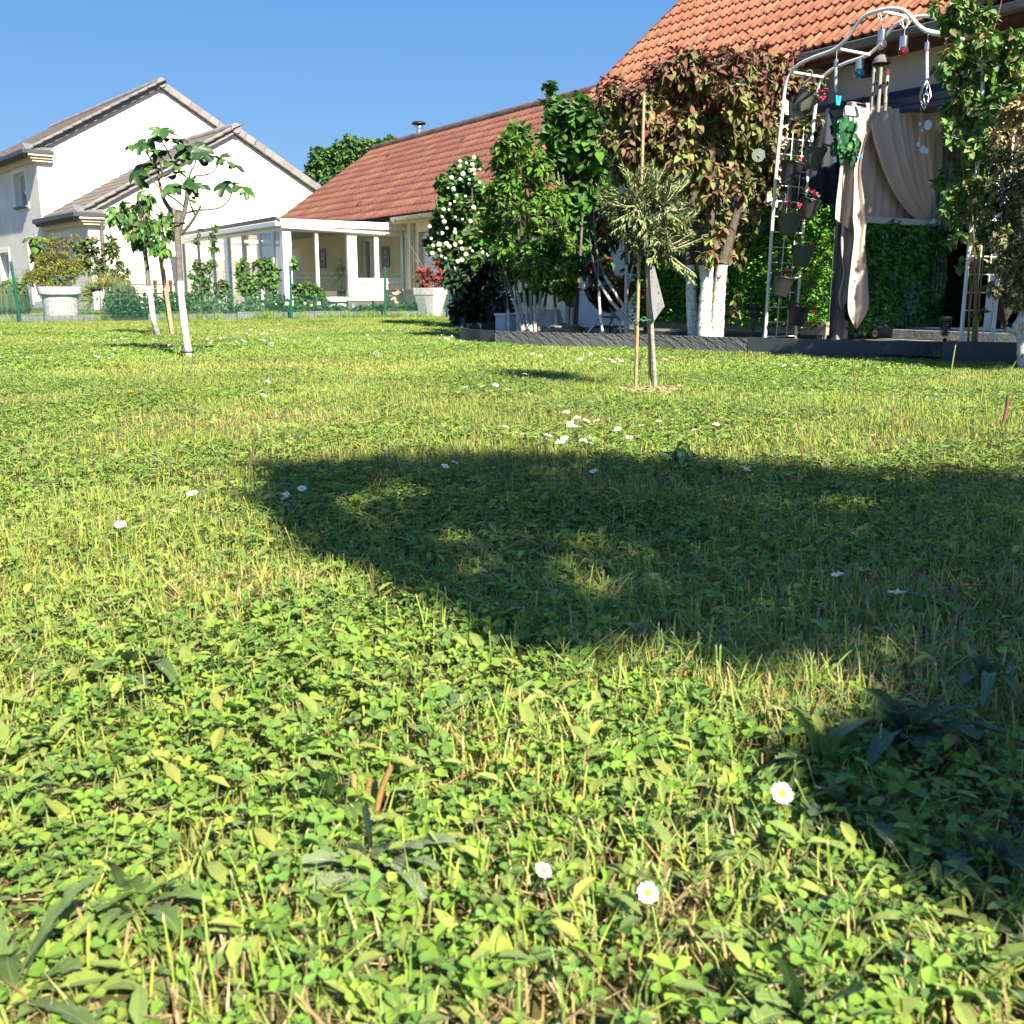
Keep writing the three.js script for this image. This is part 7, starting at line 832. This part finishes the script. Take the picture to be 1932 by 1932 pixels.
// ================================================================ daisies, dandelions, stalks, weeds
{
  const petalM = mat([0.82, 0.82, 0.80], 0.7, { transmission: 0.15, thickness: 0 }), discM = mat([0.75, 0.48, 0.03], 0.85), stemM = mat([0.16, 0.22, 0.06], 0.8);
  const petals = (n, r) => { const t = new Turf(); for (let i = 0; i < n; i++) { const a = i / n * 6.283 + rs(0.08), w = r * 2.6 / n, l = r * rr(0.9, 1.06), y = r * rr(-0.02, 0.28), dx = Math.cos(a), dz = Math.sin(a), q = (d, s, yy) => [dx * d - dz * s, yy, dz * d + dx * s]; const A = q(r * 0.25, -w * 0.6, 0), B_ = q(r * 0.25, w * 0.6, 0), C = q(l * 0.8, w * 1.1, y * 0.8), D = q(l * 0.8, -w * 1.1, y * 0.8), E = q(l, 0, y); t.tri(A, B_, C, [1, 1, 1]); t.tri(A, C, D, [1, 1, 1]); t.tri(D, C, E, [1, 1, 1]); } const g = t.geo(); g.deleteAttribute('color'); return g; };
  const pg = [petals(34, 0.0115), petals(30, 0.0115), petals(13, 0.012)], disc = new THREE.SphereGeometry(0.0042, 10, 5, 0, 6.2832, 0, 1.5708); disc.scale(1, 0.55, 1);
  const daisy = (u, v, label, group, o = {}) => {
    const hh = o.h ?? rr(0.035, 0.06), p = G(u, v, hh), near = fwd(p) < 2.6, t = thing('daisy', label, 'flower', V(p.x, 0, p.z), { group }), s = (o.s ?? 1) * rr(0.92, 1.1), tilt = new THREE.Quaternion().setFromUnitVectors(V(0, 1, 0), V(rs(0.4) - (o.face ?? 0.15) * Math.sin(YAW), 1, rs(0.4) + (o.face ?? 0.15) * Math.cos(YAW)).normalize()), m = new THREE.Matrix4().compose(p, tilt, V(s, s, s));
    place('petals', near ? pg[t.id % 2] : pg[2], petalM, t, m); place('disc', disc, discM, t, m); put('stem', limb([V(p.x + rs(0.012), 0, p.z + rs(0.012)), V(p.x + rs(0.004), hh * 0.6, p.z), p], 0.0011, 0.0009, 5, 6), stemM, t);
  };
  for (const [u, v, l, o] of [[1475, 1497, 'single open daisy with a yellow centre in the near right shadow', { h: 0.06, face: 0.7, s: 0.92 }], [1025, 1643, 'half closed daisy bud in the bright clover left of its neighbour, near the bottom', { h: 0.045, s: 0.62 }], [1222, 1685, 'half open daisy in the bright clover, nearest flower to the bottom edge', { h: 0.045, s: 0.75, face: 0.3 }], [1692, 1118, 'flat white daisy in the tree shadow, right one of the pair', { h: 0.07, s: 1.15, face: 0 }], [1580, 1084, 'white daisy in the tree shadow, left one of the pair', { h: 0.06, s: 0.95, face: 0.1 }], [537, 936, 'open daisy facing the camera at the left edge of the tree shadow', { face: 0.8, s: 1.15 }], [570, 922, 'small daisy just behind the open one at the left edge of the shadow', {}], [363, 931, 'flat daisy alone in the sun left of the tree shadow', { face: 0, s: 1.2 }], [331, 965, 'daisy low in the sunny clover below the flat one', {}], [227, 990, 'leftmost daisy of the sunny clover beside the tree shadow', {}], [1120, 889, 'daisy just inside the far edge of the tree shadow', {}], [727, 856, 'daisy just outside the far left edge of the tree shadow', { face: 0 }], [840, 880, 'left daisy of a pair on the far edge of the shadow', { face: 0, s: 0.9 }], [858, 873, 'right daisy of a pair on the far edge of the shadow', { face: 0, s: 0.9 }], [1408, 885, 'daisy alone in the sun beyond the right part of the shadow', {}], [550, 828, 'daisy alone on the sunny lawn beyond the left part of the shadow', {}]]) daisy(u, v, l, undefined, o);
  for (const [u, v] of [[1068, 778], [1085, 790], [1106, 794], [1080, 805], [1027, 828], [1065, 827], [1092, 806], [1126, 794], [1100, 831], [1116, 828], [1098, 817], [1034, 822], [1057, 835], [1076, 799], [1090, 788], [1111, 836]]) daisy(u, v, 'white daisy in the dense little cluster on the sunny lawn below the olive tree', 'daisies clustered below the olive tree', { s: rr(0.95, 1.35) });
  for (const [u, v] of [[1243, 795], [1210, 803], [1166, 810], [1278, 820], [1351, 801], [1187, 826], [1310, 812], [985, 820], [955, 806]]) daisy(u, v, 'white daisy scattered on the sunny lawn to the side of the dense cluster', 'daisies scattered beside the dense cluster');
  for (const [u, v] of [[910, 729], [935, 727], [938, 733], [957, 735], [878, 731], [990, 706], [505, 720], [490, 738], [497, 746]]) daisy(u, v, 'white daisy near the round shadow of the olive crown', 'daisies around the olive shadow', { s: 1.25 });
  for (const [u, v] of [[1100, 674], [1115, 668], [1140, 676], [1152, 679], [1158, 683], [1165, 678], [1148, 684], [1172, 682], [1160, 675], [1095, 678], [1130, 683], [1183, 680], [1255, 678], [1270, 675], [1290, 677], [1020, 672], [1005, 668], [985, 672], [960, 671], [1480, 690], [1500, 689]]) daisy(u, v, 'small white daisy in the grass along the border edging', 'daisies along the border edging', { s: 1.3, h: 0.06 });
  const dm = [], dp = petals(9, 0.013); for (let i = 0; i < 190; i++) { const a = i < 120, u = a ? lerp(380, 900, rnd()) : rr(-20, 420), v = a ? rr(622, 645) : rr(636, 676), p = G(u, v, 0.05); if (fbm(u / 40, v / 12, 2) < 0.42 || p.z < -17.4) { continue; } dm.push(basis(p, rdir().setY(0.1), V(rs(0.5), 1, rs(0.5) + 0.3), rr(0.6, 1.05))); }
  const im = many('daisies', dp, petalM, null, dm); im.userData.label = 'scatter of tiny white daisies over the far lawn before the fence'; im.userData.category = 'flowers';
  // dandelions
  const dand = (u, v, label, s = 1) => { const p = G(u, v, 0.05), t = thing('dandelion', label, 'flower', V(p.x, 0, p.z)), g = new Turf(); for (let i = 0; i < 40; i++) { const a = rnd() * 6.28, e = rnd() * 0.9, l = 0.016 * s, d = [Math.cos(a) * Math.cos(e) * l, Math.sin(e) * l * 0.8, Math.sin(a) * Math.cos(e) * l], w = 0.0022 * s; g.tri([p.x - w * Math.sin(a), p.y, p.z + w * Math.cos(a)], [p.x + w * Math.sin(a), p.y, p.z - w * Math.cos(a)], [p.x + d[0], p.y + d[1], p.z + d[2]], [1, 1, 1]); } const q = g.geo(); q.deleteAttribute('color'); put('head', q, mat([0.85, 0.50, 0.01], 0.8), t); put('stem', rod(V(p.x, 0, p.z), p, 0.0022), stemM, t); };
  for (const [u, v, l] of [[246, 741, 'yellow dandelion alone on the left lawn'], [331, 641, 'yellow dandelion by the foot of the cherry stake'], [395, 667, 'tiny yellow dandelion right of the fig trunk'], [848, 661, 'yellow dandelion before the curved end of the border edging'], [1264, 676, 'yellow dandelion right of the olive trunk near the border'], [1176, 681, 'yellow dandelion among daisies left of the olive trunk'], [1658, 695, 'yellow dandelion at the right before the dark edging'], [582, 657, 'small yellow dandelion in the middle of the far lawn']]) dand(u, v, l, 1.2);
  for (const [u, v, vb, l] of [[512, 650, 668, 'round dandelion clock on the left lawn before the conservatory'], [710, 667, 682, 'dandelion clock near the middle of the far lawn']]) { const b = G(u + 4, vb), p = PF(u, v, fwd(b)), t = thing('dandelion_clock', l, 'seed head', b), g = new Turf(); for (let i = 0; i < 520; i++) { const d = rdir().multiplyScalar(0.021 * Math.cbrt(0.25 + 0.75 * rnd())), e = rdir().cross(d).normalize().multiplyScalar(0.003), q = d.clone().multiplyScalar(0.8); g.tri([p.x + d.x + e.x, p.y + d.y + e.y, p.z + d.z + e.z], [p.x + d.x - e.x, p.y + d.y - e.y, p.z + d.z - e.z], [p.x + q.x, p.y + q.y, p.z + q.z], [1, 1, 1]); } const q = g.geo(); q.deleteAttribute('color'); put('seeds', q, mat([0.62, 0.60, 0.52], 0.9, { transmission: 0.3, thickness: 0 }), t); put('core', new THREE.SphereGeometry(0.005, 8, 6).translate(p.x, p.y, p.z), M.twig, t); put('stem', rod(b, p, 0.0022), stemM, t); }
  // bare stalks
  const sc = { o: mat([0.50, 0.31, 0.10], 0.7, { map: T.grain }), g: mat([0.36, 0.38, 0.09], 0.7, { map: T.grain }), b: mat([0.34, 0.22, 0.10], 0.8, { map: T.grain }), r: mat([0.30, 0.12, 0.08], 0.7, { map: T.grain }), d: mat([0.14, 0.13, 0.05], 0.8) }, Rz = (x, y) => [1196.5 + 0.6737 * x, 640 + 0.6737 * y], Lz = (x, y) => [0.288 * x, 640 + 0.288 * y];
  const stalk = (a, b, k, r, label, group, bud) => { const p = G(...b), q = PF(a[0], a[1], fwd(p)), t = thing('flower_stalk', label, 'stalk', p, { group }); put('stalk', limb([p.clone().setY(-0.005), p.clone().lerp(q, 0.5).add(V(rs(0.006), 0, rs(0.006))), q], r, r * 0.8, 6, 10, 0.06), sc[k], t); if (bud) put('bud', new THREE.SphereGeometry(r * 2.4, 8, 6).scale(1, 1.3, 1).translate(q.x, q.y, q.z), sc.d, t); };
  stalk(Rz(900, 15), Rz(875, 165), 'g', 0.0045, 'tall leaning yellow green dandelion stalk right of the arch before the edging'); stalk(Rz(612, 58), Rz(628, 178), 'b', 0.0035, 'thin bent tan stalk on the sunny lawn before the arch'); stalk(Rz(1048, 155), Rz(1030, 245), 'r', 0.008, 'thick reddish pointed stalk standing at the right edge of the lawn'); stalk(Rz(1095, 245), Rz(1058, 308), 'd', 0.004, 'dark leaning stem at the right edge of the lawn'); stalk(Lz(1675, 645), Lz(1625, 1040), 'd', 0.0022, 'tall dark plantain stem with a brown bud at the left end of the shadow', undefined, true); stalk(Lz(945, 170), Lz(870, 340), 'g', 0.003, 'leaning pale stalk with a bud on the left lawn', undefined, true);
  for (const [a, b] of [[[670, 145], [675, 180]], [[730, 180], [722, 265]], [[745, 222], [742, 270]], [[760, 222], [762, 272]], [[790, 195], [775, 265]], [[458, 230], [455, 280]], [[462, 295], [465, 360]]]) stalk(Rz(...a), Rz(...b), pick(['b', 'r', 'b']), 0.0028, 'short reddish tan cut stalk on the right sunny lawn', 'cut stalks on the right lawn');
  for (const [a, b] of [[[940, 80], [930, 130]], [[978, 85], [968, 195]], [[980, 155], [990, 255]], [[1070, 60], [1050, 100]]]) stalk(Rz(...a), Rz(...b), 'g', 0.0034, 'tall tan seed stalk near the right edge of the sunny lawn', 'tall seed stalks near the right edge');
  for (const [a, b] of [[[325, 40], [325, 95]], [[350, 45], [350, 90]], [[358, 40], [356, 85]]]) stalk(Rz(...a), Rz(...b), 'g', 0.003, 'pale stalk in the small group before the edging left of the arch', 'stalks grouped before the edging', true);
  for (const [a, b] of [[[820, 510], [810, 612]], [[885, 505], [870, 585]], [[968, 492], [915, 570]]]) stalk(Lz(...a), Lz(...b), 'b', 0.0035, 'brown cut stalk in the group of three on the left lawn', 'three brown stalks on the left lawn');
  for (const [a, b] of [[[1180, 285], [1100, 400]], [[1110, 235], [1090, 350]], [[985, 300], [1030, 365]]]) stalk(Lz(...a), Lz(...b), 'd', 0.003, 'leaning thin stalk in a tuft on the left middle lawn', 'leaning stalks on the left middle lawn');
  for (const [a, b, l] of [[[667, 1462], [675, 1555], 'short hollow tan stub, left one of three in the near clover'], [[698, 1470], [700, 1560], 'short hollow tan stub, middle one of three in the near clover'], [[738, 1445], [708, 1562], 'short hollow tan stub, leaning right one of three in the near clover']]) stalk(a, b, 'o', 0.0034, l);
  for (const [u0, v0, u1, v1, l] of [[960, 1034, 1018, 1028, 'thin dry twig lying in the tree shadow'], [425, 905, 455, 950, 'curved dry brown stem at the left edge of the shadow']]) { const a = G(u0, v0, 0.035), b = G(u1, v1, 0.045), t = thing('dry_twig', l, 'twig', a); put('twig', limb([a, a.clone().lerp(b, 0.5).add(V(0, 0.012, 0)), b], 0.0024, 0.0014, 6, 8, 0.1), sc.b, t); }
  // coarse tufts with dead stems
  const turf2 = mat([1, 1, 1], 0.85, { vertexColors: true, transmission: 0.3, thickness: 0 }), rust_ = [[0.42, 0.22, 0.08], [0.50, 0.32, 0.13], [0.34, 0.16, 0.06], [0.48, 0.40, 0.15]];
  for (const [u, v, w, n, dead, l] of [[945, 1440, 0.10, 420, 0.55, 'coarse tuft with orange brown dead stems in the sun left of the near shadow'], [1310, 1310, 0.16, 600, 0.4, 'tall coarse grass tuft catching the sun between the two shadow lobes'], [1500, 1330, 0.12, 360, 0.45, 'coarse brown and green tuft at the right of the sunlit gap in the shadow'], [450, 1140, 0.10, 300, 0.8, 'patch of matted dead brown grass left of the big shadow'], [1050, 1200, 0.20, 480, 0.25, 'longer green grass tuft standing along the near edge of the big shadow']]) { const b = G(u, v), t = new Turf(); for (let i = 0; i < n; i++) { const a = rnd() * 6.28, r = Math.sqrt(rnd()) * w, d = rnd() < dead; t.blade(b.x + Math.cos(a) * r, b.z + Math.sin(a) * r, rr(0.03, 0.075) * (d ? 0.75 : 1), rr(0.0014, 0.0028), rnd() * 6.28, rr(0.1, 0.9), jit(d ? pick(rust_) : pick(GC)), rnd() < 0.4 ? cutC() : null); } const o = put('grass_tuft', t.geo(), turf2); o.userData = { label: l, category: 'grass tuft' }; }
  // broad-leaved weeds
  const strap = (b, tip, w, arch, teeth, twist) => { const d = tip.clone().sub(b), L = d.length(), side = V(-d.z, 0, d.x).normalize(), mid = b.clone().lerp(tip, 0.55).add(V(0, arch * L, 0)), c = new THREE.QuadraticBezierCurve3(b, mid, tip), ph = rnd() * 6, lobes = 5 + Math.floor(rnd() * 3); return sheet(6, 30, (s, t) => { const p = c.getPoint(t), x = s * 2 - 1, pr = 0.16 + 0.84 * Math.pow(Math.sin(Math.PI * Math.min(1, 0.02 + 0.98 * Math.pow(t, 1.5))), 0.75), q = (t * lobes + ph) % 1, tt = 1 - teeth * q * (Math.abs(x) > 0.55 ? 1 : 0.2), hw = w / 2 * (t > 0.985 ? 0.1 : pr) * tt; return p.addScaledVector(side, x * hw + 0.10 * w * Math.sin(t * 4 + ph)).add(V(0, Math.abs(x) * hw * 0.4 + 0.10 * hw * Math.sin(t * 23 + x * 3 + ph) * Math.abs(x) + twist * x * hw * t, 0)); }); };
  const veins = tex(128, (x, y) => { const mr = Math.abs(x - 0.5) < 0.035 ? 0.28 : 0, sv = Math.abs(((y * 9 + Math.abs(x - 0.5) * 5) % 1) - 0.5) < 0.05 ? 0.08 : 0; return grey(0.80 + mr * 0.7 + sv + 0.2 * (fbm(x * 14, y * 14, 3, 14) - 0.5)); }, true);
  const weed = (name, label, b, col, list, rough = 0.7) => { const base = G(...b), t = thing(name, label, 'weed', base), m = mat(col.map((x) => x * 1.3), 0.95, { map: veins, transmission: 0.32, thickness: 0, specularIntensity: 0.4 }), lf = (u, v, h, w, arch, tw) => put('leaf', strap(base.clone().setY(0.004).add(V(rs(0.006), 0, rs(0.006))), G(u, v, h), w, arch, name === 'dandelion_weed' ? 0.5 : 0.18, tw), m, t); let r = 0; for (const [u, v, h, w, arch = 0.2, tw = 0] of list) { lf(u, v, h + 0.006, w * 1.05, arch, tw || rs(0.4)); r = Math.max(r, Math.hypot(u - b[0], (v - b[1]) * 1.6)); } for (let i = 0; i < 6; i++) { const a = rnd() * 6.28, k = r * rr(0.45, 0.8); lf(b[0] + Math.cos(a) * k, b[1] + Math.sin(a) * k * 0.55, rr(0.012, 0.04), list[0][3] * rr(0.6, 0.9), rr(0.15, 0.4), rs(0.5)); } return t; };
  const U = 1; weed('hairy_rosette', 'pale hairy grey green weed rosette flat in the bright clover, bottom centre left', [712, 1655], [0.27, 0.34, 0.17], [[560, 1630, 0.035, 0.016], [600, 1690, 0.02, 0.018], [640, 1720, 0.02, 0.02], [690, 1525, 0.055, 0.022, 0.3], [650, 1590, 0.045, 0.018], [740, 1590, 0.045, 0.02], [800, 1600, 0.04, 0.018], [860, 1590, 0.04, 0.016], [830, 1640, 0.03, 0.016], [760, 1640, 0.03, 0.02], [700, 1710, 0.015, 0.018]], 0.95);
  weed('dandelion_weed', 'large blurred toothed leaves in the bottom left corner', [30, 1905], [0.15, 0.23, 0.07], [[110, 1745, 0.055, 0.022, 0.25], [180, 1660, 0.07, 0.022, 0.3], [20, 1800, 0.06, 0.02, 0.3], [-30, 1720, 0.06, 0.022], [150, 1830, 0.03, 0.02]]); weed('dandelion_weed', 'broad toothed weed leaves rising from the clover at the left, above the corner leaves', [265, 1740], [0.16, 0.26, 0.06], [[205, 1625, 0.055, 0.022, 0.25], [250, 1660, 0.05, 0.02], [330, 1670, 0.04, 0.018], [340, 1760, 0.03, 0.02], [180, 1720, 0.04, 0.018]]);
  weed('plantain_weed', 'broad dull green weed rosette lying in the sun at the middle left', [270, 1285], [0.12, 0.19, 0.06], [[180, 1262, 0.03, 0.024], [345, 1275, 0.02, 0.022], [230, 1235, 0.05, 0.02], [300, 1240, 0.045, 0.02], [250, 1300, 0.02, 0.022], [330, 1250, 0.03, 0.018]]); weed('dandelion_weed', 'group of light green upright weed leaves near the tan stubs', [640, 1530], [0.18, 0.30, 0.06], [[605, 1455, 0.06, 0.018, 0.2], [560, 1490, 0.045, 0.02], [655, 1480, 0.05, 0.016], [680, 1540, 0.025, 0.02], [590, 1540, 0.03, 0.02]]);
  weed('plantain_weed', 'dark blue green broad leaf rosette in the shadow at the right', [1700, 1400], [0.10, 0.17, 0.085], [[1640, 1300, 0.075, 0.03, 0.1], [1780, 1330, 0.06, 0.03, 0.15], [1850, 1395, 0.04, 0.038], [1760, 1430, 0.02, 0.04], [1620, 1410, 0.02, 0.034], [1690, 1345, 0.05, 0.03], [1840, 1340, 0.05, 0.026], [1900, 1390, 0.03, 0.03]]); weed('dandelion_weed', 'weed with upright sunlit leaves standing in the light gap of the shadow', [1560, 1470], [0.17, 0.28, 0.06], [[1490, 1330, 0.09, 0.016, 0.1], [1548, 1385, 0.055, 0.017, 0.1], [1575, 1390, 0.05, 0.014], [1620, 1420, 0.04, 0.015, 0.4], [1460, 1430, 0.055, 0.026, 0.1], [1590, 1500, 0.03, 0.03]]);
  weed('dandelion_weed', 'large pale green wavy leaves rising at the bottom edge right of centre', [1510, 1945], [0.20, 0.30, 0.08], [[1475, 1808, 0.055, 0.022, 0.15], [1575, 1850, 0.045, 0.018, 0.2], [1625, 1870, 0.045, 0.026], [1430, 1890, 0.03, 0.02]]); weed('dandelion_weed', 'dark toothed leaves in the shadow beside the near daisy', [1600, 1560], [0.11, 0.18, 0.08], [[1550, 1490, 0.045, 0.026], [1660, 1520, 0.04, 0.022], [1530, 1540, 0.03, 0.024], [1680, 1600, 0.03, 0.024]]); weed('dandelion_weed', 'dark blue green leaves at the right edge below the shadow rosette', [1850, 1640], [0.11, 0.18, 0.09], [[1800, 1560, 0.05, 0.022], [1900, 1580, 0.045, 0.024], [1940, 1650, 0.03, 0.022], [1780, 1650, 0.03, 0.022]]);
  weed('plantain_weed', 'lit pale leaf pair beyond the shadow rosette at the right edge', [1860, 1300], [0.14, 0.22, 0.11], [[1835, 1240, 0.06, 0.02], [1905, 1265, 0.05, 0.024], [1815, 1290, 0.03, 0.02]]); weed('dandelion_weed', 'single dark oval leaf lying at the near edge of the shadow', [880, 1330], [0.10, 0.19, 0.06], [[925, 1295, 0.03, 0.026], [860, 1300, 0.035, 0.018], [915, 1335, 0.02, 0.02]]);
  weed('dandelion_weed', 'flat light green weed rosette on the sunny lawn beyond the shadow, right of centre', [1275, 868], [0.15, 0.28, 0.05], [[1240, 862, 0.02, 0.026], [1310, 864, 0.02, 0.026], [1265, 856, 0.025, 0.024], [1295, 857, 0.025, 0.024], [1260, 876, 0.015, 0.026], [1300, 877, 0.015, 0.026]]);
}
renderer.render(scene, camera);
